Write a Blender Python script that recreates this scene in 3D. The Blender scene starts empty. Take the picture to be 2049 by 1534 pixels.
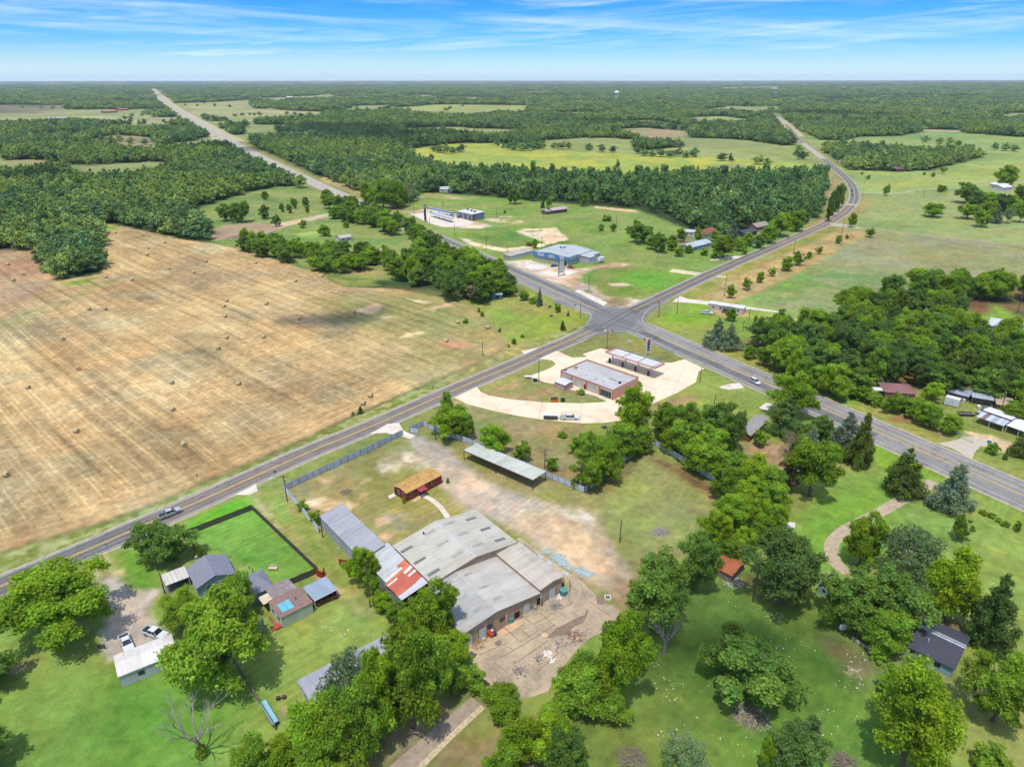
import bpy, bmesh, math, random
import numpy as np
from mathutils import Vector, Matrix
rnd = random.Random(11)
C = bpy.context.scene.collection
SC = bpy.context.scene
# ---------------------------------------------------------------- survey helpers
# the drone stands at (0,0,H) looking along +Y, pitched down; P() gives the spot on a
# level surface (z) that a surveyed bearing meets, so everything stands on the ground.
F, H, PT, CX, CY = 1366., 105., math.atan((767-156)/1366.), 1024.5, 767.
ct, st = math.cos(PT), math.sin(PT)
def P(px, py, z=0.):
    u = (px-CX)/F; v = (CY-py)/F
    dy = ct+v*st; dz = -st+v*ct
    t = (z-H)/dz
    return Vector((u*t, dy*t, z))
def Z(ox, oy, k):
    return lambda x, y, z=0.: P(ox+x/k, oy+y/k, z)
def height_at(p, py):
    v = (CY-py)/F
    # (y*st+q*ct)/(y*ct-q*st)=v
    q = (v*p.y*ct-p.y*st)/(ct+v*st)
    return q+H
def ppm(p):            # photo pixels per metre at a place
    return F/(p.y*ct+H*st)
def S(r, g, b, k=1.7):
    f = lambda c: (c/255/12.92 if c <= 10 else ((c/255+.055)/1.055)**2.4)
    return tuple(min(.85, f(c)/k) for c in (r, g, b))
# ---------------------------------------------------------------- materials
def nt(m):
    m.use_nodes = True
    t = m.node_tree; t.nodes.clear()
    return t
def N(t, kind, **kw):
    n = t.nodes.new(kind)
    for k, v in kw.items():
        if k.startswith('i_'): n.inputs[k[2:].replace('_', ' ')].default_value = v
        else: setattr(n, k, v)
    return n
def math_n(t, op, a, b=None, clamp=False):
    n = t.nodes.new('ShaderNodeMath'); n.operation = op; n.use_clamp = clamp
    for i, v in enumerate((a, b)):
        if v is None: continue
        if isinstance(v, (int, float)): n.inputs[i].default_value = v
        else: t.links.new(v, n.inputs[i])
    return n.outputs[0]
def mixc(t, fac, a, b, mode='MIX'):
    n = t.nodes.new('ShaderNodeMix'); n.data_type = 'RGBA'; n.blend_type = mode
    for s, v in ((n.inputs[0], fac), (n.inputs[6], a), (n.inputs[7], b)):
        if hasattr(v, 'links') or hasattr(v, 'is_linked'): t.links.new(v, s)
        elif isinstance(v, (int, float)): s.default_value = v
        else: s.default_value = (*v[:3], 1)
    return n.outputs[2]
def noise(t, vec, scale, detail=4, rough=.6, dist=0.):
    n = t.nodes.new('ShaderNodeTexNoise'); n.inputs['Scale'].default_value = scale
    n.inputs['Detail'].default_value = detail; n.inputs['Roughness'].default_value = rough
    n.inputs['Distortion'].default_value = dist
    if vec is not None: t.links.new(vec, n.inputs['Vector'])
    return n.outputs['Fac']
def ramp(t, fac, lo, hi, a=0., b=1.):
    n = t.nodes.new('ShaderNodeMapRange'); n.clamp = True
    t.links.new(fac, n.inputs[0])
    for i, v in enumerate((lo, hi, a, b)): n.inputs[i+1].default_value = v
    return n.outputs[0]
def out(t, col, rough=.7, metal=0., spec=.3, normal=None, alpha=None):
    b = t.nodes.new('ShaderNodeBsdfPrincipled'); o = t.nodes.new('ShaderNodeOutputMaterial')
    if isinstance(col, tuple): b.inputs['Base Color'].default_value = (*col[:3], 1)
    else: t.links.new(col, b.inputs['Base Color'])
    if isinstance(rough, (int, float)): b.inputs['Roughness'].default_value = rough
    else: t.links.new(rough, b.inputs['Roughness'])
    b.inputs['Metallic'].default_value = metal
    b.inputs['Specular IOR Level'].default_value = spec
    if normal is not None: t.links.new(normal, b.inputs['Normal'])
    t.links.new(b.outputs[0], o.inputs[0])
    return b
def coords(t, kind='Object'):
    return t.nodes.new('ShaderNodeTexCoord').outputs[kind]
_M = {}
def mat(name, rgb, rough=.7, metal=0., spec=.3, var=.18, scale=1.2, stain=None, amt=.5, sscale=.35):
    """plain surface: colour with two scales of unevenness and optional stains"""
    if name in _M: return _M[name]
    m = bpy.data.materials.new(name); t = nt(m); o = coords(t)
    a = noise(t, o, scale, 5); b = noise(t, o, scale*9, 3)
    f = math_n(t, 'ADD', ramp(t, a, .3, .7, 1-var, 1+var), ramp(t, b, .3, .7, -var*.5, var*.5))
    col = mixc(t, 1., rgb, f, 'MULTIPLY')
    if stain:
        s = noise(t, o, sscale, 6, .65, .6)
        col = mixc(t, ramp(t, s, .5, .68, 0., amt), col, stain)
    out(t, col, rough, metal, spec); _M[name] = m
    return m
def corr(name, rgb, axis='X', pitch=.9, rough=.45, metal=.0, dark=.72, stain=None, amt=.4, var=.12):
    """ribbed sheet metal, ribs repeating along the given object axis"""
    if name in _M: return _M[name]
    m = bpy.data.materials.new(name); t = nt(m); o = coords(t)
    sx = N(t, 'ShaderNodeSeparateXYZ'); t.links.new(o, sx.inputs[0])
    u = math_n(t, 'MULTIPLY', sx.outputs[axis], 1/pitch)
    fr = math_n(t, 'FRACT', u)
    rib = math_n(t, 'LESS_THAN', fr, .16)
    fl = math_n(t, 'FLOOR', u)
    w = N(t, 'ShaderNodeTexWhiteNoise', noise_dimensions='1D'); t.links.new(math_n(t, 'FLOOR', math_n(t, 'MULTIPLY', fl, .34)), w.inputs['W'])
    mp = N(t, 'ShaderNodeMapping'); mp.inputs['Scale'].default_value = (.12, .9, 1) if axis == 'Y' else (.9, .12, 1)
    t.links.new(o, mp.inputs[0])
    sn = noise(t, mp.outputs[0], 1.1, 5)
    f = math_n(t, 'MULTIPLY', ramp(t, sn, .3, .7, 1-var, 1+var), ramp(t, w.outputs[0], 0, 1, 1-var*.6, 1+var*.6))
    f = math_n(t, 'MULTIPLY', f, ramp(t, rib, 0, 1, 1, dark))
    col = mixc(t, 1., rgb, f, 'MULTIPLY')
    if stain:
        s = noise(t, o, .25, 6, .7, .8)
        col = mixc(t, ramp(t, s, .48, .66, 0., amt), col, stain)
    out(t, col, rough+.12, metal, .16); _M[name] = m
    return m
# ---------------------------------------------------------------- mesh + object helpers
def np_mesh(name, V, Fa):
    """mesh from a vertex array and one or more (n,k) face index arrays"""
    me = bpy.data.meshes.new(name)
    if not isinstance(Fa, (list, tuple)): Fa = [Fa]
    Fa = [f for f in Fa if len(f)]
    V = np.asarray(V, np.float32)
    tot = np.concatenate([np.full(len(f), f.shape[1]) for f in Fa])
    li = np.concatenate([f.ravel() for f in Fa])
    me.vertices.add(len(V)); me.vertices.foreach_set('co', V.ravel())
    me.loops.add(len(li)); me.loops.foreach_set('vertex_index', li.astype(np.int32))
    me.polygons.add(len(tot))
    me.polygons.foreach_set('loop_start', np.concatenate(([0], np.cumsum(tot)[:-1])).astype(np.int32))
    me.polygons.foreach_set('loop_total', tot.astype(np.int32))
    me.update(calc_edges=True)
    return me
class MB:
    def __init__(s): s.v = []; s.f = []
    def box(s, x0, x1, y0, y1, z0, z1):
        n = len(s.v)
        s.v += [(x, y, z) for z in (z0, z1) for x, y in ((x0, y0), (x1, y0), (x1, y1), (x0, y1))]
        s.f += [tuple(n+i for i in q) for q in ((3,2,1,0),(4,5,6,7),(0,1,5,4),(1,2,6,5),(2,3,7,6),(3,0,4,7))]
        return s
    def poly(s, pts):
        n = len(s.v); s.v += [tuple(p) for p in pts]; s.f.append(tuple(range(n, n+len(pts)))); return s
    def slab(s, pts, th):
        """polygon (counter-clockwise from above) given a thickness downwards"""
        n = len(s.v); k = len(pts)
        s.v += [tuple(p) for p in pts]+[(p[0], p[1], p[2]-th) for p in pts]
        s.f.append(tuple(range(n, n+k))); s.f.append(tuple(range(n+2*k-1, n+k-1, -1)))
        for i in range(k):
            j = (i+1) % k; s.f.append((n+j, n+i, n+k+i, n+k+j))
        return s
    def prism(s, prof, a0, a1, axis='y'):
        """profile of (u,z) pulled along an axis"""
        n = len(s.v); k = len(prof)
        for a in (a0, a1):
            for u, z in prof: s.v.append((u, a, z) if axis == 'y' else (a, u, z))
        s.f.append(tuple(range(n, n+k))); s.f.append(tuple(range(n+2*k-1, n+k-1, -1)))
        for i in range(k):
            j = (i+1) % k; s.f.append((n+j, n+i, n+k+i, n+k+j))
        return s
    def tube(s, p, q, r0, r1=None, n=8, cap=True):
        p = Vector(p); q = Vector(q); r1 = r0 if r1 is None else r1
        d = (q-p).normalized(); a = d.orthogonal().normalized(); b = d.cross(a)
        m = len(s.v)
        for c, r in ((p, r0), (q, r1)):
            for i in range(n):
                w = 2*math.pi*i/n; s.v.append(tuple(c+a*math.cos(w)*r+b*math.sin(w)*r))
        for i in range(n):
            j = (i+1) % n; s.f.append((m+i, m+j, m+n+j, m+n+i))
        if cap: s.f.append(tuple(range(m+n-1, m-1, -1))); s.f.append(tuple(range(m+n, m+2*n)))
        return s
    def ball(s, c, rx, ry, rz, n=10, k=6, z0=-1.):
        m = len(s.v)
        for j in range(k+1):
            ph = math.pi*(j/k-.5); ph = max(ph, math.asin(z0))
            for i in range(n):
                w = 2*math.pi*i/n
                s.v.append((c[0]+rx*math.cos(ph)*math.cos(w), c[1]+ry*math.cos(ph)*math.sin(w), c[2]+rz*math.sin(ph)))
        for j in range(k):
            for i in range(n):
                i2 = (i+1) % n; s.f.append((m+j*n+i, m+j*n+i2, m+(j+1)*n+i2, m+(j+1)*n+i))
        return s
    def mesh(s, name, m=None, bevel=0.):
        me = bpy.data.meshes.new(name); me.from_pydata(s.v, [], s.f)
        bm = bmesh.new(); bm.from_mesh(me)
        if bevel:
            bmesh.ops.remove_doubles(bm, verts=bm.verts, dist=1e-5)
            bmesh.ops.bevel(bm, geom=[e for e in bm.edges if e.calc_face_angle(0) > .5], offset=bevel, segments=2, affect='EDGES', profile=.6)
        bmesh.ops.recalc_face_normals(bm, faces=bm.faces)
        bm.to_mesh(me); bm.free()
        if m: me.materials.append(m)
        return me
    def obj(s, name, m, parent=None, bevel=0., smooth=False):
        me = s.mesh(name, m, bevel)
        if smooth: me.polygons.foreach_set('use_smooth', [True]*len(me.polygons))
        o = bpy.data.objects.new(name, me); C.objects.link(o)
        if parent: o.parent = parent
        return o
def tag(o, label, cat, group=None):
    o['label'] = label; o['category'] = cat
    if group: o['group'] = group
    return o
def thing(name, label, cat, loc=(0, 0, 0), rz=0., group=None):
    o = bpy.data.objects.new(name, None); C.objects.link(o); o.empty_display_size = .5
    o.location = loc; o.rotation_euler = (0, 0, rz)
    return tag(o, label, cat, group)
def structure(o, kind='structure'):
    o['kind'] = kind; return o
def copy_thing(src, loc, rz=None, label=None, group=None, scale=None):
    r = src.copy(); C.objects.link(r); r.location = loc
    if rz is not None: r.rotation_euler = (0, 0, rz)
    if label: r['label'] = label
    if group: r['group'] = group
    if scale: r.scale = scale
    for ch in src.children:
        c = ch.copy(); C.objects.link(c); c.parent = r
        for g in ch.children:
            d = g.copy(); C.objects.link(d); d.parent = c
    return r
# ---------------------------------------------------------------- noise for the terrain colours
def _hash(ix, iy, seed):
    h = (ix.astype(np.int64)*374761393 + iy.astype(np.int64)*668265263 + seed*982451653) & 0xffffffff
    h = ((h ^ (h >> 13))*1274126177) & 0xffffffff
    return ((h ^ (h >> 16)) & 0xffff)/65535.
def vnoise(x, y, seed=0):
    ix = np.floor(x); iy = np.floor(y); fx = x-ix; fy = y-iy
    fx = fx*fx*(3-2*fx); fy = fy*fy*(3-2*fy)
    a = _hash(ix, iy, seed); b = _hash(ix+1, iy, seed); c = _hash(ix, iy+1, seed); d = _hash(ix+1, iy+1, seed)
    return (a*(1-fx)+b*fx)*(1-fy)+(c*(1-fx)+d*fx)*fy
def fbm(x, y, seed=0, o=4):
    r = 0.; a = .5; s = 0.
    for i in range(o):
        r = r+a*vnoise(x*2**i+17.3*i, y*2**i-9.1*i, seed+i); s += a; a *= .5
    return r/s
def poly_sd(X, Y, poly):
    """signed distance to a polygon, positive inside"""
    d = np.full(X.shape, 1e12); ins = np.zeros(X.shape, bool); n = len(poly)
    for i in range(n):
        ax, ay = poly[i]; bx, by = poly[(i+1) % n]
        ex, ey = bx-ax, by-ay; L = ex*ex+ey*ey+1e-12
        t = np.clip(((X-ax)*ex+(Y-ay)*ey)/L, 0, 1)
        d = np.minimum(d, (X-ax-t*ex)**2+(Y-ay-t*ey)**2)
        c = ((ay > Y) != (by > Y))
        if ey != 0: ins ^= c & (X < ex*(Y-ay)/ey+ax)
    d = np.sqrt(d)
    return np.where(ins, d, -d)
def W(pts): return [(P(*p).x, P(*p).y) for p in pts]
def in_poly(x, y, poly):
    ins = False; n = len(poly)
    for i in range(n):
        ax, ay = poly[i]; bx, by = poly[(i+1) % n]
        if (ay > y) != (by > y) and x < (bx-ax)*(y-ay)/(by-ay)+ax: ins = not ins
    return ins
# ---------------------------------------------------------------- camera, sun, sky
cam = bpy.data.objects.new('camera', bpy.data.cameras.new('camera')); C.objects.link(cam)
cam.data.sensor_width = 36.; cam.data.lens = 36.*F/2049.
cam.data.clip_start = .5; cam.data.clip_end = 120000.
cam.location = (0, 0, H); cam.rotation_euler = (math.pi/2-PT, 0, 0)
SC.camera = cam
SUN_EL = math.radians(70)
sd = Vector((.35, .94, 0)).normalized()          # the way shadows fall on the ground
sun_to = Vector((-sd.x*math.cos(SUN_EL), -sd.y*math.cos(SUN_EL), math.sin(SUN_EL)))
sl = bpy.data.lights.new('sun', 'SUN'); sl.energy = 2.75; sl.angle = math.radians(.55); sl.color = (1, .955, .88)
so = bpy.data.objects.new('sun', sl); C.objects.link(so)
so.rotation_euler = (-sun_to).to_track_quat('-Z', 'Y').to_euler(); so.location = (0, -40, 300)
w = bpy.data.worlds.new('World'); SC.world = w; w.use_nodes = True
t = w.node_tree; t.nodes.clear()
sky = N(t, 'ShaderNodeTexSky', sky_type='NISHITA', sun_disc=False)
sky.sun_elevation = SUN_EL; sky.sun_rotation = math.atan2(sun_to.x, sun_to.y)
sky.air_density = 1.; sky.dust_density = .3; sky.ozone_density = 3.
g = coords(t, 'Generated')
sx = N(t, 'ShaderNodeSeparateXYZ'); t.links.new(g, sx.inputs[0])
az = math_n(t, 'ARCTAN2', sx.outputs['X'], sx.outputs['Y']); el = sx.outputs['Z']
# cirrus: long streaks leaning slightly, denser towards the horizon
def streak(su, sv, shear, seed, lo, hi, det=7, dist=.5):
    cb = N(t, 'ShaderNodeCombineXYZ')
    t.links.new(math_n(t, 'MULTIPLY', az, su), cb.inputs[0])
    t.links.new(math_n(t, 'MULTIPLY', math_n(t, 'ADD', el, math_n(t, 'MULTIPLY', az, shear)), sv), cb.inputs[1])
    cb.inputs[2].default_value = seed
    return ramp(t, noise(t, cb.outputs[0], 1., det, .62, dist), lo, hi)
c1 = streak(3.2, 62., .045, 2.3, .48, .78)
c2 = streak(7., 120., -.06, 7.7, .45, .72)
c3 = streak(2.2, 34., -.03, 4.1, .38, .62)
veil = math_n(t, 'ADD', math_n(t, 'MULTIPLY', c1, .75), math_n(t, 'MULTIPLY', math_n(t, 'MULTIPLY', c2, c3), .8), True)
veil = math_n(t, 'MULTIPLY', veil, ramp(t, el, .30, .05, .35, 1.))
hz = ramp(t, el, .0, .040, .84, .0)
# Nishita near the horizon is whitish; the photograph's air is a deeper blue
tint = mixc(t, ramp(t, el, .0, .085), (.24, .50, .76), (.055, .30, .66))
tint = mixc(t, ramp(t, el, .22, .5), tint, (2.1, 1.68, 1.36))      # unseen sky above the frame, brightened to add fill light
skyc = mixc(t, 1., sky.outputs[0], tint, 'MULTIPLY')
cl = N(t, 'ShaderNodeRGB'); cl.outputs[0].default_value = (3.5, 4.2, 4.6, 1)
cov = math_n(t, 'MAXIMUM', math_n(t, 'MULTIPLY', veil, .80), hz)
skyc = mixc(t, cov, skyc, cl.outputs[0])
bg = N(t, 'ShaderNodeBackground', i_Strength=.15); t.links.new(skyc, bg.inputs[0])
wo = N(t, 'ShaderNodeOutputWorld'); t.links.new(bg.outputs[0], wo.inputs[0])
SC.view_settings.view_transform = 'Standard'; SC.view_settings.look = 'None'
SC.view_settings.exposure = .68; SC.view_settings.gamma = 1.

# the air itself: one box of thin haze round camera, ground and woods, with the sky outside it
hm = bpy.data.materials.new('air'); t = nt(hm)
pv = N(t, 'ShaderNodeVolumePrincipled'); pv.inputs['Color'].default_value = (.72, .86, 1, 1); pv.inputs['Density'].default_value = 3.4e-5; pv.inputs['Anisotropy'].default_value = 0
ho = N(t, 'ShaderNodeOutputMaterial'); pv.inputs['Color'].default_value = (.78, .92, 1, 1); t.links.new(pv.outputs[0], ho.inputs['Volume'])
hb = MB().box(-36000, 36000, -3000, 36000, -60, 190).obj('haze', hm); hb['kind'] = 'stuff'

# fair-weather clouds overhead, above the picture: they lay the soft patches of shade
cm_ = bpy.data.materials.new('cloud_puff'); t = nt(cm_)
tb = N(t, 'ShaderNodeBsdfTransparent'); db = N(t, 'ShaderNodeBsdfDiffuse'); tl = N(t, 'ShaderNodeBsdfTranslucent')
for n_ in (db, tl): n_.inputs[0].default_value = (.95, .95, .95, 1)
m1 = N(t, 'ShaderNodeMixShader'); m2 = N(t, 'ShaderNodeMixShader'); m2.inputs[0].default_value = .26
t.links.new(db.outputs[0], m1.inputs[1]); t.links.new(tl.outputs[0], m1.inputs[2]); t.links.new(tb.outputs[0], m2.inputs[1]); t.links.new(m1.outputs[0], m2.inputs[2])
oo = N(t, 'ShaderNodeOutputMaterial'); t.links.new(m2.outputs[0], oo.inputs[0])
cq = random.Random(21); mb = MB()
def cloud(px, py, rx, ry, n, hgt=900, rot=0.):
    c = P(px, py)-sd*(hgt/math.tan(SUN_EL)); cr, sr_ = math.cos(rot), math.sin(rot)
    for _ in range(n):
        a = cq.uniform(0, 6.28); d = cq.random()**.75; r = cq.uniform(.16, .34)*(1.1-.6*d)
        u, v = rx*d*math.cos(a), ry*d*math.sin(a); R_ = r*(rx*ry)**.5
        mb.ball((c.x+u*cr-v*sr_, c.y+u*sr_+v*cr, hgt+cq.uniform(0, .25)*ry), R_*1.25, R_, R_*.6, 14, 8)
cloud(680, 640, 44, 24, 17, rot=.2); cloud(400, 712, 24, 12, 10, rot=.8); cloud(250, 610, 26, 10, 8, rot=.9)
cloud(800, 280, 170, 160, 60); cloud(700, 262, 220, 160, 50); cloud(120, 360, 150, 70, 40); cloud(1640, 233, 260, 200, 40); cloud(430, 300, 120, 90, 24); cloud(1250, 250, 200, 120, 24)
cloud(1050, 192, 900, 300, 22); cloud(300, 190, 700, 260, 18); cloud(1750, 198, 800, 260, 20); cloud(1500, 1290, 26, 16, 22)
clo = mb.obj('clouds', cm_, smooth=True); clo['kind'] = 'stuff'
# ================================================================ TERRAIN
def line_px(pts): return [P(*p) for p in pts]
HWY = [Vector((x, y, 0)) for x, y in ((330, -156), (236, 0), (141, 159), (98, 231), (27, 350), (-42, 468.5), (-128, 617), (-214, 766), (-420, 1140), (-760, 1780), (-1325, 2870), (-2400, 5030), (-3762, 7777))]
BL = [P(*p) for p in ((-420, 1372), (-150, 1237), (0, 1173), (85, 1138), (158, 1106.5), (232, 1075), (315, 1039), (400, 1002), (429, 989), (523, 946.5), (618, 904), (700, 871), (750, 850), (818, 820), (916, 777), (1034, 728), (1097, 699), (1152, 676), (1228, 640), (1290, 610), (1350, 582), (1450, 535), (1555, 491), (1610, 467), (1660, 445), (1692, 424), (1709, 404), (1711, 386), (1704, 368), (1688, 351), (1668, 335), (1652, 321), (1628, 303), (1604, 285), (1588, 267), (1575, 251), (1560, 240), (1553, 231))]
def smooth(pts, it=2):
    for _ in range(it):
        q = [pts[0]]
        for a, b in zip(pts, pts[1:]): q += [a*.75+b*.25, a*.25+b*.75]
        pts = q+[pts[-1]]
    return pts
HW = smooth(HWY, 1); BR = smooth(BL, 2)
def near_line(X, Y, pts):
    d = np.full(X.shape, 1e12)
    for a, b in zip(pts, pts[1:]):
        ex, ey = b.x-a.x, b.y-a.y; L = ex*ex+ey*ey+1e-9
        q = np.clip(((X-a.x)*ex+(Y-a.y)*ey)/L, 0, 1)
        d = np.minimum(d, (X-a.x-q*ex)**2+(Y-a.y-q*ey)**2)
    return np.sqrt(d)
# woods and the fields cut out of them (surveyed outlines)
WOODS = [W(q) for q in (
 [(-900,520),(0,506),(61,499),(92,540),(113,560),(200,547),(205,478),(178,443),(250,452),(370,478),(420,482),(408,455),(372,425),(440,402),(500,385),(560,372),(626,380),(590,350),(500,303),(420,265),(345,218),(303,170),(-1500,170)],
 [(320,170),(360,215),(440,265),(520,303),(610,345),(694,380),(732,407),(807,415),(841,390),(875,383),(957,391),(1060,401),(1183,408),(1275,417),(1350,437),(1385,462),(1450,470),(1520,462),(1606,451),(1647,424),(1650,345),(1600,300),(1555,255),(1545,232),(1540,170)],
 [(1560,170),(1562,232),(1590,255),(1630,275),(1655,288),(1720,274),(1800,272),(1860,262),(2049,275),(2500,290),(3400,170)],
 [(1648,300),(1660,330),(1700,340),(1830,344),(1880,337),(1965,315),(1940,305),(1850,312),(1790,305),(1720,298)])]
FIELDS = [  # outline, colour, second colour
 ([(-300,212),(0,211),(128,211),(135,219),(255,219),(320,236),(345,243),(325,252),(270,248),(150,246),(0,246),(-300,250)], (178,184,128), (150,160,105)),
 ([(-300,211),(0,210),(128,210),(136,218),(100,227),(0,229),(-300,229)], (112,112,84), (135,130,95)),
 ([(352,207),(430,204),(500,200),(510,217),(640,224),(652,236),(560,243),(480,244),(430,240),(372,233)], (176,172,120), (150,165,105)),
 ([(772,217),(880,209),(1060,211),(1050,224),(940,237),(830,230)], (158,176,98), (140,160,85)),
 ([(800,305),(850,293),(930,286),(1000,287),(1085,301),(1092,282),(1170,276),(1240,277),(1280,302),(1400,292),(1600,292),(1645,345),(1640,362),(1500,362),(1250,368),(1050,360),(930,352),(840,325)], (172,186,72), (150,178,80)),
 ([(1085,301),(1092,282),(1170,276),(1240,277),(1290,302),(1400,292),(1600,292),(1645,330),(1500,318),(1250,308)], (158,166,98), (140,160,85)),
 ([(165,283),(230,270),(310,275),(315,296),(250,302),(180,300)], (172,152,112), (140,140,90)),
 ([(-100,325),(60,320),(125,325),(130,340),(60,348),(-100,350)], (176,160,112), (150,150,95)),
 ([(1360,236),(1440,232),(1500,238),(1490,250),(1400,252)], (150,168,98), (130,150,90)),
 ([(1240,258),(1290,256),(1380,262),(1380,276),(1300,280),(1240,272)], (172,152,112), (150,155,100)),
 ([(1120,235),(1170,233),(1165,242),(1120,243)], (184,168,122), (160,150,100)),
 ([(1860,264),(1920,262),(1930,276),(1850,278)], (150,175,90), (140,165,90)),
 ([(1780,272),(1850,276),(1960,276),(2100,276),(2100,302),(1975,306),(1880,300),(1800,296)], (120,160,92), (145,175,90)),
 ([(1200,244),(1400,262),(1420,258),(1300,240)], (120,140,90), (100,125,80)),
 ([(520,196),(700,192),(705,197),(520,203)], (150,165,110), (130,150,100)),
 ([(1020,184),(1100,182),(1110,187),(1020,189)], (160,172,120), (140,150,110)),
 ([(1440,176),(1560,174),(1560,178),(1440,180)], (165,175,130), (140,150,110)),
]
FW = [(W(q), a, b) for q, a, b in FIELDS]
gq = random.Random(17)
for _ in range(64):
    r_ = 1500*(7.5**gq.random()); a_ = math.radians(gq.uniform(-37, 37)); cx_, cy_ = r_*math.sin(a_), r_*math.cos(a_)
    lx, ly = r_*gq.uniform(.02, .085), r_*gq.uniform(.02, .07); n_ = 9; ro = gq.uniform(-.3, .3)
    if r_ < 2300 and -500 < cx_ < 900: continue
    pl_ = []
    for k_ in range(n_):
        t_ = 6.2832*k_/n_; f_ = gq.uniform(.65, 1.2); u_, v_ = lx*f_*math.cos(t_), ly*f_*math.sin(t_); pl_.append((cx_+u_*math.cos(ro)-v_*math.sin(ro), cy_+u_*math.sin(ro)+v_*math.cos(ro)))
    FW.append((pl_, gq.choice(((172,180,122), (150,172,100), (186,174,132), (158,176,104))), (150,160,105)))
ZN = []      # painter's list: outline, colour, second colour, ragged edge (m), soft edge (m)
def zone(pts, c, c2=None, amp=None, soft=None, sc=None, mixb=.5): ZN.append((W(pts), c, c2, amp, soft, sc, mixb))
zone([(-900,1160),(-500,1330),(0,1110),(180,1060),(560,905),(960,728),(1180,648),(1500,640),(2049,820),(2700,980),(2700,4000),(-3000,4000)], (128,158,66), (146,152,82), 1, 3, 25)
# open country right of the farm road
zone([(1340,590),(1450,540),(1560,490),(1660,446),(1712,400),(1712,380),(1660,330),(1700,337),(1860,342),(1960,315),(1985,300),(2500,300),(3000,760),(2049,800),(1700,780),(1500,690)], (150,178,92), (136,168,92), 3, 8, 60)
zone([(1745,370),(1870,350),(2049,320),(2300,320),(2300,360),(2049,372),(1900,372),(1800,380)], (168,176,100), (150,176,84), 6, 12, 60)
zone([(1725,380),(1770,392),(1850,384),(2049,372),(2300,368),(2300,500),(2049,487),(1850,470),(1725,458),(1690,440)], (146,168,100), (140,166,92), 2, 6, 60)
# field with dry weeds
zone([(1725,462),(1850,472),(2049,490),(2400,500),(2400,640),(2049,640),(1900,600),(1640,625),(1475,602),(1580,555),(1700,490)], (158,156,112), (140,152,96), 2, 4, 30)
zone([(1475,602),(1560,562),(1610,535),(1720,540),(1800,565),(1700,610),(1640,625)], (116,154,80), (150,158,104), 6, 10, 9, .36)
zone([(1475,602),(1530,576),(1580,552),(1625,545),(1600,575),(1540,600)], (112,164,58), (132,162,84), 5, 9, 12)
# cut strip with young trees, dry verges of the farm road
zone([(1350,595),(1450,548),(1560,500),(1660,455),(1720,462),(1735,466),(1600,545),(1475,604),(1390,600)], (196,168,112), (172,150,92), 1.5, 2, 8)
zone([(1330,605),(1450,546),(1560,497),(1670,450),(1690,456),(1570,510),(1440,570),(1390,600)], (168,152,84), (142,150,62), 1.5, 2, 9, .6)
zone([(1665,450),(1700,425),(1716,405),(1716,388),(1735,388),(1738,410),(1720,430),(1690,446)], (182,152,104), (150,160,86), 2, 3, 15, .4)
zone([(1595,258),(1640,276),(1720,274),(1800,272),(1860,262),(2100,275),(2100,312),(1900,314),(1700,302),(1655,302),(1620,285)], (126,162,92), (146,172,92), 4, 8, 60)
zone([(1650,345),(1668,335),(1700,372),(1712,395),(1690,425),(1660,445),(1620,462),(1606,451),(1647,424)], (146,150,88), (176,150,104), 2, 4, 14)
# left of the highway: the pond clearing
zone([(372,426),(440,402),(500,385),(560,370),(640,378),(690,410),(760,440),(880,495),(900,500),(860,560),(700,560),(480,500),(420,483),(405,455)], (116,150,72), (138,158,84), 2, 4, 22)
zone([(414,462),(455,450),(520,447),(570,455),(540,466),(470,478),(430,481)], (182,154,128), (172,150,118), .8, 1.5)
zone([(540,450),(600,438),(660,426),(662,433),(600,446),(560,456)], (206,182,146), None, .8, 1.2)
zone([(592,468),(620,463),(665,463),(660,472),(625,476),(598,474)], (160,190,88), (140,176,88), .8, 2)
zone([(700,505),(790,520),(800,545),(750,560),(690,545)], (138,158,78), (178,150,110), 2, 4, 9)
zone([(800,530),(850,520),(870,535),(830,548)], (130,178,60), None, 1, 2)
# right of the highway: field behind the blue shop
zone([(700,384),(760,410),(900,480),(1060,570),(1180,608),(1330,590),(1560,485),(1650,430),(1480,470),(1380,460),(1275,419),(1060,402),(957,392),(860,385)], (120,158,68), (136,160,82), 2, 3, 26)
zone([(660,368),(700,385),(760,413),(830,437),(850,428),(760,395),(700,375)], (186,168,112), (140,158,80), 1.5, 2.5, 9, .6)
zone([(640,358),(665,370),(700,385),(720,382),(690,366),(655,352)], (196,176,120), (170,160,100), 1.5, 2)
zone([(925,462),(960,452),(1010,455),(1080,485),(1060,497),(1000,492),(950,475)], (96,140,52), (120,150,70), 1.5, 4, 14)
zone([(1068,488),(1120,476),(1145,485),(1120,497),(1085,500)], (78,136,38), (100,150,50), 1.5, 3)
zone([(1032,462),(1060,458),(1110,455),(1128,470),(1135,480),(1100,488),(1080,482),(1050,470)], (248,226,186), (226,200,160), 2.5, 1.2, 7, .5)
zone([(1045,462),(1085,460),(1088,463),(1060,465)], (170,160,120), None, 1, 1)
zone([(918,474),(935,478),(955,486),(985,493),(1010,497),(1060,492),(1100,484),(1118,481),(1085,494),(1040,503),(1012,505),(985,499),(950,493),(930,484)], (244,222,186), (214,196,150), 1.2, 1, 8)
zone([(815,425),(845,418),(880,418),(905,432),(960,445),(985,452),(960,458),(900,455),(860,447)], (238,216,182), (206,176,134), 1.5, 1.5, 9)
zone([(965,436),(1000,437),(1045,442),(1062,447),(1040,448),(1000,446),(975,441)], (232,212,168), (150,165,95), 2, 1.5, 6, .5)
zone([(995,433),(1025,435),(1020,432)], (232,212,168), None, 1, 1)
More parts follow.
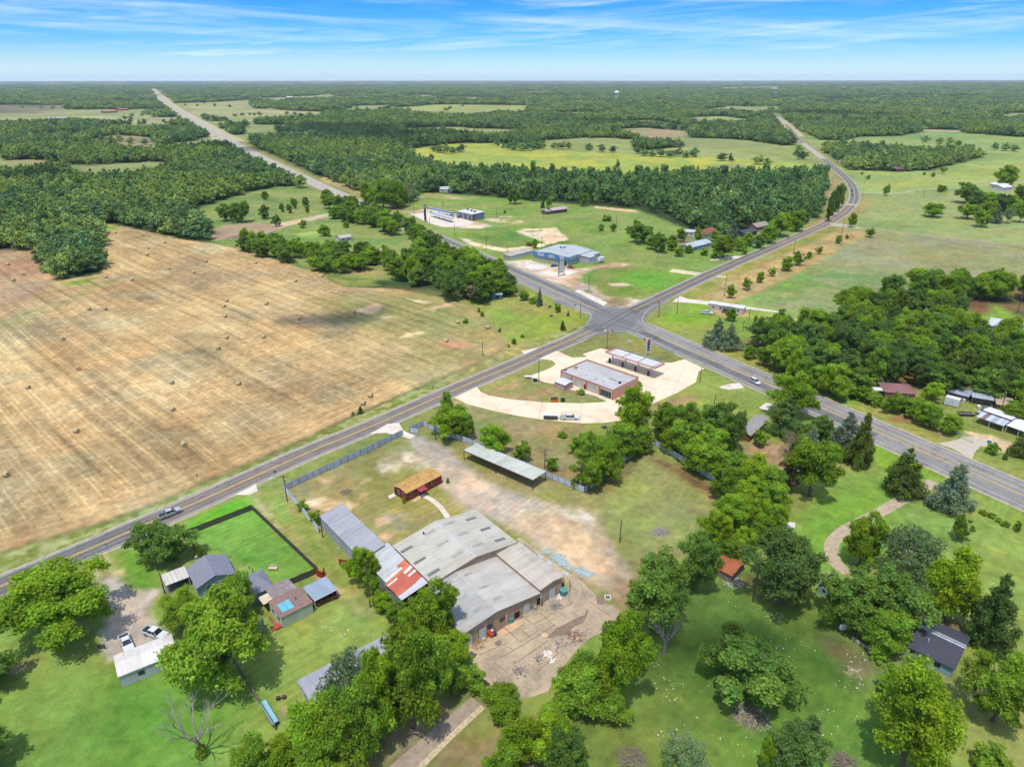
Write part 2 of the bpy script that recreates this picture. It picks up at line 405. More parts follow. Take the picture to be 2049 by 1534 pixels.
zone([(700,388),(800,387),(880,388),(900,392),(960,395),(940,401),(860,396),(780,399)], (150,166,88), (200,180,128), 2, 2, 14)
zone([(1190,412),(1270,421),(1280,426),(1240,422),(1190,416)], (222,192,150), None, 1, 1)
zone([(1140,455),(1180,445),(1230,447),(1240,460),(1200,468),(1160,463)], (104,152,56), (128,160,70), 2, 5, 12)
zone([(1290,495),(1400,520),(1520,500),(1560,487),(1510,470),(1420,500),(1340,500)], (112,165,58), (128,160,66), 2, 4, 20)
zone([(1340,470),(1420,462),(1500,470),(1540,480),(1480,500),(1400,505),(1350,490)], (150,140,96), (110,140,66), 2, 4, 12)
# dirt yard of the blue shop
zone([(1010,523),(1060,520),(1100,530),(1165,538),(1230,525),(1262,528),(1240,540),(1180,552),(1150,560),(1190,572),(1210,592),(1290,600),(1340,583),(1310,605),(1262,614),(1215,615),(1180,603),(1120,575),(1060,548)], (226,206,178), (206,170,136), 1.5, 1.5, 9, .6)
zone([(1040,528),(1080,528),(1150,543),(1140,556),(1090,552),(1055,540)], (240,230,212), (214,186,156), 1.5, 3, 7)
zone([(1150,563),(1180,575),(1205,594),(1250,602),(1300,600),(1250,610),(1212,608),(1185,592),(1160,580)], (206,196,178), (184,172,154), 1, 2, 7)
zone([(1158,552),(1190,538),(1260,532),(1330,540),(1395,549),(1352,577),(1300,588),(1240,592),(1205,580),(1190,566)], (104,150,52), (128,150,70), 1.5, 2.5, 14)
zone([(1240,545),(1330,545),(1380,552),(1340,572),(1290,578),(1250,566)], (108,168,52), None, 2, 6)
zone([(1216,567),(1245,566),(1268,569),(1250,573),(1222,572)], (226,206,170), (160,150,110), 1, .8)
zone([(1108,565),(1130,572),(1148,580),(1138,582),(1115,572)], (138,146,74), None, .6, .8)
zone([(1168,580),(1180,580),(1186,586),(1172,587)], (146,150,84), None, .5, .6)
zone([(1198,600),(1230,596),(1265,600),(1255,612),(1225,614),(1205,608)], (156,144,92), (170,150,112), 1, 1.5, 5)
zone([(1345,538),(1400,545),(1455,553),(1452,556),(1390,551),(1340,544)], (222,206,164), None, .6, .8)
# corner field and hay land
zone([(905,592),(985,604),(1050,580),(1110,600),(1165,626),(1176,645),(1150,665),(1060,697),(1010,702),(980,650),(938,612)], (150,162,74), (132,166,58), 1.5, 2.5, 14)
zone([(945,612),(1000,618),(1060,640),(1110,640),(1120,655),(1080,672),(1030,688),(1012,680),(985,648)], (122,170,48), (138,170,60), 2, 5, 14)
zone([(985,603),(1050,588),(1100,606),(1120,620),(1060,622),(1000,615)], (158,158,84), (146,164,70), 2, 4, 12)
zone([(-900,1160),(-400,1240),(0,1108),(180,1058),(330,1004),(560,905),(700,838),(850,772),(960,726),(1010,700),(1040,690),(1176,648),(1190,655),(1130,694),(905,786),(620,920),(340,1040),(0,1165),(-420,1322),(-900,1500)], (120,142,60), (172,176,112), 1.2, 1.2, 2.2, .45)
HAY = W([(-900,480),(0,506),(61,499),(92,540),(113,563),(205,547),(207,476),(178,443),(250,453),(370,480),(425,487),(490,500),(600,535),(648,546),(662,562),(690,573),(800,579),(900,600),(940,612),(985,650),(1018,690),(1000,700),(960,722),(850,768),(700,833),(560,899),(330,998),(180,1052),(0,1104),(-400,1235),(-1100,1300)])
ZN.append((HAY, (202,173,120), (185,156,107), .8, 1.2, 30, .5))
zone([(640,600),(720,590),(820,590),(930,620),(960,660),(900,670),(800,650),(700,640)], (164,150,92), (146,146,78), 5, 14, 16, .5)
zone([(800,592),(940,614),(1012,692),(960,716),(880,742),(810,715),(780,645)], (158,154,92), (178,154,104), 10, 26, 18, .5)
zone([(830,600),(900,610),(960,650),(980,680),(900,650)], (150,152,84), None, 4, 9)
for q, c in (([(705,622),(735,612),(757,606),(762,616),(745,628),(720,626)], (222,184,146)), ([(815,598),(840,601),(862,605),(840,607)], (236,214,172)), ([(860,617),(895,608),(898,612),(870,620)], (226,190,148)),
             ([(800,675),(820,666),(845,664),(840,669),(815,674)], (230,214,164)), ([(760,634),(780,632),(790,636),(770,637)], (222,204,160)), ([(880,680),(900,676),(960,695),(930,700),(885,690)], (196,152,110))):
    zone(q, c, None, 2, 1.5)
zone([(-50,662),(60,622),(150,588),(215,560),(240,562),(120,612),(40,650),(-50,690)], (160,150,92), (190,170,118), 1.5, 2.5, 8)
zone([(-60,500),(62,500),(90,540),(110,566),(60,600),(-60,620)], (176,140,104), (186,156,116), 2, 6, 18)
zone([(120,566),(160,560),(205,552),(180,566),(140,572)], (128,158,62), None, 1, 2)
zone([(178,444),(230,452),(240,460),(205,462)], (138,168,70), None, 1, 2)
zone([(600,536),(648,547),(664,562),(690,573),(760,572),(740,560),(690,560)], (128,150,62), (150,160,80), 1.5, 2, 8)
# land right of the highway, gas station, gas lot
zone([(1300,645),(1400,600),(1480,606),(1560,640),(1480,690),(1560,735),(1660,790),(1760,850),(1900,905),(2100,990),(2100,960),(1950,900),(1880,850),(1720,760),(1500,690),(1420,690)], (126,168,62), (146,160,76), 1, 2, 14)
zone([(1310,640),(1350,612),(1400,606),(1420,630),(1400,655),(1340,650)], (120,170,46), (138,170,62), 2, 5, 12)
zone([(1400,675),(1480,700),(1560,742),(1570,757),(1490,725),(1410,690)], (150,146,76), (140,150,68), 1.5, 2, 8)
zone([(1424,620),(1440,618),(1498,625),(1502,632),(1450,636)], (206,166,122), (176,160,100), 1, 1.5)
zone([(1700,780),(1760,742),(1860,770),(1960,790),(2049,800),(2049,905),(1960,870),(1900,845),(1800,830)], (150,152,84), (132,150,68), 2, 4, 10)
zone([(1755,838),(1800,826),(1850,840),(1900,866),(1880,872),(1820,850)], (158,120,84), (128,140,66), 1.5, 2, 6)
zone([(2020,815),(2100,820),(2100,840),(2040,835)], (206,160,112), None, 1.5, 2)
zone([(1930,862),(1985,872),(2030,890),(2010,905),(1960,890)], (232,200,152), (214,186,146), 1, 1)
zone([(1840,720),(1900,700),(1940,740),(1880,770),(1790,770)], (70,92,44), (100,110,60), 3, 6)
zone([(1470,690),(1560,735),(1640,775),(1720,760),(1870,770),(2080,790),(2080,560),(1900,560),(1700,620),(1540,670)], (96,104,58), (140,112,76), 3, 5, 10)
zone([(1930,620),(1990,610),(2049,640),(2049,660),(1960,650)], (128,168,62), None, 2, 3)
zone([(1960,672),(2060,668),(2060,705),(1990,694)], (168,166,160), None, .8, 1)
zone([(1920,600),(1975,600),(1985,625),(1950,632)], (132,96,66), None, 2, 3)
zone([(1130,700),(1180,672),(1230,664),(1290,684),(1370,722),(1320,728),(1200,700),(1165,712)], (150,146,82), (138,140,76), 1, 1.5, 6)
zone([(960,790),(1060,750),(1220,795),(1170,808),(1000,800)], (146,146,84), (172,146,100), 1, 1.5, 6)
zone([(1335,790),(1405,742),(1450,760),(1500,780),(1545,800),(1500,830),(1420,810),(1300,830)], (142,164,74), (132,158,66), 1.5, 2, 12)
zone([(1290,826),(1340,795),(1400,790),(1380,805),(1310,835)], (166,142,96), None, 1.5, 2)
zone([(800,855),(900,796),(990,826),(1085,843),(1165,850),(1260,845),(1300,880),(1260,950),(1170,975),(1060,950),(960,890),(850,850)], (166,148,102), (140,144,80), 2, 3, 10)
zone([(1010,900),(1090,900),(1130,930),(1120,960),(1050,940)], (150,124,84), (160,144,94), 2, 4, 8)
zone([(1170,850),(1250,845),(1260,860),(1190,872)], (142,158,72), None, 1.5, 3)
# walled lot
zone([(560,980),(800,866),(850,850),(1180,985),(1292,898),(1450,985),(1420,1060),(1280,1200),(1180,1180),(1030,1060),(690,1090)], (140,150,78), (158,148,96), 1.5, 2, 12)
zone([(1190,1000),(1290,905),(1440,985),(1400,1060),(1300,1100),(1220,1060)], (142,164,84), (150,156,96), 3, 6, 14)
zone([(1290,900),(1445,985),(1430,1000),(1300,915)], (128,98,66), (146,130,86), 1.2, 2)
zone([(1180,985),(1290,905),(1270,930),(1200,990)], (128,98,66), (146,130,86), 1.2, 2)
zone([(812,872),(840,872),(890,892),(960,950),(1020,982),(1110,1012),(1180,1035),(1230,1100),(1262,1160),(1240,1185),(1160,1150),(1060,1078),(1010,1045),(930,1020),(880,968),(840,920)], (178,168,152), (196,180,156), 1.5, 1.5, 7)
zone([(770,905),(820,900),(860,920),(880,940),(840,945),(800,925),(765,920)], (222,204,172), (176,164,120), 2.5, 2, 5, .5)
zone([(760,928),(800,925),(795,945),(770,948)], (214,200,168), (170,160,110), 2, 1.5, 5, .5)
zone([(930,945),(960,960),(985,985),(955,980),(935,965)], (216,192,158), None, 2, 2)
zone([(1040,1030),(1100,1010),(1180,1030),(1190,1060),(1230,1110),(1262,1160),(1240,1182),(1180,1160),(1130,1120),(1080,1085),(1030,1055)], (222,194,152), (202,180,146), 2, 3, 8)
zone([(1115,1012),(1160,1018),(1185,1035),(1170,1045),(1130,1030)], (236,226,206), (190,176,140), 1.5, 1.5, 4)
zone([(1230,1150),(1300,1180),(1310,1210),(1250,1220),(1215,1190)], (176,146,112), (150,130,92), 1.5, 2)
zone([(612,1003),(650,995),(690,1000),(715,1010),(700,1017),(650,1018),(620,1010)], (240,218,184), (196,172,120), 1.5, 1, 5, .4)
for q in ([(716,970),(742,956),(740,962),(722,968)], [(726,990),(738,988),(732,992)], [(750,1040),(785,1022),(780,1045),(760,1052)], [(758,1072),(775,1062),(785,1074),(770,1082)], [(640,958),(665,955),(662,964),(645,964)]):
    zone(q, (222,182,142), (190,160,110), 1.2, 1, 4)
zone([(780,1035),(800,1030),(810,1055),(795,1058)], (168,160,148), None, 1.5, 2)
zone([(800,1040),(880,1010),(900,1040),(840,1075),(790,1080)], (156,140,92), (140,140,78), 3, 5, 8)
zone([(1303,1058),(1335,1056),(1340,1070),(1312,1072)], (130,122,116), (150,150,96), 1.2, 1.5)
zone([(566,1000),(575,992),(640,1075),(690,1130),(680,1140),(600,1050)], (196,146,110), (140,140,76), 1.2, 1.2, 6)
# lane, yards and lawns at the left
zone([(0,1195),(200,1115),(480,990),(510,985),(560,1000),(690,1130),(760,1250),(720,1420),(560,1534),(400,1750),(-600,1750),(-400,1340)], (118,160,66), (144,168,80), 2, 4, 22)
zone([(500,988),(520,985),(560,1035),(640,1120),(720,1190),(760,1240),(730,1240),(660,1170),(590,1100),(530,1030)], (136,160,66), (172,158,98), 1.5, 2, 5)
zone([(505,1000),(514,998),(560,1052),(625,1130),(690,1185),(730,1230),(722,1236),(676,1190),(610,1136),(545,1056)], (206,182,130), (160,162,86), .8, .8, 3, .32)
zone([(378,1062),(503,1013),(640,1140),(570,1170),(540,1150),(455,1115),(395,1090)], (100,164,58), (120,170,68), 1, 1, 20)
zone([(235,1110),(380,1050),(500,1005),(505,1012),(380,1058),(300,1120),(330,1180),(260,1180)], (92,158,34), (110,165,52), 1, 1.5, 14)
zone([(380,1040),(490,996),(500,1006),(385,1056)], (90,175,24), None, 1.5, 2)
zone([(0,1320),(200,1310),(330,1370),(560,1330),(700,1260),(660,1330),(540,1420),(420,1540),(420,1800),(-400,1800)], (124,164,70), (112,154,62), 4, 10, 18)
zone([(240,1380),(330,1400),(400,1440),(360,1500),(250,1450)], (74,150,36), None, 5, 12)
zone([(195,1108),(212,1118),(228,1150),(264,1183),(325,1178),(297,1214),(300,1240),(322,1252),(318,1275),(290,1300),(223,1318),(206,1270),(212,1210),(195,1140)], (220,206,184), (196,186,172), 1., 1, 6)
zone([(205,1260),(230,1270),(222,1318),(208,1300)], (196,192,184), None, .8, 1.5)
zone([(186,1110),(200,1105),(215,1120),(222,1150),(205,1160)], (206,176,140), (150,160,80), 1, 1)
zone([(225,1145),(245,1140),(250,1150),(232,1154)], (230,208,152), None, .8, .8)
zone([(20,1338),(55,1318),(75,1320),(60,1336),(25,1348)], (214,184,158), (150,150,90), 1.2, 1)
zone([(562,1424),(580,1412),(586,1424),(570,1434)], (170,142,118), None, .6, .8)
zone([(1480,1160),(1500,1150),(1560,1190),(1600,1215),(1560,1225),(1500,1200)], (150,102,74), (120,110,66), 1.5, 2)
# orchard strip and lower drive
zone([(730,1500),(830,1400),(900,1360),(1000,1380),(1080,1450),(1060,1700),(600,1700)], (132,140,72), (148,134,92), 1.5, 2.5, 8)
zone([(780,1500),(840,1440),(880,1420),(870,1440),(800,1505)], (162,142,118), None, 1.2, 2)
# right lawns
zone([(1180,1534),(1290,1330),(1400,1190),(1500,1200),(1700,1260),(1900,1534),(1900,1800),(1100,1800)], (112,150,58), (88,134,48), 4, 10, 16)
zone([(1400,1230),(1500,1230),(1650,1330),(1690,1450),(1560,1500),(1420,1420)], (80,136,48), (96,140,52), 6, 14, 16)
zone([(1190,1490),(1290,1400),(1400,1420),(1420,1520),(1300,1534)], (128,152,66), (112,140,60), 4, 8, 10)
zone([(1575,1060),(1640,990),(1760,930),(1880,940),(2100,1010),(2100,1320),(1900,1230),(1760,1120),(1660,1150),(1560,1120)], (136,170,78), (122,166,62), 2, 5, 20)
zone([(1590,1080),(1640,1000),(1740,960),(1800,960),(1860,955),(1760,1020),(1680,1080),(1620,1110)], (118,170,54), None, 3, 6)
zone([(1745,880),(1810,895),(1900,950),(1860,965),(1800,955),(1740,925)], (118,166,46), None, 2, 3)
zone([(1480,885),(1520,878),(1580,890),(1600,925),(1560,960),(1500,920)], (190,154,112), (172,146,96), 2, 3, 6)
zone([(1640,1280),(1690,1275),(1760,1330),(1770,1360),(1700,1345),(1660,1310)], (136,116,92), (112,112,66), 1.5, 2)
zone([(1880,1235),(1945,1240),(1960,1290),(1900,1262),(1850,1240)], (170,118,84), (130,120,72), 1.2, 1.5)
zone([(1470,1420),(1530,1412),(1535,1440),(1500,1460),(1462,1440)], (130,122,98), (110,120,66), 1.2, 1.5)
zone([(1645,870),(1660,870),(1700,900),(1690,905)], (120,160,60), None, 1, 2)
# ---- the sheet itself: a fan of rings, finer where it is near
angs = np.radians(np.concatenate((np.arange(-68, -42, .6), np.arange(-42, 42, .085), np.arange(42, 68.1, .6))))
rr = [62.]
while rr[-1] < 30000:
    r = rr[-1]; rr.append(r*(1+(.0034 if r < 420 else .0060 if r < 1500 else .011 if r < 4000 else .04)))
rr = np.array(rr)
A, R = np.meshgrid(angs, rr)
X = (R*np.sin(A)).ravel(); Y = (R*np.cos(A)).ravel(); Rr = R.ravel()
def lin(c):
    c = np.array(S(*c)); return (c*.97+.03*(c@np.array((.3, .6, .1))))*np.where(c[1] > c[0]*1.15, np.array((1.14, .98, 1.)), 1.)
def soft(d, s): return np.clip(d/s*.5+.5, 0, 1)
base = np.tile(lin((58, 84, 44)), (len(X), 1))           # wood floor / far canopy
f1 = fbm(X/90, Y/90, 3); base *= (.8+.45*f1)[:, None]
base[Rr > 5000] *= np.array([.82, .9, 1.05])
def paint(poly, c, c2, amp, sf, sc, mixb):
    px = [p[0] for p in poly]; py = [p[1] for p in poly]
    rm = max(60., math.hypot(sum(px)/len(px), sum(py)/len(py)))
    amp = amp if amp is not None else max(1., min(30., .008*rm)); sf = sf or amp
    m = amp*2+sf
    idx = np.nonzero((X > min(px)-m) & (X < max(px)+m) & (Y > min(py)-m) & (Y < max(py)+m))[0]
    if not len(idx): return
    x = X[idx]; y = Y[idx]; lam = amp*2.2
    d = poly_sd(x, y, poly)+amp*2*(fbm(x/lam, y/lam, 5, 4)-.5)
    a = soft(d, sf); k = a > 0; idx = idx[k]; a = a[k]; x = x[k]; y = y[k]
    col = np.tile(lin(c), (len(idx), 1))
    if c2 is not None:
        s_ = sc or max(6., rm*.03)
        n = np.clip((fbm(x/s_, y/s_, 9, 5)-.5)*4.5+.5+(mixb-.5), 0, 1)[:, None]
        col = col*(1-n)+lin(c2)*n
    base[idx] = base[idx]*(1-a[:, None])+col*a[:, None]
for q, c, c2 in FW: paint(q, c, c2, None, None, None, .5)
def corridor(pts, w0, w1, c):
    d = near_line(X, Y, pts)+(fbm(X/40, Y/40, 12, 3)-.5)*8; a = soft(w0+np.minimum(Rr, 3500)*.006-d, 6)[:, None]*(Rr > w1)[:, None]; base[:] = base*(1-a)+lin(c)*a
gl_ = soft((fbm(X/260, Y/260, 15, 3)-.655)*260, 6)[:, None]*(Rr > 880)[:, None]; base = base*(1-gl_)+lin((140,160,96))*gl_
corridor(HW, 13, 300, (146,156,88)); corridor(BR, 12, 300, (150,156,92))
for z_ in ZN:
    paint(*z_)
    if z_[0] is HAY:      # windrows: cut lines left by the baler, with cross rows
        ins = poly_sd(X, Y, HAY) > 0; i = np.nonzero(ins)[0]; x = X[i]; y = Y[i]
        a0 = P(90, 628); b0 = P(465, 891); dv = (b0-a0).normalized()
        wob = 2.4*(fbm(x/60, y/60, 21, 2)-.5)
        u = (x-a0.x)*dv.y-(y-a0.y)*dv.x+wob; v = (x-a0.x)*dv.x+(y-a0.y)*dv.y
        per = 5.6; k = np.floor(u/per); fr = u/per-k
        h1 = _hash(k, k*0, 4); h2 = _hash(np.floor(k/2), k*0, 8)
        br = fbm(u/1.5, v/26., 31, 4)
        light = (np.exp(-((fr-.36)/.065)**2)+np.exp(-((fr-.62)/.065)**2)+.5*np.exp(-((fr-.5)/.2)**2))*(.3+.8*h1)*np.clip(br*2.1-.35, 0, 1.2)
        dark = np.exp(-((np.minimum(fr, 1-fr))/.16)**2)*(.35+.65*h2)*np.clip(br*1.6-.2, 0, 1)
        w2 = v/2.6+1.2*fbm(x/30, y/30, 41, 2); cr = np.abs(w2-np.floor(w2)-.5)*2
        cross = (cr-.5)*.22*np.clip((fbm(x/35, y/35, 47, 3)-.42)*5, 0, 1)
        big = (fbm(x/45, y/45, 55, 4)-.5)*.35+(fbm(u/7., v/70, 61, 3)-.5)*.7
        fine = (fbm(x/1.1, y/1.1, 71, 2)-.5)*.38
        g_ = np.clip(1.0+.05*light-.10*dark+big*.8+fine, .5, 1.75)
        warm = np.clip((fbm(x/25, y/40, 77, 3)-.5)*3, -.5, .5)
        sdh = poly_sd(x, y, HAY)+.5*(fbm(x/8, y/8, 23, 2)-.5)
        for k0 in (3.2, 6.4, 10.5): g_ = g_+.24*np.exp(-((sdh-k0)/.5)**2)*np.clip(fbm(x/5, y/5, 25, 3)*2-.3, 0, 1)
        base[i] *= g_[:, None]*np.stack((1+.03*warm, 1-.01*warm, 1-.10*warm), 1)
# litter of pale flowers and tufts in the rough verges, mown variation everywhere
near = Rr < 900
n1 = fbm(X/2.3, Y/2.3, 81, 3); n2 = fbm(X/9., Y/9., 83, 4); n3 = fbm(X/38., Y/38., 87, 3)
val = 1+(n1-.5)*.50*np.clip(700/Rr, 0, 1)+(n2-.5)*.42+(n3-.5)*.26
base *= np.clip(val, .5, 1.6)[:, None]
hue = (fbm(X/16., Y/16., 91, 3)-.5)
base *= np.stack((1+hue*.35, 1+hue*.04, 1-hue*.2), 1)
def rise(x, y):      # the far country climbs a little to the right
    r = np.sqrt(x*x+y*y); a = np.arctan2(x, y)
    far = np.clip((r-4500)/6000, 0, 1)
    return far*(14*np.clip((a-.18)*2.6, 0, 1.4)**1.5*2.2+6*(fbm(x/2600., y/2600., 5, 3)-.3))
nr, na = len(rr), len(angs)
idx = np.arange(nr*na).reshape(nr, na)
quads = np.stack((idx[:-1, :-1], idx[:-1, 1:], idx[1:, 1:], idx[1:, :-1]), -1).reshape(-1, 4)
V = np.stack((X, Y, rise(X, Y)), 1)
# close the fan under and behind the camera
bx = np.array([(0., -160., 0.), (-3000., -160., 0.), (3000., -160., 0.)])
n0 = len(V)
V = np.concatenate((V, [(0., 0., 0.), (-900., -900., 0.), (900., -900., 0.)]))
fan = np.stack((np.full(na-1, n0), idx[0, 1:], idx[0, :-1]), 1)
fan = np.concatenate((fan, [[n0, idx[0, 0], n0+1], [n0, n0+1, n0+2], [n0, n0+2, idx[0, -1]], [n0+1, idx[0, 0], idx[-1, 0]], [n0+2, idx[-1, -1], idx[0, -1]]]))
gm = np_mesh('ground', V, [quads, fan])
at = gm.color_attributes.new('Col', 'FLOAT_COLOR', 'POINT')
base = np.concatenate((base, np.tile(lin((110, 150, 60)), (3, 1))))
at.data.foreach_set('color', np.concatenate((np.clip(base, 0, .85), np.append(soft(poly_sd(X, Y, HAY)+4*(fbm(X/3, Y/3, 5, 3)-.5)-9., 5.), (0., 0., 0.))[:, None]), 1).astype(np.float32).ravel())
gm.polygons.foreach_set('use_smooth', np.ones(len(gm.polygons), bool))
m = bpy.data.materials.new('ground_cover'); t = nt(m)
ca = N(t, 'ShaderNodeVertexColor', layer_name='Col'); o = coords(t)
fA = noise(t, o, .55, 6, .68); fB = noise(t, o, 3.2, 3, .6)
f = math_n(t, 'MULTIPLY', ramp(t, fA, .3, .7, .78, 1.22), ramp(t, fB, .3, .7, .80, 1.20))
dv = (P(465, 891)-P(90, 628)).normalized()
so_ = N(t, 'ShaderNodeSeparateXYZ'); t.links.new(o, so_.inputs[0])
lin2 = lambda a_, b_: math_n(t, 'ADD', math_n(t, 'MULTIPLY', so_.outputs[0], a_), math_n(t, 'MULTIPLY', so_.outputs[1], b_))
u_ = math_n(t, 'ADD', lin2(dv.y, -dv.x), math_n(t, 'MULTIPLY', noise(t, o, .012, 0), 5.)); v_ = lin2(dv.x, dv.y)
def tex_uv(su, sv, det=4):
    cb = N(t, 'ShaderNodeCombineXYZ'); t.links.new(math_n(t, 'MULTIPLY', u_, su), cb.inputs[0]); t.links.new(math_n(t, 'MULTIPLY', v_, sv), cb.inputs[1]); return noise(t, cb.outputs[0], 1., det, .6)
def lines(per, off, wdt):      # soft rows: distance to the row centre
    fr = math_n(t, 'FRACT', math_n(t, 'ADD', math_n(t, 'MULTIPLY', u_, 1/per), off))
    return ramp(t, math_n(t, 'ABSOLUTE', math_n(t, 'SUBTRACT', fr, .5)), 0., wdt, 1., 0.)
brk = ramp(t, tex_uv(.9, .035), .34, .56); brk2 = ramp(t, tex_uv(.22, .012), .35, .65, .25, 1.)
lt = math_n(t, 'MULTIPLY', math_n(t, 'MAXIMUM', lines(5.8, .12, .115), lines(5.8, -.15, .10)), math_n(t, 'MULTIPLY', brk, brk2))
dk = math_n(t, 'MULTIPLY', lines(5.8, .5, .22), math_n(t, 'MULTIPLY', ramp(t, tex_uv(.5, .02), .35, .65), ramp(t, tex_uv(.17, .004, 2), .42, .60)))
st1 = ramp(t, tex_uv(2.4, .28), .3, .7, -.16, .16); cr = ramp(t, tex_uv(.06, .75), .35, .65, -.10, .10)
hay = math_n(t, 'ADD', math_n(t, 'ADD', math_n(t, 'MULTIPLY', lt, .52), math_n(t, 'MULTIPLY', dk, -.40)), math_n(t, 'ADD', st1, cr))
f = math_n(t, 'MULTIPLY', f, math_n(t, 'ADD', 1., math_n(t, 'MULTIPLY', hay, ca.outputs['Alpha'])))
dry = ramp(t, noise(t, o, .16, 6, .7, .6), .52, .70, 0., .75); dry = math_n(t, 'MULTIPLY', dry, math_n(t, 'SUBTRACT', 1., ca.outputs['Alpha']))
tuft = math_n(t, 'MULTIPLY', ramp(t, noise(t, o, 1.1, 4, .7), .58, .68, 0., .7), math_n(t, 'SUBTRACT', 1., ca.outputs['Alpha']))
mow = math_n(t, 'SINE', math_n(t, 'MULTIPLY', math_n(t, 'ADD', math_n(t, 'ADD', math_n(t, 'MULTIPLY', so_.outputs[0], .72), math_n(t, 'MULTIPLY', so_.outputs[1], -.69)), math_n(t, 'MULTIPLY', noise(t, o, .02, 1), 14.)), 3.4))
f = math_n(t, 'MULTIPLY', f, math_n(t, 'ADD', 1., math_n(t, 'MULTIPLY', mow, math_n(t, 'MULTIPLY', ramp(t, noise(t, o, .025, 2), .45, .58, 0., .055), math_n(t, 'SUBTRACT', 1., ca.outputs['Alpha'])))))
gc = mixc(t, 1., ca.outputs[0], f, 'MULTIPLY'); gc = mixc(t, dry, gc, mixc(t, 1., gc, (1.42, 1.12, .95), 'MULTIPLY')); gc = mixc(t, tuft, gc, mixc(t, 1., gc, (.66, .78, .62), 'MULTIPLY'))
out(t, gc, .95, 0, .1)
gm.materials.append(m)
go = bpy.data.objects.new('ground', gm); C.objects.link(go); structure(go)
# ================================================================ ROADS AND SLABS
def ribbon(name, pts, w0, w1, z, m, far=None):
    """road surface between two offsets from the centre line, u = metres across, v = metres along"""
    bm = bmesh.new(); uv = bm.loops.layers.uv.new('UVMap'); L = 0.; row = []
    for i, p in enumerate(pts):
        a = pts[max(0, i-1)]; b = pts[min(len(pts)-1, i+1)]; d = (b-a).normalized(); nrm = Vector((d.y, -d.x, 0))
        if i: L += (p-pts[i-1]).length
        r_ = p.length; zz = z*(1+r_/350.)+float(rise(np.array([p.x]), np.array([p.y]))[0])
        row.append((bm.verts.new((*(p+nrm*w0).xy, zz)), bm.verts.new((*(p+nrm*w1).xy, zz)), L))
    for (a, b, l0), (c, d, l1) in zip(row, row[1:]):
        f = bm.faces.new((a, b, d, c))
        for lp, u, v in zip(f.loops, (w0, w1, w1, w0), (l0, l0, l1, l1)): lp[uv].uv = (u, v)
    bmesh.ops.recalc_face_normals(bm, faces=bm.faces)
    me = bpy.data.meshes.new(name); bm.to_mesh(me); bm.free(); me.materials.append(m)
    for p in me.polygons:
        if p.normal.z < 0: me.flip_normals(); break
    o = bpy.data.objects.new(name, me); C.objects.link(o); return structure(o)
def resample(pts, step):
    q = [pts[0]]
    for a, b in zip(pts, pts[1:]):
        n = max(1, int((b-a).length/step(a)))
        q += [a.lerp(b, (k+1)/n) for k in range(n)]
    return q
HWR = resample(HW, lambda p: 6 if p.length < 600 else 60); BRR = resample(BR, lambda p: 5 if p.length < 900 else 40)
def asphalt(name, c, lanes, wear):
    m = bpy.data.materials.new(name); t = nt(m); uv = coords(t, 'UV')
    sx = N(t, 'ShaderNodeSeparateXYZ'); t.links.new(uv, sx.inputs[0])
    tr = None
    for l in lanes:      # polished wheel tracks
        d = math_n(t, 'ABSOLUTE', math_n(t, 'SUBTRACT', math_n(t, 'ABSOLUTE', math_n(t, 'SUBTRACT', sx.outputs[0], l)), .85))
        k = ramp(t, d, 0., .5, 1., 0.); tr = k if tr is None else math_n(t, 'MAXIMUM', tr, k)
    mp = N(t, 'ShaderNodeMapping'); mp.inputs['Scale'].default_value = (1, .05, 1); t.links.new(uv, mp.inputs[0])
    n1 = noise(t, mp.outputs[0], 1.6, 5, .65); o = coords(t); n2 = noise(t, o, .12, 5, .6); n3 = noise(t, o, 5, 3)
    f = math_n(t, 'MULTIPLY', ramp(t, n1, .3, .7, .74, 1.24), math_n(t, 'MULTIPLY', ramp(t, n2, .3, .7, .88, 1.12), ramp(t, n3, .3, .7, .9, 1.1)))
    f = math_n(t, 'MULTIPLY', f, ramp(t, tr, 0, 1, 1, wear))
    # sealed cracks across the lanes
    mp2 = N(t, 'ShaderNodeMapping'); mp2.inputs['Scale'].default_value = (.18, .14, 1); mp2.inputs['Rotation'].default_value = (0, 0, .5); t.links.new(uv, mp2.inputs[0])
    n4 = noise(t, mp2.outputs[0], 1., 4, .55, .4)
    ck = ramp(t, math_n(t, 'ABSOLUTE', math_n(t, 'SUBTRACT', n4, .5)), .002, .010, .5, 1.)
    f = math_n(t, 'MULTIPLY', f, ck)
    col = mixc(t, 1., c, f, 'MULTIPLY'); out(t, col, .85, 0, .25); return m
GREY = asphalt('worn_asphalt', S(156,152,146), (-5.2, -1.5, 2.2, 5.6), .9)
DARK = asphalt('dark_asphalt', S(126,123,120), (-2, 2), .78)
WARM = asphalt('warm_asphalt', S(144,134,124), (-1.9, 1.9), .80)
NEWER = asphalt('fresh_asphalt', S(126,124,122), (-2,), .85)
PALE = asphalt('pale_worn_asphalt', S(196,186,168), (-2, 2), .92)
YEL = mat('road_paint_yellow', S(226,186,104), .8, var=.25, scale=.8)
WHT = mat('road_paint_white', S(226,222,214), .8, var=.22, scale=.8)
ribbon('shoulder_gravel', HWR[::1], -8.6, 8.6, .012, mat('shoulder_grit', S(188,176,152), .95, var=.25, scale=.6))
ribbon('highway', HWR, -7.6, 7.6, .03, GREY)
near_h = [p for p in HWR if -160 < p.y < 700]
cross = P(1228, 640)
hs = [p for p in near_h if p.y < cross.y-14]; hn = [p for p in near_h if p.y > cross.y+16]
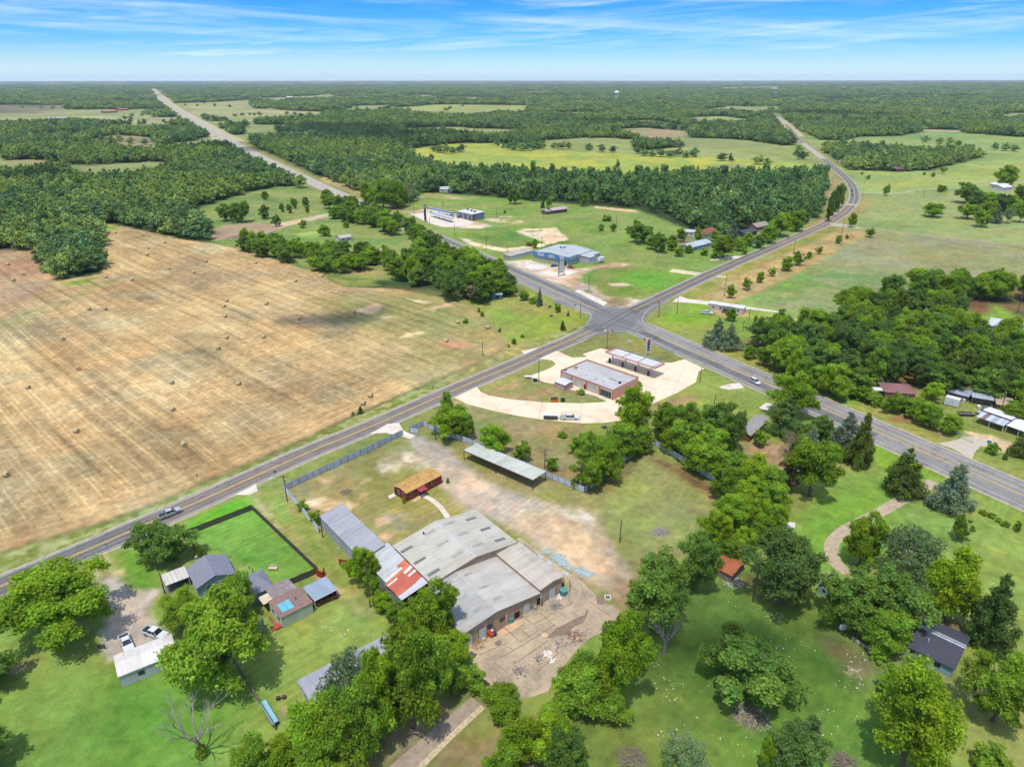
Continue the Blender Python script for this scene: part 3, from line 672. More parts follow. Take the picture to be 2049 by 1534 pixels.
# darker relaid lane on the station side, pale patch of old surface
ribbon('relaid_lane', [p for p in hs if p.y > 190], -5.2, -1.2, .036, NEWER)
ribbon('relaid_lane', hn, 1.3, 5.6, .036, NEWER)
for part in (hs, hn):
    far_ = [p for p in HWR if p.y >= 700] if part is hn else []
    for w0, w1, mm in ((-.42, -.18, YEL), (.18, .42, YEL), (-5.75, -5.58, WHT), (5.85, 6.02, WHT)):
        ribbon('road_marking', part, w0, w1, .042, mm)
    if part is hs:
        ribbon('road_marking', [p for p in hs if p.y > 100], 2.2, 2.34, .042, WHT)
        ribbon('road_marking', [p for p in hs if p.y < 205], 3.0, 3.22, .042, YEL)
ribbon('shoulder_gravel', BRR, -5.1, 5.1, .014, mat('shoulder_grit', (0,0,0)))
ribbon('farm_road', BRR, -4.1, 4.1, .034, WARM)
bs = [p for p in BRR if (p-cross).length > 13]
b1 = [p for p in bs if p.y < cross.y]; b2 = [p for p in bs if p.y > cross.y]
kd = lambda a, b: [p for p in BRR if P(*a).y <= p.y <= P(*b).y and p.x > 0]
ribbon('dark_road_patch', [p for p in b1 if p.y < P(0, 1050).y], -4.1, 4.1, .038, DARK)
ribbon('dark_road_patch', kd((1228,668), (1560,492)), -4.1, 4.1, .038, DARK)
ribbon('dark_road_patch', kd((1700,408), (1652,322)), -4.1, 4.1, .04, NEWER)
ribbon('pale_road_patch', kd((1650,320), (1604,285)), -4.1, 4.1, .04, PALE)
ribbon('pale_road_patch', kd((1702,412), (1700,407)), -4.1, 4.1, .044, PALE)
ribbon('pale_road_patch', kd((1575,251), (1553,232)), -4.1, 4.1, .04, PALE)
ribbon('pale_road_patch', [p for p in HWR if 640 < p.y < 1330], -7.2, 7.2, .037, PALE)
ribbon('pale_road_patch', [p for p in HWR if p.y > 1250], -9, 9, .04, PALE)
VERGE = mat('mown_verge', S(196,186,140), .95, var=.15, scale=.02)
ribbon('road_verge', [p for p in HWR if p.y > 1250], -24, 24, .010, VERGE)
ribbon('road_verge', [p for p in BRR if p.length > 1500 and p.x > 0], -15, 15, .011, VERGE)
for part in (b1, b2):
    for w0, w1, mm in ((-.34, -.10, YEL), (.10, .34, YEL), (-3.75, -3.60, WHT), (3.60, 3.75, WHT)):
        ribbon('road_marking', part, w0, w1, .05, mm)
def sheet(name, pts, z, m, fn=None):
    mb = MB(); q = [(fn or P)(*p) for p in pts]; q = [(p.x, p.y, z*(1+p.length/350.)) for p in q]
    ar = sum(a[0]*b[1]-b[0]*a[1] for a, b in zip(q, q[1:]+q[:1]))
    if ar < 0: q.reverse()
    mb.poly(q); return structure(mb.obj(name, m))
def rounded(pts, it=2):
    pts = [Vector((*p, 0)) for p in pts]
    for _ in range(it):
        q = []
        for a, b in zip(pts, pts[1:]+pts[:1]): q += [a*.8+b*.2, a*.2+b*.8]
        pts = q
    return [(p.x, p.y) for p in pts]
JN = mat('junction_asphalt', S(134,131,127), .85, var=.06, scale=.2, stain=S(112,110,108), amt=.6, sscale=.06)
sheet('junction', [(1104,606),(1150,616),(1176,627),(1181,637),(1172,651),(1140,672),(1095,696),(1120,698),(1185,674),(1222,665),(1258,665),(1300,684),(1345,708),(1360,703),(1316,672),(1296,652),(1291,639),(1302,624),(1330,603),(1358,588),(1340,583),(1290,608),(1245,616),(1215,612),(1180,596),(1150,580)], .026, JN)
sheet('junction_top', [(1190,622),(1228,612),(1262,622),(1276,640),(1262,660),(1225,664),(1195,652),(1180,636)], .044, JN)
# stop bars
for a, b in (((1205,656),(1214,663)), ((1255,617),(1263,621))):
    p, q = P(*a), P(*b); mb = MB(); d = (q-p).normalized(); n_ = Vector((d.y, -d.x, 0))*.35
    mb.poly([(*(p+n_).xy, .056), (*(q+n_).xy, .056), (*(q-n_).xy, .056), (*(p-n_).xy, .056)]); structure(mb.obj('stop_line', WHT))
# turn arrows
def arrow(px, py, d, m=WHT):
    p = P(px, py); d = d.normalized(); n_ = Vector((d.y, -d.x, 0)); mb = MB()
    mk = lambda pts: mb.poly([(*(p+n_*u+d*v).xy, .05) for u, v in pts])
    mk([(-.15, -2), (.15, -2), (.15, .6), (-.15, .6)]); mk([(-.6, .62), (.6, .62), (0, 2)]); mk([(.17, -.6), (1.1, -.2), (1.1, .2), (.17, -.2)])
    structure(mb.obj('turn_arrow', m))
hd = Vector((.51, -.86, 0))
for q in ((1151,601), (1294,662), (1326,676), (1440,734), (1486,745)): arrow(*q, hd if q[0] < 1200 else -hd)
for ln in ([(1120,607),(1157,619),(1176,622.5),(1184,631),(1180,642),(1168,654),(1141,669),(1110,685)], [(1340,600),(1325,607),(1299,617),(1288,630),(1284,640),(1290,650),(1313,662),(1340,673)], [(1153,682),(1180,671),(1202,664),(1225,661.5),(1254,663.5),(1278,671),(1301,682)], [(1190,609),(1211,615),(1235,617),(1254,616),(1278,609),(1309,595)]):
    ribbon('edge_line', resample(smooth([P(*p) for p in ln], 2), lambda p: 3), -.1, .1, .052, WHT)
TYM = mat('tyre_mark', S(96,94,92), .85, var=.3)
for ln in ([(1170,655),(1205,648),(1240,652),(1290,668),(1330,684)], [(1300,612),(1270,622),(1235,628),(1200,620),(1165,604)], [(1190,662),(1222,640),(1262,618),(1300,600)], [(1196,666),(1232,645),(1270,622)], [(1160,610),(1215,632),(1270,655),(1320,676)], [(1168,606),(1225,630),(1285,656)]):
    ribbon('tyre_track', resample(smooth([P(*p) for p in ln], 2), lambda p: 3), -.28, .28, .048, TYM)
CON = mat('station_concrete', S(238,214,184,1.42), .85, var=.08, scale=.3, stain=S(206,176,142), amt=.55, sscale=.1)
CON2 = mat('pale_concrete', S(222,210,192,1.42), .85, var=.1, scale=.5, stain=S(176,160,138), amt=.5, sscale=.3)
sheet('station_forecourt', [(1114,702),(1146,716),(1176,714),(1165,709),(1202,697),(1240,705),(1313,724),(1342,726),(1370,719),(1410,738),(1398,743),(1392,765),(1355,786),(1298,812),(1272,828),(1244,842),(1205,846),(1165,847),(1085,840),(1035,832),(990,823),(936,809),(909,796),(954,774),(962,784),(978,791),(1022,799),(1085,805),(1165,807),(1212,804),(1226,796),(1190,788),(1150,779),(1120,770),(1090,765),(1058,753),(1090,741),(1106,734),(1112,728),(1104,721),(1088,719),(1079,718)], .05, CON)
JL = mat('joint_seam', S(176,150,122), .9)
def strip(name, pts, w, z, m, fn=None):
    q = [(fn or P)(*p) for p in pts]; return ribbon(name, resample(smooth(q, 1), lambda p: 4), -w/2, w/2, z, m)
for a, b in (((1190,712),(1390,775)), ((1240,706),(1200,720)), ((1300,722),(1245,745)), ((1350,730),(1300,760)), ((1010,797),(990,823)), ((1085,805),(1078,839)), ((1165,807),(1160,847)), ((1290,790),(1340,762)), ((1370,730),(1345,790)), ((1120,706),(1090,740))):
    strip('slab_joint', [a, b], .10, .054, JL)
CON3 = mat('darker_concrete', S(196,178,156), .85, var=.15, scale=.4)  # darker concrete tone, not assigned to any slab
sheet('field_drive', [(1044,702),(1075,696),(1073,700),(1058,706),(1050,711)], .03, CON2)
sheet('lot_entrance', [(740,868),(775,848),(798,846),(808,862),(832,872),(820,878),(800,872),(772,866)], .036, CON2)
sheet('lane_entrance', [(470,990),(512,968),(516,982),(500,990)], .036, CON2)
sheet('house_entrance', [(1437,775),(1459,768),(1478,766),(1490,776),(1460,780)], .036, CON2)
sheet('house_entrance', [(1518,816),(1532,806),(1545,808),(1535,822)], .036, CON2)
sheet('driveway', [(1876,887),(1905,897),(1945,920),(1950,905),(1962,893),(2000,898),(1985,880),(1930,872),(1915,880)], .036, mat('driveway_concrete', S(206,196,178), .85, var=.12, stain=S(226,196,152)))
sheet('kerb_apron', [(1148,582),(1160,580),(1216,606),(1208,612)], .036, CON2)
sheet('farm_entrance', [(1360,592),(1345,604),(1375,606),(1440,612),(1560,626),(1560,623),(1440,606),(1376,598)], .03, CON2)
sheet('house_entrance', [(1420,522),(1480,517),(1484,513),(1470,512),(1424,518)], .036, CON2)
sheet('road_mouth', [(1660,446),(1680,447),(1720,455),(1722,459),(1690,455),(1664,453)], .036, mat('pale_gravel', S(196,186,158), .9, var=.15))
strip('dirt_track', [(1715,456),(1780,462),(1850,471),(1950,482),(2049,492),(2200,505)], 5., .03, mat('dirt_track', S(172,158,128), .95, var=.2))
strip('dirt_track', [(1718,385),(1760,387),(1800,387),(1835,380),(1880,377),(1930,375),(1960,372)], 3.2, .03, mat('pale_gravel', (0,0,0)))
strip('garden_path', [(843,990),(862,998),(880,1012),(892,1028),(900,1042)], 1.5, .03, CON2)
strip('curved_driveway', [(1868,963),(1842,980),(1800,1002),(1755,1028),(1712,1048),(1682,1066),(1664,1086),(1662,1106),(1672,1128),(1698,1146)], 3.3, .03, mat('old_drive', S(200,180,150), .9, var=.2, stain=S(150,140,110), amt=.6, sscale=.5))
DRV = mat('cracked_drive', S(172,154,134), .9, var=.2, scale=.8, stain=S(206,184,150), amt=.6, sscale=.5)
sheet('lower_drive', [(943,1394),(967,1413),(905,1470),(841,1534),(760,1620),(690,1620),(778,1534),(880,1446)], .03, DRV)
strip('drive_edge', [(967,1413),(905,1470),(841,1534),(770,1610)], 1.1, .034, mat('drive_edge', S(210,190,152), .9, var=.3, scale=1.5))
# the yard in front of the warehouse: old slabs with dirt in the joints
m = bpy.data.materials.new('old_yard_concrete'); t = nt(m); o = coords(t)
nA = noise(t, o, .22, 6, .65, .5); nB = noise(t, o, 1.3, 5, .6); nC = noise(t, o, .09, 4, .6)
col = mixc(t, ramp(t, nA, .40, .62), S(206,184,152), S(170,152,130))
col = mixc(t, ramp(t, nC, .50, .62, 0, .75), col, S(218,196,160))
col = mixc(t, ramp(t, nB, .56, .70, 0, .65), col, S(134,120,102))
cv = N(t, 'ShaderNodeTexVoronoi', feature='DISTANCE_TO_EDGE'); cv.inputs['Scale'].default_value = .15
mpv = N(t, 'ShaderNodeVectorMath', operation='ADD'); nz = N(t, 'ShaderNodeTexNoise'); nz.inputs['Scale'].default_value = .35; nz.inputs['Detail'].default_value = 5; sc3 = N(t, 'ShaderNodeVectorMath', operation='SCALE'); sc3.inputs['Scale'].default_value = 3.; t.links.new(o, nz.inputs['Vector']); t.links.new(o, mpv.inputs[0]); t.links.new(nz.outputs['Color'], sc3.inputs[0]); t.links.new(sc3.outputs[0], mpv.inputs[1]); t.links.new(mpv.outputs[0], cv.inputs['Vector'])
col = mixc(t, ramp(t, cv.outputs['Distance'], .005, .02, .16, 0.), col, S(116,102,86)); nE = noise(t, o, 3.2, 4, .7)
col = mixc(t, 1., col, ramp(t, nE, .3, .7, .78, 1.18), 'MULTIPLY'); out(t, col, .9, 0, .2); YARD = m
V_ = Z(880, 1080, 2045/360)
sheet('warehouse_yard', [(330,1185),(700,985),(1100,745),(1390,590),(1470,560),(1400,440),(1180,230),(1020,90),(870,-5),(905,-30),(1130,120),(1400,330),(1560,430),(1690,540),(1770,620),(1795,690),(1850,720),(1960,745),(2040,800),(2060,900),(1900,1020),(1700,1120),(1560,1240),(1480,1350),(1350,1500),(1230,1720),(1000,1800),(800,1760),(560,1640),(420,1500),(330,1330),(300,1230)], .03, YARD, V_)
DIRT = mat('damp_dirt', S(148,124,106), .9, var=.25, scale=.8)
PALEDIRT = mat('yard_dust', S(226,190,150), .9, var=.15, scale=.6)
sheet('wall_dirt', rounded([(330,1180),(560,1052),(760,930),(850,880),(940,850),(960,880),(860,905),(740,985),(640,1050),(500,1140),(400,1200)]), .036, mat('red_dirt', S(150,112,88), .95, var=.25), V_)
sheet('damp_patch', rounded([(1320,1000),(1420,960),(1560,880),(1660,850),(1670,770),(1690,830),(1640,930),(1480,1010),(1500,1090),(1380,1080),(1280,1110),(1200,1110),(1290,1040)], 3), .036, DIRT, V_)
sheet('damp_patch', rounded([(1770,640),(1840,640),(1880,690),(1850,730),(1790,740)], 2), .04, DIRT, V_)
sheet('damp_patch', rounded([(610,1170),(680,1130),(720,1170),(660,1210)], 2), .036, DIRT, V_)
sheet('dust_patch', rounded([(660,1010),(760,980),(900,900),(960,930),(900,990),(800,1040),(720,1080),(650,1110)], 2), .036, PALEDIRT, V_)
sheet('dust_patch', rounded([(1140,1030),(1230,1070),(1240,1100),(1160,1110)], 2), .04, PALEDIRT, V_)
for a, b in (((450,1310),(760,1170)), ((690,1340),(1130,1080)), ((1130,1080),(1310,960)), ((860,1400),(1230,1140)), ((720,990),(930,1160)), ((930,1160),(1130,1020)), ((960,880),(1060,960)), ((1060,960),(1310,820)), ((1130,820),(1320,990)), ((1070,1530),(1380,1260)), ((610,1390),(770,1510)), ((1370,780),(1500,720)), ((1470,560),(1475,690)), ((1475,690),(1505,735)), ((1600,490),(1660,680)), ((1840,800),(1930,860)), ((1700,700),(1840,800)), ((780,1210),(830,1250)), ((930,1030),(1030,1100))):
    strip('slab_joint', [a, b], .20, .042, mat('joint_dirt', S(156,132,112), .95), V_)
for q in ([(990,0),(1025,80),(985,100)], ): pass
SP = mat('spilled_powder', S(186,204,204), .9, var=.15)
def splat(name, cx, cy, r, n, m, fn, seed, z=.045, sx=1., sy=1.):
    """a drift of loose flakes lying flat, each its own outline"""
    q = random.Random(seed); mb = MB()
    for i in range(n):
        a = q.uniform(0, 6.28); d = r*math.sqrt(q.random())*q.choice((1, .6)); p = fn(cx+d*math.cos(a)*sx, cy+d*math.sin(a)*sy)
        s = q.uniform(.06, .24); k = q.randint(5, 7); o_ = q.uniform(0, 6)
        mb.poly([(p.x+s*q.uniform(.6, 1.3)*math.cos(o_+j*6.283/k), p.y+s*q.uniform(.6, 1.3)*math.sin(o_+j*6.283/k), z+.0006*i) for j in range(k)])
    o = mb.obj(name, m); o['kind'] = 'stuff'; return o
for i, (cx, cy, r, n) in enumerate(((1220,130,60,60), (1340,200,80,120), (1400,260,70,80), (1470,310,60,50), (1600,350,80,110), (1680,390,70,90))):
    splat('powder_drift', cx, cy, r, n*2, SP, V_, i, sx=1.2, sy=.6)
for i, (cx, cy, r, n) in enumerate(((1230,1300,60,60), (1280,1370,40,25), (1360,640,50,50), (500,1130,40,14))):
    splat('white_flakes', cx, cy, r, n, mat('white_scraps', S(240,232,222), .9), V_, 20+i)
for i, (cx, cy, r, n) in enumerate(((1370,1200,90,40), (1130,1350,70,40), (900,1500,90,50))):
    splat('dark_scraps', cx, cy, r, n, mat('grey_scraps', S(120,110,116), .9), V_, 30+i)
for i, (cx, cy, r, n) in enumerate(((1330,330,1,1),)): pass
for i, (x0, y0, x1, y1) in enumerate(((1110,170,1180,210), (1210,230,1290,290), (1380,360,1470,395))):
    sheet('painted_slab', [(x0, y0+10), (x0+30, y0-5), (x1, y1-15), (x1-25, y1+5)], .036, mat('bluish_paint', S(196,204,214), .8, var=.2), V_)
# ================================================================ TREES
def leaf_mat(name, rgb, rgb2, tr=.5):
    m = bpy.data.materials.new(name); t = nt(m)
    oi = t.nodes.new('ShaderNodeObjectInfo'); at = N(t, 'ShaderNodeAttribute', attribute_name='tone')
    col = mixc(t, oi.outputs['Random'], rgb, rgb2)
    col = mixc(t, 1., col, at.outputs['Color'], 'MULTIPLY')
    v = math_n(t, 'FRACT', math_n(t, 'MULTIPLY', oi.outputs['Random'], 7.13))
    col = mixc(t, 1., col, ramp(t, v, 0, 1, .78, 1.22), 'MULTIPLY')
    d = t.nodes.new('ShaderNodeBsdfDiffuse'); l = t.nodes.new('ShaderNodeBsdfTranslucent')
    t.links.new(col, d.inputs[0]); t.links.new(mixc(t, 1., col, (1.25, 1.15, .6), 'MULTIPLY'), l.inputs[0])
    mx = t.nodes.new('ShaderNodeMixShader'); mx.inputs[0].default_value = tr
    t.links.new(d.outputs[0], mx.inputs[1]); t.links.new(l.outputs[0], mx.inputs[2])
    o = t.nodes.new('ShaderNodeOutputMaterial'); t.links.new(mx.outputs[0], o.inputs[0]); return m
BARK = mat('bark', S(118,104,90), .95, var=.3, scale=3)
PBARK = mat('pale_bark', S(196,186,174), .9, var=.25, scale=3)
L1 = leaf_mat('leaf_bright', (0.263, 0.386, 0.025), (0.213, 0.347, 0.029))
L2 = leaf_mat('leaf_mid', (0.198, 0.326, 0.036), (0.228, 0.342, 0.031))
L3 = leaf_mat('leaf_deep', (0.137, 0.240, 0.047), (0.163, 0.267, 0.044))
L4 = leaf_mat('leaf_grey', (0.190, 0.265, 0.121), (0.167, 0.247, 0.103))
L5 = leaf_mat('needle_dark', (0.111, 0.195, 0.052), (0.137, 0.221, 0.055))
L6 = leaf_mat('needle_blue', (0.237, 0.303, 0.209), (0.204, 0.275, 0.171))
L7 = leaf_mat('needle_olive', (0.172, 0.218, 0.039), (0.149, 0.213, 0.046))
L8 = leaf_mat('leaf_dead', (.27,.19,.13), (.24,.18,.13))
LF = leaf_mat('leaf_forest', (0.119, 0.222, 0.070), (0.256, 0.344, 0.100), .25)
LP = leaf_mat('leaf_pinewood', (0.105, 0.210, 0.070), (0.154, 0.259, 0.076), .25)
def crown(seed, lobes, n, size, flat=0., core=True, spike=0., rough=.8):
    """leaf sprays over clumps (x,y,z,r,bough): arrays of verts, faces and a tone per vertex"""
    q = np.random.default_rng(seed); lob = np.array(lobes, float); bough = lob[:, 4].astype(int); area = lob[:, 3]**2
    cnt = np.maximum(3, (n*area/area.sum()).astype(int))
    li = np.repeat(np.arange(len(lob)), cnt); k = len(li)
    d = q.normal(size=(k, 3)); d /= np.linalg.norm(d, axis=1)[:, None]
    d[:, 2] = np.where((d[:, 2] < -.3) & (q.random(k) < .65), -d[:, 2], d[:, 2])
    rad = lob[li, 3]*(q.uniform(.62, 1.1, k)+spike*q.random(k)**3)
    p = lob[li, :3]+d*rad[:, None]
    keep = np.ones(k, bool)
    for j in range(len(lob)):
        dd = ((p-lob[j, :3])**2).sum(1); keep &= ~((dd < (lob[j, 3]*.6)**2) & (li != j))
    p = p[keep]; d = d[keep]; li = li[keep]; k = len(p)
    nrm = d*.55+q.normal(size=(k, 3))*rough*.7; nrm[:, 2] += .35+flat; nrm /= np.linalg.norm(nrm, axis=1)[:, None]
    t_ = np.cross(nrm, q.normal(size=(k, 3))); t_ /= np.linalg.norm(t_, axis=1)[:, None]+1e-9; b_ = np.cross(nrm, t_)
    s = size*q.uniform(.55, 1.4, k); a = q.uniform(.4, .85, k)
    c0 = p-t_*s[:, None]; c1 = p+t_*s[:, None]
    sk = q.uniform(-.4, .4, k)
    e0 = p+b_*(s*a)[:, None]+nrm*(s*.2)[:, None]+t_*(s*sk)[:, None]; e1 = p-b_*(s*a)[:, None]+nrm*(s*.2)[:, None]
    V = np.stack((c0, e1, c1, e0), 1).reshape(-1, 3); Fq = np.arange(4*k).reshape(k, 4)
    lt = q.uniform(.80, 1.2, bough.max()+1)[bough]*q.uniform(.85, 1.16, len(lob)); tone = np.repeat(lt[li]*q.uniform(.72, 1.3, k), 4)
    if core:
        vs, fs_, ts = [], [], []; n0 = len(V)
        for (x, y, z, r, _), l in zip(lob, lt):
            mb = MB().ball((x, y, z), r*.52, r*.52, r*.52, 6, 4)
            fs_ += [tuple(i+n0+len(vs) for i in f) for f in mb.f]; vs += mb.v; ts += [l*.95]*len(mb.v)
        V = np.concatenate((V, np.array(vs))); Fq = np.concatenate((Fq, np.array(fs_))); tone = np.concatenate((tone, ts))
    return V, Fq, tone
def crown_mesh(name, m, *a, **k):
    V, Fq, tone = crown(*a, **k); me = np_mesh(name, V, Fq)
    c = me.color_attributes.new('tone', 'FLOAT_COLOR', 'POINT')
    hu = 1+.26*(vnoise(V[:, 0]/1.6+50, V[:, 1]/1.6+V[:, 2]/1.9+50, len(V) & 63)-.5)+.1*(vnoise(V[:, 0]*40, V[:, 2]*40, 3)-.5)
    c.data.foreach_set('color', np.stack((tone*hu, tone, tone/hu, np.ones_like(tone)), 1).astype(np.float32).ravel())
    me.materials.append(m); return me
def sub(q, main, ns=5, fr=(.36, .56), up=.25):
    """break every bough into smaller leafy clumps: (x,y,z,r,bough)"""
    o_ = []
    for j, (x, y, z, r) in enumerate(main):
        o_.append((x, y, z, r*.74, j))
        for _ in range(ns):
            th = q.uniform(0, 6.283); u = q.uniform(-.75+up, 1); k = math.sqrt(max(0, 1-u*u)); f = r*q.uniform(.72, 1.02); rr_ = r*q.uniform(*fr)
            o_.append((x+f*k*math.cos(th), y+f*k*math.sin(th), z+f*u*.9, rr_, j))
    return o_
def round_lobes(q, n, R, z0, z1, fill=.72, lr=(.30, .46), egg=0., ns=5, rag=.40):
    out_ = []; zc = (z0+z1)/2; hz_ = (z1-z0)/2
    ax, ay = q.uniform(.9, 1.1), q.uniform(.88, 1.06)
    for i in range(n):
        u = 1-2*(i+.5)/n; th = i*2.39996+q.uniform(-.7, .7); rr_ = math.sqrt(1-u*u)
        f = fill*q.uniform(1-rag, 1+rag*.75); r = R*q.uniform(*lr)
        w_ = 1-egg*max(0, u)
        out_.append((R*f*rr_*math.cos(th)*w_*ax, R*f*rr_*math.sin(th)*w_*ay, max(z0+r*.7, min(z1-r*.4, zc+hz_*f*u)), r))
    out_.append((0, 0, zc, R*.5)); return sub(q, out_, ns)
def cone_lobes(q, n, R, z0, z1, lr=.30, ns=4):
    out_ = []
    for i in range(n):
        u = (i+.5)/n; z = z0+(z1-z0)*u; rad = R*(1-u)**.8*q.uniform(.5, .9); th = i*2.39996+q.uniform(-.4, .4)
        r = max(.4, R*lr*(1.15-.8*u)*q.uniform(.75, 1.25)); out_.append((rad*math.cos(th), rad*math.sin(th), z, r))
    for i in range(5): u = i/5; out_.append((0, 0, z0+(z1-z0)*u*.9+.6, R*.45*(1-u)+.35))
    return sub(q, out_, ns, up=.1)
def limb_mesh(name, m, q, h_trunk, r, tips, base_n=8):
    mb = MB(); top = Vector((q.uniform(-.3, .3), q.uniform(-.3, .3), h_trunk))
    mb.tube((0, 0, -.1), (0, 0, .35), r*1.45, r*1.05, base_n); mb.tube((0, 0, .35), top, r*1.05, r*.72, base_n)
    for t_ in tips:
        t_ = Vector(t_); md = top.lerp(t_, .5)+Vector((q.uniform(-.3, .3), q.uniform(-.3, .3), .25))
        mb.tube(top-Vector((0, 0, .15)), md, r*.55, r*.34, 6); mb.tube(md, t_, r*.34, r*.10, 5)
        for _ in range(2): mb.tube(md.lerp(t_, .3), t_+Vector((q.uniform(-1, 1), q.uniform(-1, 1), q.uniform(-.2, .8))), r*.16, r*.05, 4)
    return mb.mesh(name, m)
PROTO = {}
def proto(kind, i, m, lobes, n, size, trunk=(2.5, .28), bark=BARK, ntip=11, **k):
    q = random.Random(hash((len(kind), i, n)) & 255)
    cm = crown_mesh('crown_mesh', m, i*31+n, lobes, n, size, **k)
    co = np.empty(len(cm.vertices)*3, np.float32); cm.vertices.foreach_get('co', co); co = co.reshape(-1, 3)
    fxy = 4.5/np.percentile(np.hypot(co[:, 0], co[:, 1]), 96); fz_ = 10/np.percentile(co[:, 2], 99.6); co *= np.array((fxy, fxy, fz_), np.float32); cm.vertices.foreach_set('co', co.ravel()); cm.update()
    lobes = [(a_[0]*fxy, a_[1]*fxy, a_[2]*fz_) for a_ in lobes]
    tips = [Vector(lobes[(j*7) % len(lobes)][:3])*q.choice((.95, 1., 1.12)) for j in range(ntip)]
    tm = limb_mesh('trunk_mesh', bark, q, trunk[0], trunk[1], tips)
    PROTO.setdefault(kind, []).append((tm, cm))
# nominal size: 10 m tall, 9 m wide
for i in range(3):
    q = random.Random(i+5)
    proto('oak', i, L2, round_lobes(q, 24, 4.5, 1.4, 10, .74, (.22, .40)), 21000, .145, spike=.3)
    proto('bright', i, L1, round_lobes(q, 24, 4.5, 1.2, 10, .74, (.22, .38), .2), 21000, .145, spike=.35)
    proto('maple', i, L1, round_lobes(q, 26, 4.5, .6, 10, .74, (.2, .36), .35), 16000, .17, spike=.4)
    proto('green', i, L2, round_lobes(q, 26, 4.5, .5, 10, .74, (.2, .36), .3), 16000, .17, spike=.4)
    proto('dark', i, L3, round_lobes(q, 26, 4.5, .4, 10, .76, (.2, .36), .1), 13000, .18, spike=.25)
    proto('grey', i, L4, round_lobes(q, 24, 4.6, 1.8, 10, .8, (.18, .32)), 7000, .17, core=False, spike=.5, bark=PBARK)
    proto('cedar', i, L7, cone_lobes(q, 30, 4.5, .6, 9.6, .30), 11000, .16, flat=.2, spike=.25, trunk=(3, .3))
    proto('cedar_grey', i, L6, cone_lobes(q, 32, 4.8, .5, 9.4, .30), 12000, .16, flat=.2, spike=.25, trunk=(3, .3))
    proto('cedar_dark', i, L5, cone_lobes(q, 30, 4.5, .6, 9.7, .30), 11000, .16, flat=.2, spike=.25, trunk=(3, .3))
    proto('pine', i, L5, round_lobes(q, 28, 4.5, 1.2, 10, .76, (.18, .32), ns=6), 15000, .15, flat=.35, spike=.35)
    proto('shrub', i, L2, round_lobes(q, 14, 4.5, -.5, 10, .72, (.26, .42)), 2600, .4, trunk=(1.2, .2))
    proto('bare', i, L8, round_lobes(q, 16, 4.3, 2, 10, .85, (.14, .24), ns=3), 900, .2, core=False, bark=PBARK, ntip=14)
    proto('brown', i, L8, round_lobes(q, 20, 4.5, .5, 10, .74, (.22, .36)), 5000, .22)
def lo(m, i, lobes, n, size, **k): return crown_mesh('far_crown', m, i*17+n, lobes, n, size, **k)
def add_tree(kind, base, h, wd, label, cat='tree', group=None, name=None, q=rnd):
    tm, cm = q.choice(PROTO[kind])
    r = thing(name or {'cedar': 'cedar_tree', 'cedar_grey': 'cedar_tree', 'cedar_dark': 'cedar_tree', 'pine': 'pine_tree', 'shrub': 'shrub', 'bare': 'bare_tree'}.get(kind, 'broadleaf_tree'), label, cat, (base.x, base.y, -.05), q.uniform(0, 6.28), group)
    r.scale = (wd/9*1., wd/9*1., h/10)
    for nm, me in (('trunk', tm), ('crown', cm)):
        o = bpy.data.objects.new(nm, me); C.objects.link(o); o.parent = r
    return r
def tree_px(bx, by, ty, w, kind, label, cat='tree', group=None, k=1.):
    """a tree whose crown, seen from the survey point, spans w across and ty..by in height"""
    p = P(bx, by); th = math.atan2(H, p.y)
    for _ in range(4):
        m_ = ppm(p); R = w/2/m_; E = (by-ty)/2/m_
        b_ = math.sqrt(max((.42*R)**2, E*E-(R*math.sin(th))**2))/math.cos(th)*.97 if E > R*math.sin(th) else .5*R
        h = max(1., 2*b_/.92); p = P(bx, (by+ty)/2, h*.54); th = math.atan2(H-h*.54, p.y)
    return add_tree(kind, Vector((p.x, p.y, 0)), h, max(.8, 1.9*R), label, cat, group)
def scatter(poly, sp, seed, jit=.42):
    q = random.Random(seed); xs = [p[0] for p in poly]; ys = [p[1] for p in poly]; r_ = []
    y = min(ys)
    j = 0
    while y < max(ys):
        x = min(xs)+(sp/2 if j % 2 else 0)
        while x < max(xs):
            a, b = x+q.uniform(-jit, jit)*sp, y+q.uniform(-jit, jit)*sp
            if in_poly(a, b, poly): r_.append((a, b))
            x += sp
        y += sp*.87; j += 1
    return r_
# ---------------------------------------------------------------- the far forest: one mass
q = random.Random(3)
fars = [lo(LF, 1, round_lobes(q, 14, 4.5, .3, 10, .7, (.34, .5), ns=2), 1100, .45), lo(LF, 2, round_lobes(q, 11, 4.6, .3, 10, .7, (.36, .52), ns=2), 1000, .48),
        lo(LF, 3, round_lobes(q, 14, 4.5, .3, 10, .72, (.3, .46), .3, ns=2), 1100, .45), lo(LP, 4, cone_lobes(q, 14, 3.8, 1.5, 10, .36, 1), 900, .42),
        lo(LP, 5, round_lobes(q, 12, 3.6, 4.2, 10, .7, (.3, .46), .3, ns=1), 900, .42)]
LF2 = leaf_mat('leaf_forest_light', (.20,.29,.062), (.25,.33,.085), .25); LF3 = leaf_mat('leaf_forest_blue', (.105,.205,.085), (.14,.235,.09), .25)
fars += [lo(LF2, 6, round_lobes(q, 12, 4.5, .3, 10, .7, (.34, .5), ns=2), 1000, .45), lo(LF3, 7, round_lobes(q, 14, 4.5, .3, 10, .7, (.32, .5), .2, ns=2), 1000, .45), lo(LF2, 8, round_lobes(q, 12, 4.4, .3, 10, .72, (.32, .5), .3, ns=2), 1000, .42)]
pc = bpy.data.collections.new('forest_kinds')
for i, me in enumerate(fars): pc.objects.link(bpy.data.objects.new('forest_kind_%d' % i, me))
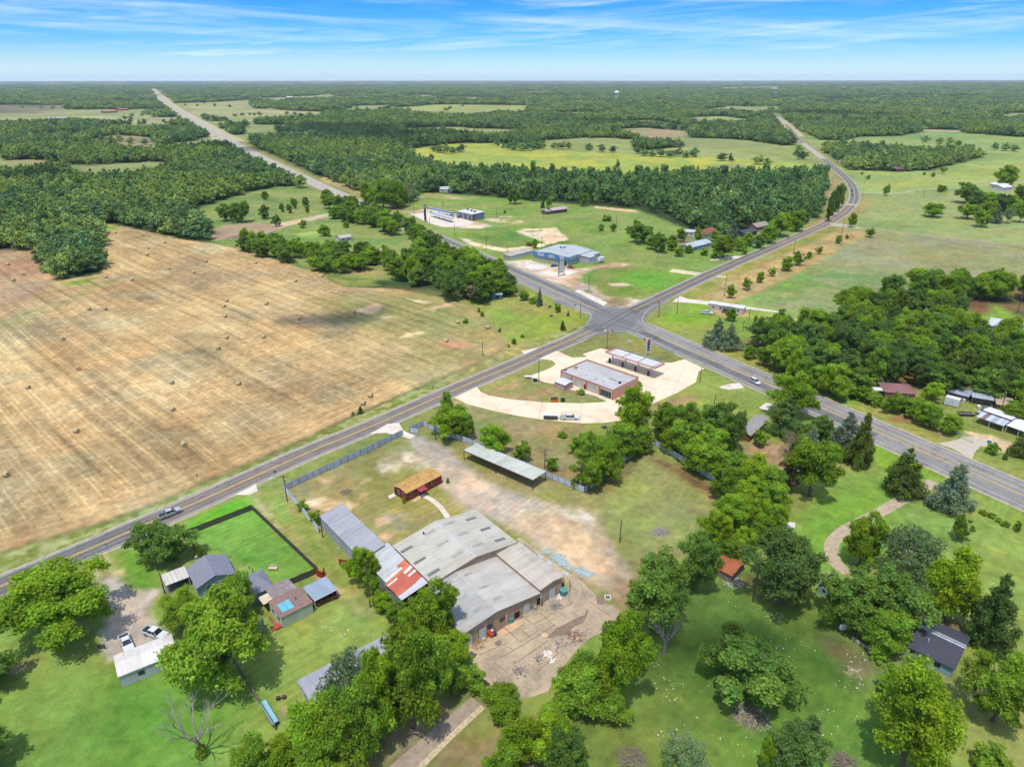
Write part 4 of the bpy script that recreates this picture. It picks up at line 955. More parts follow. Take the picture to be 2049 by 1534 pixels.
def forest_points():
    q = np.random.default_rng(8); X_, Y_, S_ = [], [], []
    r = 330.
    while r < 13000:
        sp = max(9.2, r*.0064)
        n = int(math.radians(100)*r/sp)
        a = math.radians(-50)+(np.arange(n)+q.random(n)*.9)*(math.radians(100)/n); rr_ = r+(q.random(n)-.5)*sp*.9
        X_.append(rr_*np.sin(a)); Y_.append(rr_*np.cos(a)); S_.append(np.full(n, sp)); r += sp*.9
    x = np.concatenate(X_); y = np.concatenate(Y_); s = np.concatenate(S_)
    ins = np.zeros(len(x), bool); 
    for w_ in WOODS: ins |= poly_sd(x, y, w_) > 0
    far = np.hypot(x, y) > 9000; ins |= far
    rg = 3.+s*.6
    for p_, _, _ in FW:
        rm = math.hypot(sum(a_[0] for a_ in p_)/len(p_), sum(a_[1] for a_ in p_)/len(p_)); am = max(1., min(30., .008*rm))
        ins &= ~(poly_sd(x, y, p_)+am*2*(fbm(x/(am*2.2), y/(am*2.2), 5, 4)-.5) > -2)
    dist = np.hypot(x, y)
    ins &= near_line(x, y, HW) > 17+np.minimum(dist, 3500)*.006; ins &= near_line(x, y, BR) > 13+dist*.002
    # thin woods and glades
    glade = fbm(x/260, y/260, 15, 3)
    ins &= ~((glade > .655) & (dist > 900))
    x, y, s = x[ins], y[ins], s[ins]; return x, y, s
fx, fy, fs = forest_points()
# ---------------------------------------------------------------- single trees, nearest first
T = tree_px
def many(rows, label, group, cat='tree'):
    for r in rows: T(*r, label, cat, group)
# lower left
T(112,1290,1112,228,'bright','large yellow-green oak overhanging the gravel drive beside the left road')
T(-60,1400,1290,150,'dark','dark tree at the left border of the bright lawn',)
T(-70,1580,1440,160,'dark','dark tree at the lower left corner of the bright lawn')
T(320,1128,1033,122,'dark','dense dark rounded cedar beside the farm road and the utility pole')
T(432,1375,1180,196,'oak','tall spreading oak between the white shed and the grey house')
T(474,1232,1148,78,'green','slimmer oak crowding the end of the grey house roof')
T(362,1262,1172,92,'oak','low oak at the left of the tall spreading oak, beside the drive')
T(728,1168,1086,68,'bright','bright bushy tree at the end of the grey corrugated shed')
many([(745,1195,1150,40,'green'),(765,1222,1180,44,'maple'),(790,1245,1200,46,'green'),(812,1262,1215,40,'maple'),(700,1150,1118,22,'shrub')], 'shrubby tree in the row along the red patched lean-to','shrubby trees beside the lean-to')
T(868,1292,1158,104,'maple','tall bright maple in front of the warehouse roof')
T(913,1338,1256,68,'maple','round bright tree touching the warehouse front corner')
many([(818,1448,1258,128,'green'),(756,1468,1302,94,'maple'),(858,1425,1268,105,'green'),(905,1390,1330,50,'green')], 'large mid-green tree in the thicket below the warehouse','thicket below the warehouse')
T(700,1432,1296,104,'grey','grey-green willow covering the long grey house roof')
T(662,1412,1362,44,'grey','thin grey-green tree at the near end of the long house roof')
many([(625,1545,1398,130,'maple'),(685,1535,1392,115,'green'),(725,1505,1365,92,'green'),(560,1560,1470,95,'maple'),(505,1580,1478,90,'green'),(650,1575,1450,110,'green'),(760,1470,1400,60,'maple')], 'leafy tree in the clump at the lower edge left of the concrete strip','clump left of the concrete strip')
many([(922,1378,1318,72,'shrub'),(950,1385,1340,42,'shrub'),(895,1372,1330,44,'shrub')], 'low dark shrub at the corner of the cracked yard','shrubs at the yard corner','shrub')
many([(1010,1442,1368,90,'maple'),(1172,1405,1310,100,'green'),(1240,1400,1230,118,'bright'),(1160,1430,1325,105,'green'),(1215,1440,1350,100,'green'),(1110,1460,1400,70,'green'),(1275,1335,1262,62,'maple')], 'bright tree in the thicket between the yard and the lawn','thicket at the right of the yard')
many([(1042,1530,1430,95,'maple'),(1105,1525,1418,105,'bright'),(1135,1575,1462,110,'dark'),(1005,1580,1485,80,'green')], 'leafy tree at the lower edge right of the concrete strip','clump right of the concrete strip')
T(1325,1258,1112,142,'dark','big dense dark tree beside the bare tree and the tan dirt')
T(1398,1180,1066,96,'dark','dark irregular tree beside the rusty roofed shed')
T(1575,1215,1052,172,'pine','large round pine with dark needles beside the curved drive')
T(1502,1405,1255,192,'dark','broad dark tree with broken limbs alone in the lower lawn')
many([(1712,1265,1145,130,'dark'),(1800,1262,1140,125,'dark'),(1780,1310,1218,92,'green'),(1740,1235,1160,80,'green')], 'dark tree crowding the roof of the black shingled house','dark trees over the black shingled house')
T(1825,1175,1046,142,'grey','airy grey-green willow above the black shingled house')
T(1732,1130,1020,76,'maple','upright bright tree inside the bend of the curved drive')
T(1912,1238,1096,108,'maple','broad bright tree behind the black shingled house')
T(1996,1288,1148,102,'cedar_dark','tall pointed dark cedar behind the end of the black house')
T(1838,1545,1334,178,'bright','big bright maple at the lower right edge of the lawn')
T(2010,1452,1312,136,'oak','spreading oak in the lower right corner')
T(2065,1400,1300,90,'oak','oak cut by the right border near the black house')
T(1600,1545,1430,112,'pine','dark pine at the lower edge between lawn and brush pile')
T(1537,1532,1474,32,'maple','small bright sapling beside the dark lower pine')
T(1370,1545,1470,92,'grey','sparse greyish bush by the brush pile at the lower edge','shrub')
T(1990,1545,1500,85,'shrub','low rounded bush in the lower right corner','shrub')
T(1758,1322,1286,42,'shrub','small shrub beside the white porch rail','shrub')
T(1790,1400,1345,70,'green','small green tree in front of the black house wall')
T(1868,1395,1350,56,'green','green tree hiding the near wall of the black house')
# along the white fence of the lot
T(1268,872,768,72,'maple','tall thin bright tree at the end of the station drive')
many([(1185,945,865,66,'green'),(1245,915,842,72,'green'),(1180,980,905,68,'green'),(1216,962,880,60,'green'),(1262,915,858,60,'green'),(1160,905,866,46,'green'),(1285,905,850,46,'green'),(1228,930,872,56,'green')], 'leafy tree on the white fence between the lot and the dry grass','trees on the lot fence facing the station')
many([(1340,880,806,72,'green'),(1385,876,804,78,'green'),(1440,882,800,78,'dark'),(1372,915,838,78,'green'),(1420,920,850,82,'green'),(1466,905,822,60,'dark'),(1350,905,848,58,'maple'),(1422,955,880,76,'green'),(1470,965,895,78,'green'),(1330,862,815,46,'green'),(1395,940,868,66,'maple'),
      (1512,980,905,68,'maple'),(1455,998,925,68,'green'),(1500,1018,950,76,'maple'),(1540,1005,930,66,'green'),(1552,1034,962,58,'green'),(1560,1062,1005,46,'green')], 'leafy tree in the belt behind the right-hand lot fence','tree belt along the right-hand lot fence')
many([(1472,1062,985,86,'bright'),(1438,1092,1015,68,'bright'),(1510,1062,992,60,'bright'),(1490,1108,1048,60,'bright'),(1530,1085,1030,56,'green'),(1460,1125,1075,50,'green')], 'bright yellow-green tree at the near end of the fence belt','bright trees at the end of the belt')
T(1578,978,912,52,'brown','brown half dead tree beside the oak and the fence belt')
T(1580,912,858,42,'bare','pale leafless small tree by the brown cottage','dead tree')
T(1632,992,876,112,'oak','open oak on the bright lawn beside the highway')
T(1592,835,744,96,'bright','tall bright maple leaning over the highway')
T(1574,868,786,74,'cedar_dark','dark cedar under the tall bright maple by the brown cottage')
T(1600,905,858,48,'cedar','olive cedar shrub behind the bare pale tree')
many([(1645,884,830,50,'dark'),(1615,884,845,44,'dark'),(1625,900,850,40,'cedar_grey')], 'dark bush at the highway edge below the bright maple','bushes at the highway edge','shrub')
T(1522,892,858,32,'green','small round tree in front of the brown cottage')
T(1696,908,822,78,'cedar_grey','pale blue-green cedar beside the highway')
T(1728,928,826,60,'cedar','olive cedar right against the pale blue-green cedar')
T(1812,985,892,86,'cedar','twin-topped olive cedar alone on the highway lawn')
T(1915,1020,924,90,'cedar_grey','wide silver-green cedar at the start of the curved drive')
T(1925,1078,1028,38,'green','small tree with round crown on the right lawn')
many([(1968,1030,1018,18,'shrub'),(1985,1036,1024,16,'shrub'),(2012,1054,1040,18,'shrub'),(2037,1062,1042,14,'shrub'),(1998,1044,1034,12,'shrub')], 'low shrub in the row beside the highway','shrub row beside the highway','shrub')
T(905,874,806,84,'maple','wide bright tree behind the white fence near the lot entrance')
T(894,826,782,26,'green','narrow tree standing at the station drive mouth')
T(932,878,830,42,'green','slim tree at the right side of the wide bright tree')
T(985,908,847,66,'maple','round tree standing behind the long grey carport')
T(1045,922,882,42,'green','smaller round tree behind the long grey carport')
many([(1104,940,914,26,'shrub'),(1125,875,862,22,'shrub'),(1000,925,912,16,'shrub'),(1150,975,955,22,'shrub')], 'scrubby bush in the dry grass behind the carport','bushes behind the carport','shrub')
T(604,1022,1000,22,'shrub','bush growing through the white fence near the lane pole','shrub')
T(630,1048,1020,24,'shrub','bush growing against the corner of the corrugated shed','shrub')
T(400,1112,1088,14,'shrub','small round shrub by the orange board fence','shrub')
T(664,1003,992,8,'shrub','small dark bush at the end of the red house','shrub') if False else None
T(808,1006,992,8,'shrub','tiny clipped shrub at the near corner of the red house','shrub')
T(896,966,955,8,'shrub','tiny clipped shrub at the far corner of the red house','shrub')
T(1163,789,776,20,'bright','bright shrub behind the station store','shrub')
T(721,826,811,14,'cedar_dark','small pointed cedar beside two hay bales')
T(706,830,822,7,'cedar_dark','tiny cedar at the hay field edge')
T(932,646,636,13,'shrub','lone scrub bush on the hay field','shrub')
# corner field
T(1080,610,576,16,'cedar_grey','narrow grey-green cedar at the highway edge of the corner field')
T(1126,660,640,13,'cedar_dark','small dark cedar in the middle of the corner field')
many([(1116,624,606,15,'shrub'),(1137,632,620,6,'cedar_dark'),(1068,606,592,24,'shrub'),(1048,600,580,24,'shrub'),(1100,615,610,8,'shrub'),(1029,688,676,11,'shrub'),(1018,694,688,7,'shrub'),(965,632,622,10,'shrub'),(958,624,615,8,'shrub'),(1000,664,655,7,'shrub'),(1045,675,668,10,'shrub')], 'scrub bush on the edge of the corner field','scrub on the corner field','shrub')
# right of the highway
T(1437,692,636,56,'cedar_grey','left one of two silver-green cedars facing the station')
T(1462,698,646,46,'cedar_grey','right one of two silver-green cedars facing the station')
T(1464,641,616,25,'green','round tree in front of the mobile home')
many([(1789,826,784,44,'green'),(1832,834,795,46,'green'),(1852,850,800,40,'green'),(1866,855,808,44,'green'),(1906,868,826,42,'green'),(1812,822,792,36,'dark')], 'tree in the front row between the brown roof and the highway','front row before the brown roof')
T(1866,802,762,42,'bright','yellow-green tree at the corner of the brown roof')
many([(1730,802,770,60,'shrub'),(1752,812,790,36,'shrub'),(1700,790,758,52,'shrub'),(1762,775,752,26,'cedar_grey')], 'bush at the end of the wood beside the brown roof','bushes at the wood end','shrub')
T(1987,908,884,28,'shrub','bush by the mailbox of the metal carport','shrub')
T(2014,918,895,10,'cedar','thin cedar shrub by the carport driveway','shrub')
T(2048,912,862,46,'cedar','olive cedar cut by the right border beside the highway')
T(2035,845,800,60,'green','tree behind the sheds at the right border')
# orchard strip
many([(1463,595,568,22,'green'),(1495,579,554,20,'green'),(1522,564,544,18,'green'),(1546,552,534,18,'green'),(1576,540,514,27,'green'),(1598,529,502,28,'green'),(1619,517,503,12,'green'),(1640,507,492,16,'green'),(1679,486,470,15,'green'),(1695,478,469,8,'green'),(1742,474,456,20,'green')], 'young round tree in the row along the farm road','orchard row along the farm road')
T(1706,453,426,18,'green','upright tree at the mouth of the dirt track')
# meadow at the upper right
T(1775,390,368,15,'green','slim tree beside the gravel track on the meadow')
T(1885,383,370,19,'green','round tree at the end of the gravel track')
many([(1738,360,349,9,'green'),(1868,354,345,8,'green'),(1888,346,334,14,'oak'),(1725,349,344,6,'shrub'),(1850,350,344,6,'shrub')], 'small tree on the meadow below the strip wood','small trees below the strip wood')
T(1868,432,406,40,'oak','umbrella shaped oak alone on the meadow')
T(1938,436,408,40,'oak','oak at the lower left of the meadow grove')
T(1967,452,420,37,'oak','oak at the front of the meadow grove')
T(1996,444,410,24,'cedar_grey','pale cedar in the meadow grove')
T(2014,372,331,44,'green','tall dark tree behind the white barn roof')
many([(1940,404,366,52,'dark'),(1960,410,380,40,'dark'),(1985,418,385,40,'oak'),(2005,425,388,38,'dark'),(2030,428,390,40,'oak'),(1978,436,402,34,'oak'),(1958,424,392,36,'dark'),(2048,405,370,36,'dark'),(2046,442,405,30,'oak'),(2020,445,415,24,'grey')], 'dark oak in the meadow grove by the white barn','meadow grove')
# field behind the blue shop
many([(1285,484,446,52,'dark'),(1323,502,466,34,'dark'),(1305,497,470,30,'green'),(1345,500,480,24,'shrub'),(1273,470,440,24,'green')], 'dark tree in the group at the edge of the shop field','group at the edge of the shop field')
many([(1203,461,448,14,'shrub'),(1227,462,447,14,'shrub'),(1215,441,430,22,'shrub'),(1258,466,452,14,'shrub'),(1010,427,420,6,'shrub')], 'rounded bush on the shop field','bushes on the shop field','shrub')
many([(1070,495,478,16,'shrub'),(1060,492,483,16,'shrub')], 'bright bush on the mound by the sand','bushes by the sand','shrub')
many([(1029,406,377,28,'dark'),(1065,401,378,18,'dark'),(1086,415,397,10,'cedar_dark'),(1099,414,392,16,'green'),(1168,411,386,22,'dark')], 'single tree standing before the pine wood','trees before the pine wood')
many([(735,405,364,34,'green'),(766,414,358,44,'green'),(792,413,362,40,'green'),(817,405,362,24,'bare'),(750,412,372,36,'green'),(805,410,372,26,'green')], 'tree in the clump beside the highway above the second station','clump above the second station')
# pond clearing
T(451,440,408,34,'dark','left one of two round trees above the tilled patch')
T(480,442,403,42,'dark','right one of two round trees above the tilled patch')
many([(528,436,410,24,'dark'),(552,452,430,20,'dark'),(529,398,382,15,'green'),(564,423,406,13,'dark'),(579,425,408,15,'dark'),(588,416,396,14,'dark'),(611,412,394,18,'dark'),(614,425,410,9,'green'),(606,455,440,18,'green'),(649,471,450,26,'green'),(693,455,442,14,'green')], 'single dark tree in the pond clearing','trees in the pond clearing')
# house group by the farm road
many([(1398,484,452,22,'green'),(1449,514,470,46,'oak'),(1468,478,440,26,'cedar_grey'),(1432,482,458,22,'green'),(1541,484,450,32,'green'),(1564,470,425,44,'oak'),(1596,460,420,34,'green'),(1364,482,456,22,'green'),(1480,500,474,26,'green'),(1497,490,465,24,'green'),(1490,508,490,14,'shrub'),(1430,517,500,14,'shrub'),(1410,510,495,18,'shrub'),(1360,512,492,22,'shrub'),(1520,495,470,26,'dark'),(1378,505,490,20,'shrub'),(1345,492,470,22,'green')], 'garden tree round the houses by the farm road','garden trees by the farm road')
many([(1668,428,380,20,'dark'),(1676,420,372,20,'dark'),(1684,412,368,18,'dark'),(1661,440,398,18,'dark')], 'dark tree in the clump inside the road bend','clump in the road bend')
# the wood right of the highway
R1 = W([(1490,704),(1560,742),(1640,782),(1700,806),(1722,776),(1760,770),(1800,778),(1880,790),(1970,800),(2060,812),(2060,712),(1985,702),(1955,682),(1945,660),(1915,640),(1905,628),(1850,622),(1700,648),(1600,668),(1540,690)])
R2 = W([(1690,640),(1740,622),(1800,606),(1900,612),(1950,600),(2060,606),(2060,585),(1950,585),(1800,590),(1720,612)])
kq = random.Random(4)
def wood(poly, sp, seed, kinds, hr, wr, label, group):
    for x, y in scatter(poly, sp, seed):
        k = kq.choice(kinds); add_tree(k, Vector((x, y, 0)), kq.uniform(*hr), kq.uniform(*wr), label, 'tree', group, q=kq)
wood(R1, 9.2, 5, ['dark','dark','oak','green','pine','pine','oak','cedar','green','dark'], (10, 15.5), (9.5, 14), 'tree in the dense wood right of the highway', 'wood right of the highway')
wood(R2, 11, 6, ['oak','dark','oak','green'], (12, 17), (11, 15), 'big oak at the back of the wood below the weedy field', 'oaks at the back of the wood')
many([(1502,716,690,30,'green'),(1530,730,690,34,'green'),(1562,742,690,36,'bright'),(1590,756,694,40,'bright'),(1610,768,715,40,'green'),(1636,778,728,44,'green'),(1660,790,728,36,'bright'),(1684,800,752,44,'green')], 'bright tree on the highway edge of the wood', 'bright edge of the wood')
many([(1550,660,645,5,'cedar_dark'),(1525,664,642,6,'cedar_dark'),(1544,662,648,5,'cedar_dark'),(1512,646,630,9,'green'),(1524,640,632,4,'shrub')], 'sapling in the line beside the ditch', 'saplings by the ditch')
# hedgerow woods on the hay field side of the highway
wood(W([(484,504),(600,537),(652,549),(662,556),(760,540),(795,556),(800,540),(770,522),(740,515),(640,515),(560,500),(500,488)]), 10.5, 11, ['green','dark','oak','oak','dark'], (8.5, 13), (10, 13.5), 'tree in the hedgerow above the hay field', 'hedgerow above the hay field')
wood(W([(790,568),(878,600),(950,612),(1040,598),(1046,578),(985,552),(925,520),(870,506),(835,505),(830,528),(800,545)]), 10.5, 12, ['green','dark','oak','oak','pine','dark'], (9, 15), (9, 13), 'tree in the thick grove between hay field and highway', 'grove between hay field and highway')
wood(W([(648,404),(668,440),(720,452),(800,476),(862,506),(885,498),(850,474),(800,452),(745,430),(700,412),(660,398)]), 12, 13, ['green','dark','oak','dark'], (8, 13), (10, 13), 'tree in the line along the far side of the highway', 'tree line along the highway')
many([(720,516,492,26,'oak'),(745,520,494,28,'oak'),(775,540,515,24,'oak'),(800,560,530,24,'green'),(770,515,490,22,'green')], 'garden tree between the hedgerow and the highway', 'garden trees before the highway')
T(890,520,488,18,'pine','thin pine standing above the highway grove')
T(951,604,568,34,'brown','rusty brown dying tree on the grove edge')
# first ranks of the left-hand forest stand as single trees
o_ = np.argsort(np.hypot(fx, fy)); inview = [i for i in o_ if abs(fx[i]/fy[i]) < .8]
nind = sum(1 for o in C.objects if o.get('category') in ('tree', 'shrub', 'dead tree'))
take = inview[:max(0, 318-nind)]
for i in take:
    add_tree(kq.choice(['oak','dark','green','dark','oak']), Vector((fx[i], fy[i], 0)), kq.uniform(9.5, 14), kq.uniform(10, 13.5), 'tree on the front edge of the big woods', 'tree', 'front edge of the big woods', q=kq)
keep = np.ones(len(fx), bool); keep[np.array(take, int)] = False
fx, fy, fs = fx[keep], fy[keep], fs[keep]
extra = [(870,304),(880,306),(893,308),(905,307),(918,305),(925,304),(985,290),(995,293),(1008,297),(1020,300),(1032,301),(1045,302),(1056,302),(1066,300),(1076,299),(1086,297),(1108,297),(1123,299),(1138,298),(1203,304),(1178,301),(1227,305),(1444,322),(1461,323),(1517,329),(1534,330),(1594,311),(1604,319),(1598,304),(1275,309),(1290,312),(1305,313),(1322,314),(1340,315),(1355,313),(1372,316),(1388,314),(1270,300),
 (45,216),(83,217),(107,218),(265,233),(285,233),(300,232),(262,241),(250,240),(370,212),(395,213),(410,210),(430,213),(460,215),(470,234),(485,233),(500,232),(510,232),(520,232),(575,230),(590,231),(620,231),(900,219),(893,223),(926,213),(1790,300),(1850,286),(1880,288),(1900,290),(1917,292),(1990,300),(2010,302),(2030,303),(120,290),(190,292),(205,286),(225,292),(240,284),(262,288),(290,290),(200,300)]
ex = [P(*e) for e in extra]
fx = np.concatenate((fx, [p.x for p in ex])); fy = np.concatenate((fy, [p.y for p in ex])); fs = np.concatenate((fs, [7.]*len(ex)))
rq = np.random.default_rng(5); n = len(fx)
pineW = W([(940,330),(1100,345),(1300,352),(1500,352),(1652,356),(1650,430),(1606,454),(1500,466),(1380,466),(1275,420),(1060,404),(957,394),(900,370)])
ispine = poly_sd(fx, fy, pineW) > 0
hh = rq.uniform(8.5, 15.5, n); hh[ispine] = rq.uniform(14, 19.5, ispine.sum()); hh[-len(ex):] = rq.uniform(9, 13, len(ex))
dist = np.hypot(fx, fy); wdt = np.maximum(fs*1.36, 10.)*rq.uniform(.75, 1.35, n); wdt[ispine] *= .9; wdt[-len(ex):] = rq.uniform(12, 18, len(ex))
patch = fbm(fx/170, fy/170, 19, 2)
kind = np.where(rq.random(n) < .08, 3, rq.integers(0, 3, n)); kind = np.where((patch > .56) & (rq.random(n) < .6), 3+rq.integers(0, 2, n), kind); kind = np.where(ispine & (rq.random(n) < .85), 3+rq.integers(0, 2, n), kind)
pt2 = fbm(fx/90+7, fy/90, 29, 3); r5 = rq.random(n)
kind = np.where(~ispine & (pt2 > .53) & (r5 < .55), np.where(rq.random(n) < .5, 5, 7), kind); kind = np.where(~ispine & (pt2 < .44) & (r5 < .5), 6, kind)
hh = hh*(1+.35*(rq.random(n) < .06))
fz = rise(fx, fy)-.2
me = bpy.data.meshes.new('forest'); me.vertices.add(n); me.vertices.foreach_set('co', np.stack((fx, fy, fz), 1).astype(np.float32).ravel())
a_ = me.attributes.new('scl', 'FLOAT_VECTOR', 'POINT'); a_.data.foreach_set('vector', np.stack((wdt/9, wdt/9, hh/10), 1).astype(np.float32).ravel())
a_ = me.attributes.new('rotz', 'FLOAT', 'POINT'); a_.data.foreach_set('value', rq.uniform(0, 6.28, n).astype(np.float32))
a_ = me.attributes.new('kind', 'INT', 'POINT'); a_.data.foreach_set('value', kind.astype(np.int32))
fo = bpy.data.objects.new('forest', me); C.objects.link(fo); fo['kind'] = 'stuff'; fo['label'] = 'mixed forest of oaks and pines reaching to the horizon'
ng = bpy.data.node_groups.new('forest_planting', 'GeometryNodeTree')
ng.interface.new_socket('Geometry', in_out='INPUT', socket_type='NodeSocketGeometry'); ng.interface.new_socket('Geometry', in_out='OUTPUT', socket_type='NodeSocketGeometry')
gi = ng.nodes.new('NodeGroupInput'); g_o = ng.nodes.new('NodeGroupOutput'); iop = ng.nodes.new('GeometryNodeInstanceOnPoints'); ci = ng.nodes.new('GeometryNodeCollectionInfo')
ci.inputs['Collection'].default_value = pc; ci.inputs['Separate Children'].default_value = True; ci.inputs['Reset Children'].default_value = True
def named(nm, ty):
    k = ng.nodes.new('GeometryNodeInputNamedAttribute'); k.data_type = ty; k.inputs['Name'].default_value = nm
    return [s for s in k.outputs if s.enabled][0]
ng.links.new(gi.outputs[0], iop.inputs['Points']); ng.links.new(ci.outputs[0], iop.inputs['Instance']); iop.inputs['Pick Instance'].default_value = True
ng.links.new(named('kind', 'INT'), iop.inputs['Instance Index']); ng.links.new(named('scl', 'FLOAT_VECTOR'), iop.inputs['Scale'])
cx_ = ng.nodes.new('ShaderNodeCombineXYZ'); ng.links.new(named('rotz', 'FLOAT'), cx_.inputs[2])
er = ng.nodes.new('FunctionNodeEulerToRotation'); ng.links.new(cx_.outputs[0], er.inputs[0]); ng.links.new(er.outputs[0], iop.inputs['Rotation'])
ng.links.new(iop.outputs[0], g_o.inputs[0])
md = fo.modifiers.new('planting', 'NODES'); md.node_group = ng
print('trees', nind, 'forest', n)
# ================================================================ BUILDINGS
GLASS = mat('window_glass', S(52,60,70), .12, 0, .6, var=.1)
WHITE = mat('white_trim', S(235,234,230), .6, var=.08)
class B_:
    """a building standing on p0 with its front edge p0->p1; local x along the front, y into depth"""
    def __init__(s, name, label, cat, p0, p1, group=None):
        d = p1-p0; s.L = math.hypot(d.x, d.y); s.rz = math.atan2(d.y, d.x); s.o = Vector((p0.x, p0.y, 0))
        s.root = thing(name, label, cat, s.o, s.rz, group)
        s.c, s.s = math.cos(s.rz), math.sin(s.rz)
    def loc(s, p):
        d = p-s.o; return Vector((d.x*s.c+d.y*s.s, -d.x*s.s+d.y*s.c, p.z))
    def world(s, x, y, z=0.): return Vector((s.o.x+x*s.c-y*s.s, s.o.y+x*s.s+y*s.c, z))
    def part(s, name, mb, m, parent=None, label=None, bevel=0.):
        o = mb.obj(name, m, parent or s.root, bevel)
        if label: o['label'] = label
        return o
    def slope(s, name, pts, m, th=.14, label=None):
        return s.part(name, MB().slab(pts, th), m, None, label)
    def rect(s, mb, side, u0, u1, z0, z1, d0, d1, W):
        """box on a wall: d0..d1 metres proud of it"""
        if side == 'f': mb.box(u0, u1, -d1, -d0, z0, z1)
        elif side == 'b': mb.box(u0, u1, W+d0, W+d1, z0, z1)
        elif side == 'l': mb.box(-d1, -d0, u0, u1, z0, z1)
        else: mb.box(s.L+d0, s.L+d1, u0, u1, z0, z1)
        return mb
    def window(s, side, u, z, w, h, W=0., fm=None, gm=None):
        f = s.part('window', s.rect(MB(), side, u-w/2-.08, u+w/2+.08, z-.08, z+h+.08, -.02, .04, W), fm or WHITE)
        s.part('pane', s.rect(MB(), side, u-w/2, u+w/2, z, z+h, .03, .052, W), gm or GLASS, f); return f
    def door(s, side, u, w, h, m, W=0., z=0.05, name='door', frame=None):
        f = s.part(name, s.rect(MB(), side, u-w/2, u+w/2, z, z+h, -.02, .05, W), m)
        if frame:
            mb = MB(); s.rect(mb, side, u-w/2-.1, u-w/2, z, z+h+.1, -.02, .07, W); s.rect(mb, side, u+w/2, u+w/2+.1, z, z+h+.1, -.02, .07, W); s.rect(mb, side, u-w/2, u+w/2, z+h, z+h+.1, -.02, .07, W)
            s.part('frame', mb, frame, f)
        return f
    def body(s, W, eave, ridge, rt, wall, roof, oh=.4, x0=0., x1=None, y0=0., th=.16, base=True):
        """walls and roof in one go"""
        x1 = s.L if x1 is None else x1; y1 = y0+W; xm = (x0+x1)/2; ym = (y0+y1)/2; k = th
        if rt == 'y':
            s.part('wall', MB().prism([(x0,0),(x1,0),(x1,eave),(xm,ridge),(x0,eave)], y0, y1), wall)
            g = (ridge-eave)/(xm-x0)*oh
            s.slope('roof', [(x0-oh,y0-oh,eave-g+k),(xm,y0-oh,ridge+k),(xm,y1+oh,ridge+k),(x0-oh,y1+oh,eave-g+k)], roof, k-.01)
            s.slope('roof', [(xm,y0-oh,ridge+k),(x1+oh,y0-oh,eave-g+k),(x1+oh,y1+oh,eave-g+k),(xm,y1+oh,ridge+k)], roof, k-.01)
        elif rt == 'x':
            s.part('wall', MB().prism([(y0,0),(y1,0),(y1,eave),(ym,ridge),(y0,eave)], x0, x1, 'x'), wall)
            g = (ridge-eave)/(ym-y0)*oh
            s.slope('roof', [(x0-oh,y0-oh,eave-g+k),(x1+oh,y0-oh,eave-g+k),(x1+oh,ym,ridge+k),(x0-oh,ym,ridge+k)], roof, k-.01)
            s.slope('roof', [(x0-oh,ym,ridge+k),(x1+oh,ym,ridge+k),(x1+oh,y1+oh,eave-g+k),(x0-oh,y1+oh,eave-g+k)], roof, k-.01)
        elif rt == 'shed':      # low at the front, high at the back
            s.part('wall', MB().prism([(y0,0),(y1,0),(y1,ridge),(y0,eave)], x0, x1, 'x'), wall)
            g = (ridge-eave)/W*oh
            s.slope('roof', [(x0-oh,y0-oh,eave-g+k),(x1+oh,y0-oh,eave-g+k),(x1+oh,y1+oh,ridge+g+k),(x0-oh,y1+oh,ridge+g+k)], roof, k-.01)
        elif rt == 'hip':
            s.part('wall', MB().box(x0,x1,y0,y1,0,eave), wall)
            a = min(W, x1-x0)/2+oh; e = eave+.02; r_ = ridge
            p = [(x0-oh,y0-oh,e),(x1+oh,y0-oh,e),(x1+oh,y1+oh,e),(x0-oh,y1+oh,e)]
            q = ((x0-oh+a,ym,r_),(x1+oh-a,ym,r_)) if x1-x0 >= W else ((xm,y0-oh+a,r_),(xm,y1+oh-a,r_))
            mb = MB()
            if x1-x0 >= W: fs_ = [(p[0],p[1],q[1],q[0]),(p[1],p[2],q[1]),(p[2],p[3],q[0],q[1]),(p[3],p[0],q[0])]
            else: fs_ = [(p[0],p[1],q[0]),(p[1],p[2],q[1],q[0]),(p[2],p[3],q[1]),(p[3],p[0],q[0],q[1])]
            for f in fs_: mb.poly(f)
            mb.poly(p[::-1]); s.part('roof', mb, roof)
        else:
            s.part('wall', MB().box(x0,x1,y0,y1,0,eave), wall)
            s.slope('roof', [(x0-oh,y0-oh,eave+k),(x1+oh,y0-oh,eave+k),(x1+oh,y1+oh,eave+k),(x0-oh,y1+oh,eave+k)], roof, k-.01)
def depth(b, p): return b.loc(p).y
# ---------------------------------------------------------------- the warehouse
WH = Z(760, 1000, 2045/300); U_ = Z(560, 920, 2045/340)
TAN = corr('tan_siding', S(204,176,150), 'X', .45, .6, 0, .86, S(150,120,98), .35)
TANR = corr('tan_siding_side', S(204,176,150), 'Y', .45, .6, 0, .86, S(150,120,98), .35)
RF1 = corr('weathered_roof', S(206,200,184), 'Y', 1.15, .5, 0, .90, S(176,166,144), .35)
RF2 = corr('grey_roof', S(190,188,181), 'Y', 1.15, .5, 0, .90, S(150,148,142), .4)
RF3 = corr('paler_roof', S(208,202,191), 'Y', .6, .5, 0, .90, S(178,166,148), .3)
RF4 = corr('beige_roof', S(208,198,180), 'Y', .6, .5, 0, .90, S(160,158,150), .4)
FASC = mat('cream_fascia', S(226,206,170), .6, var=.08)
SKY_L = mat('skylight_sheet', S(128,126,122), .3, var=.25, scale=1.5); SKY_P = mat('pale_skylight_sheet', S(176,172,166), .3, var=.2, scale=1.5)
w = B_('warehouse', 'large tan metal warehouse with three stepped grey gable roofs', 'warehouse', V_(265,1058,4.), V_(1390,412,4.5))
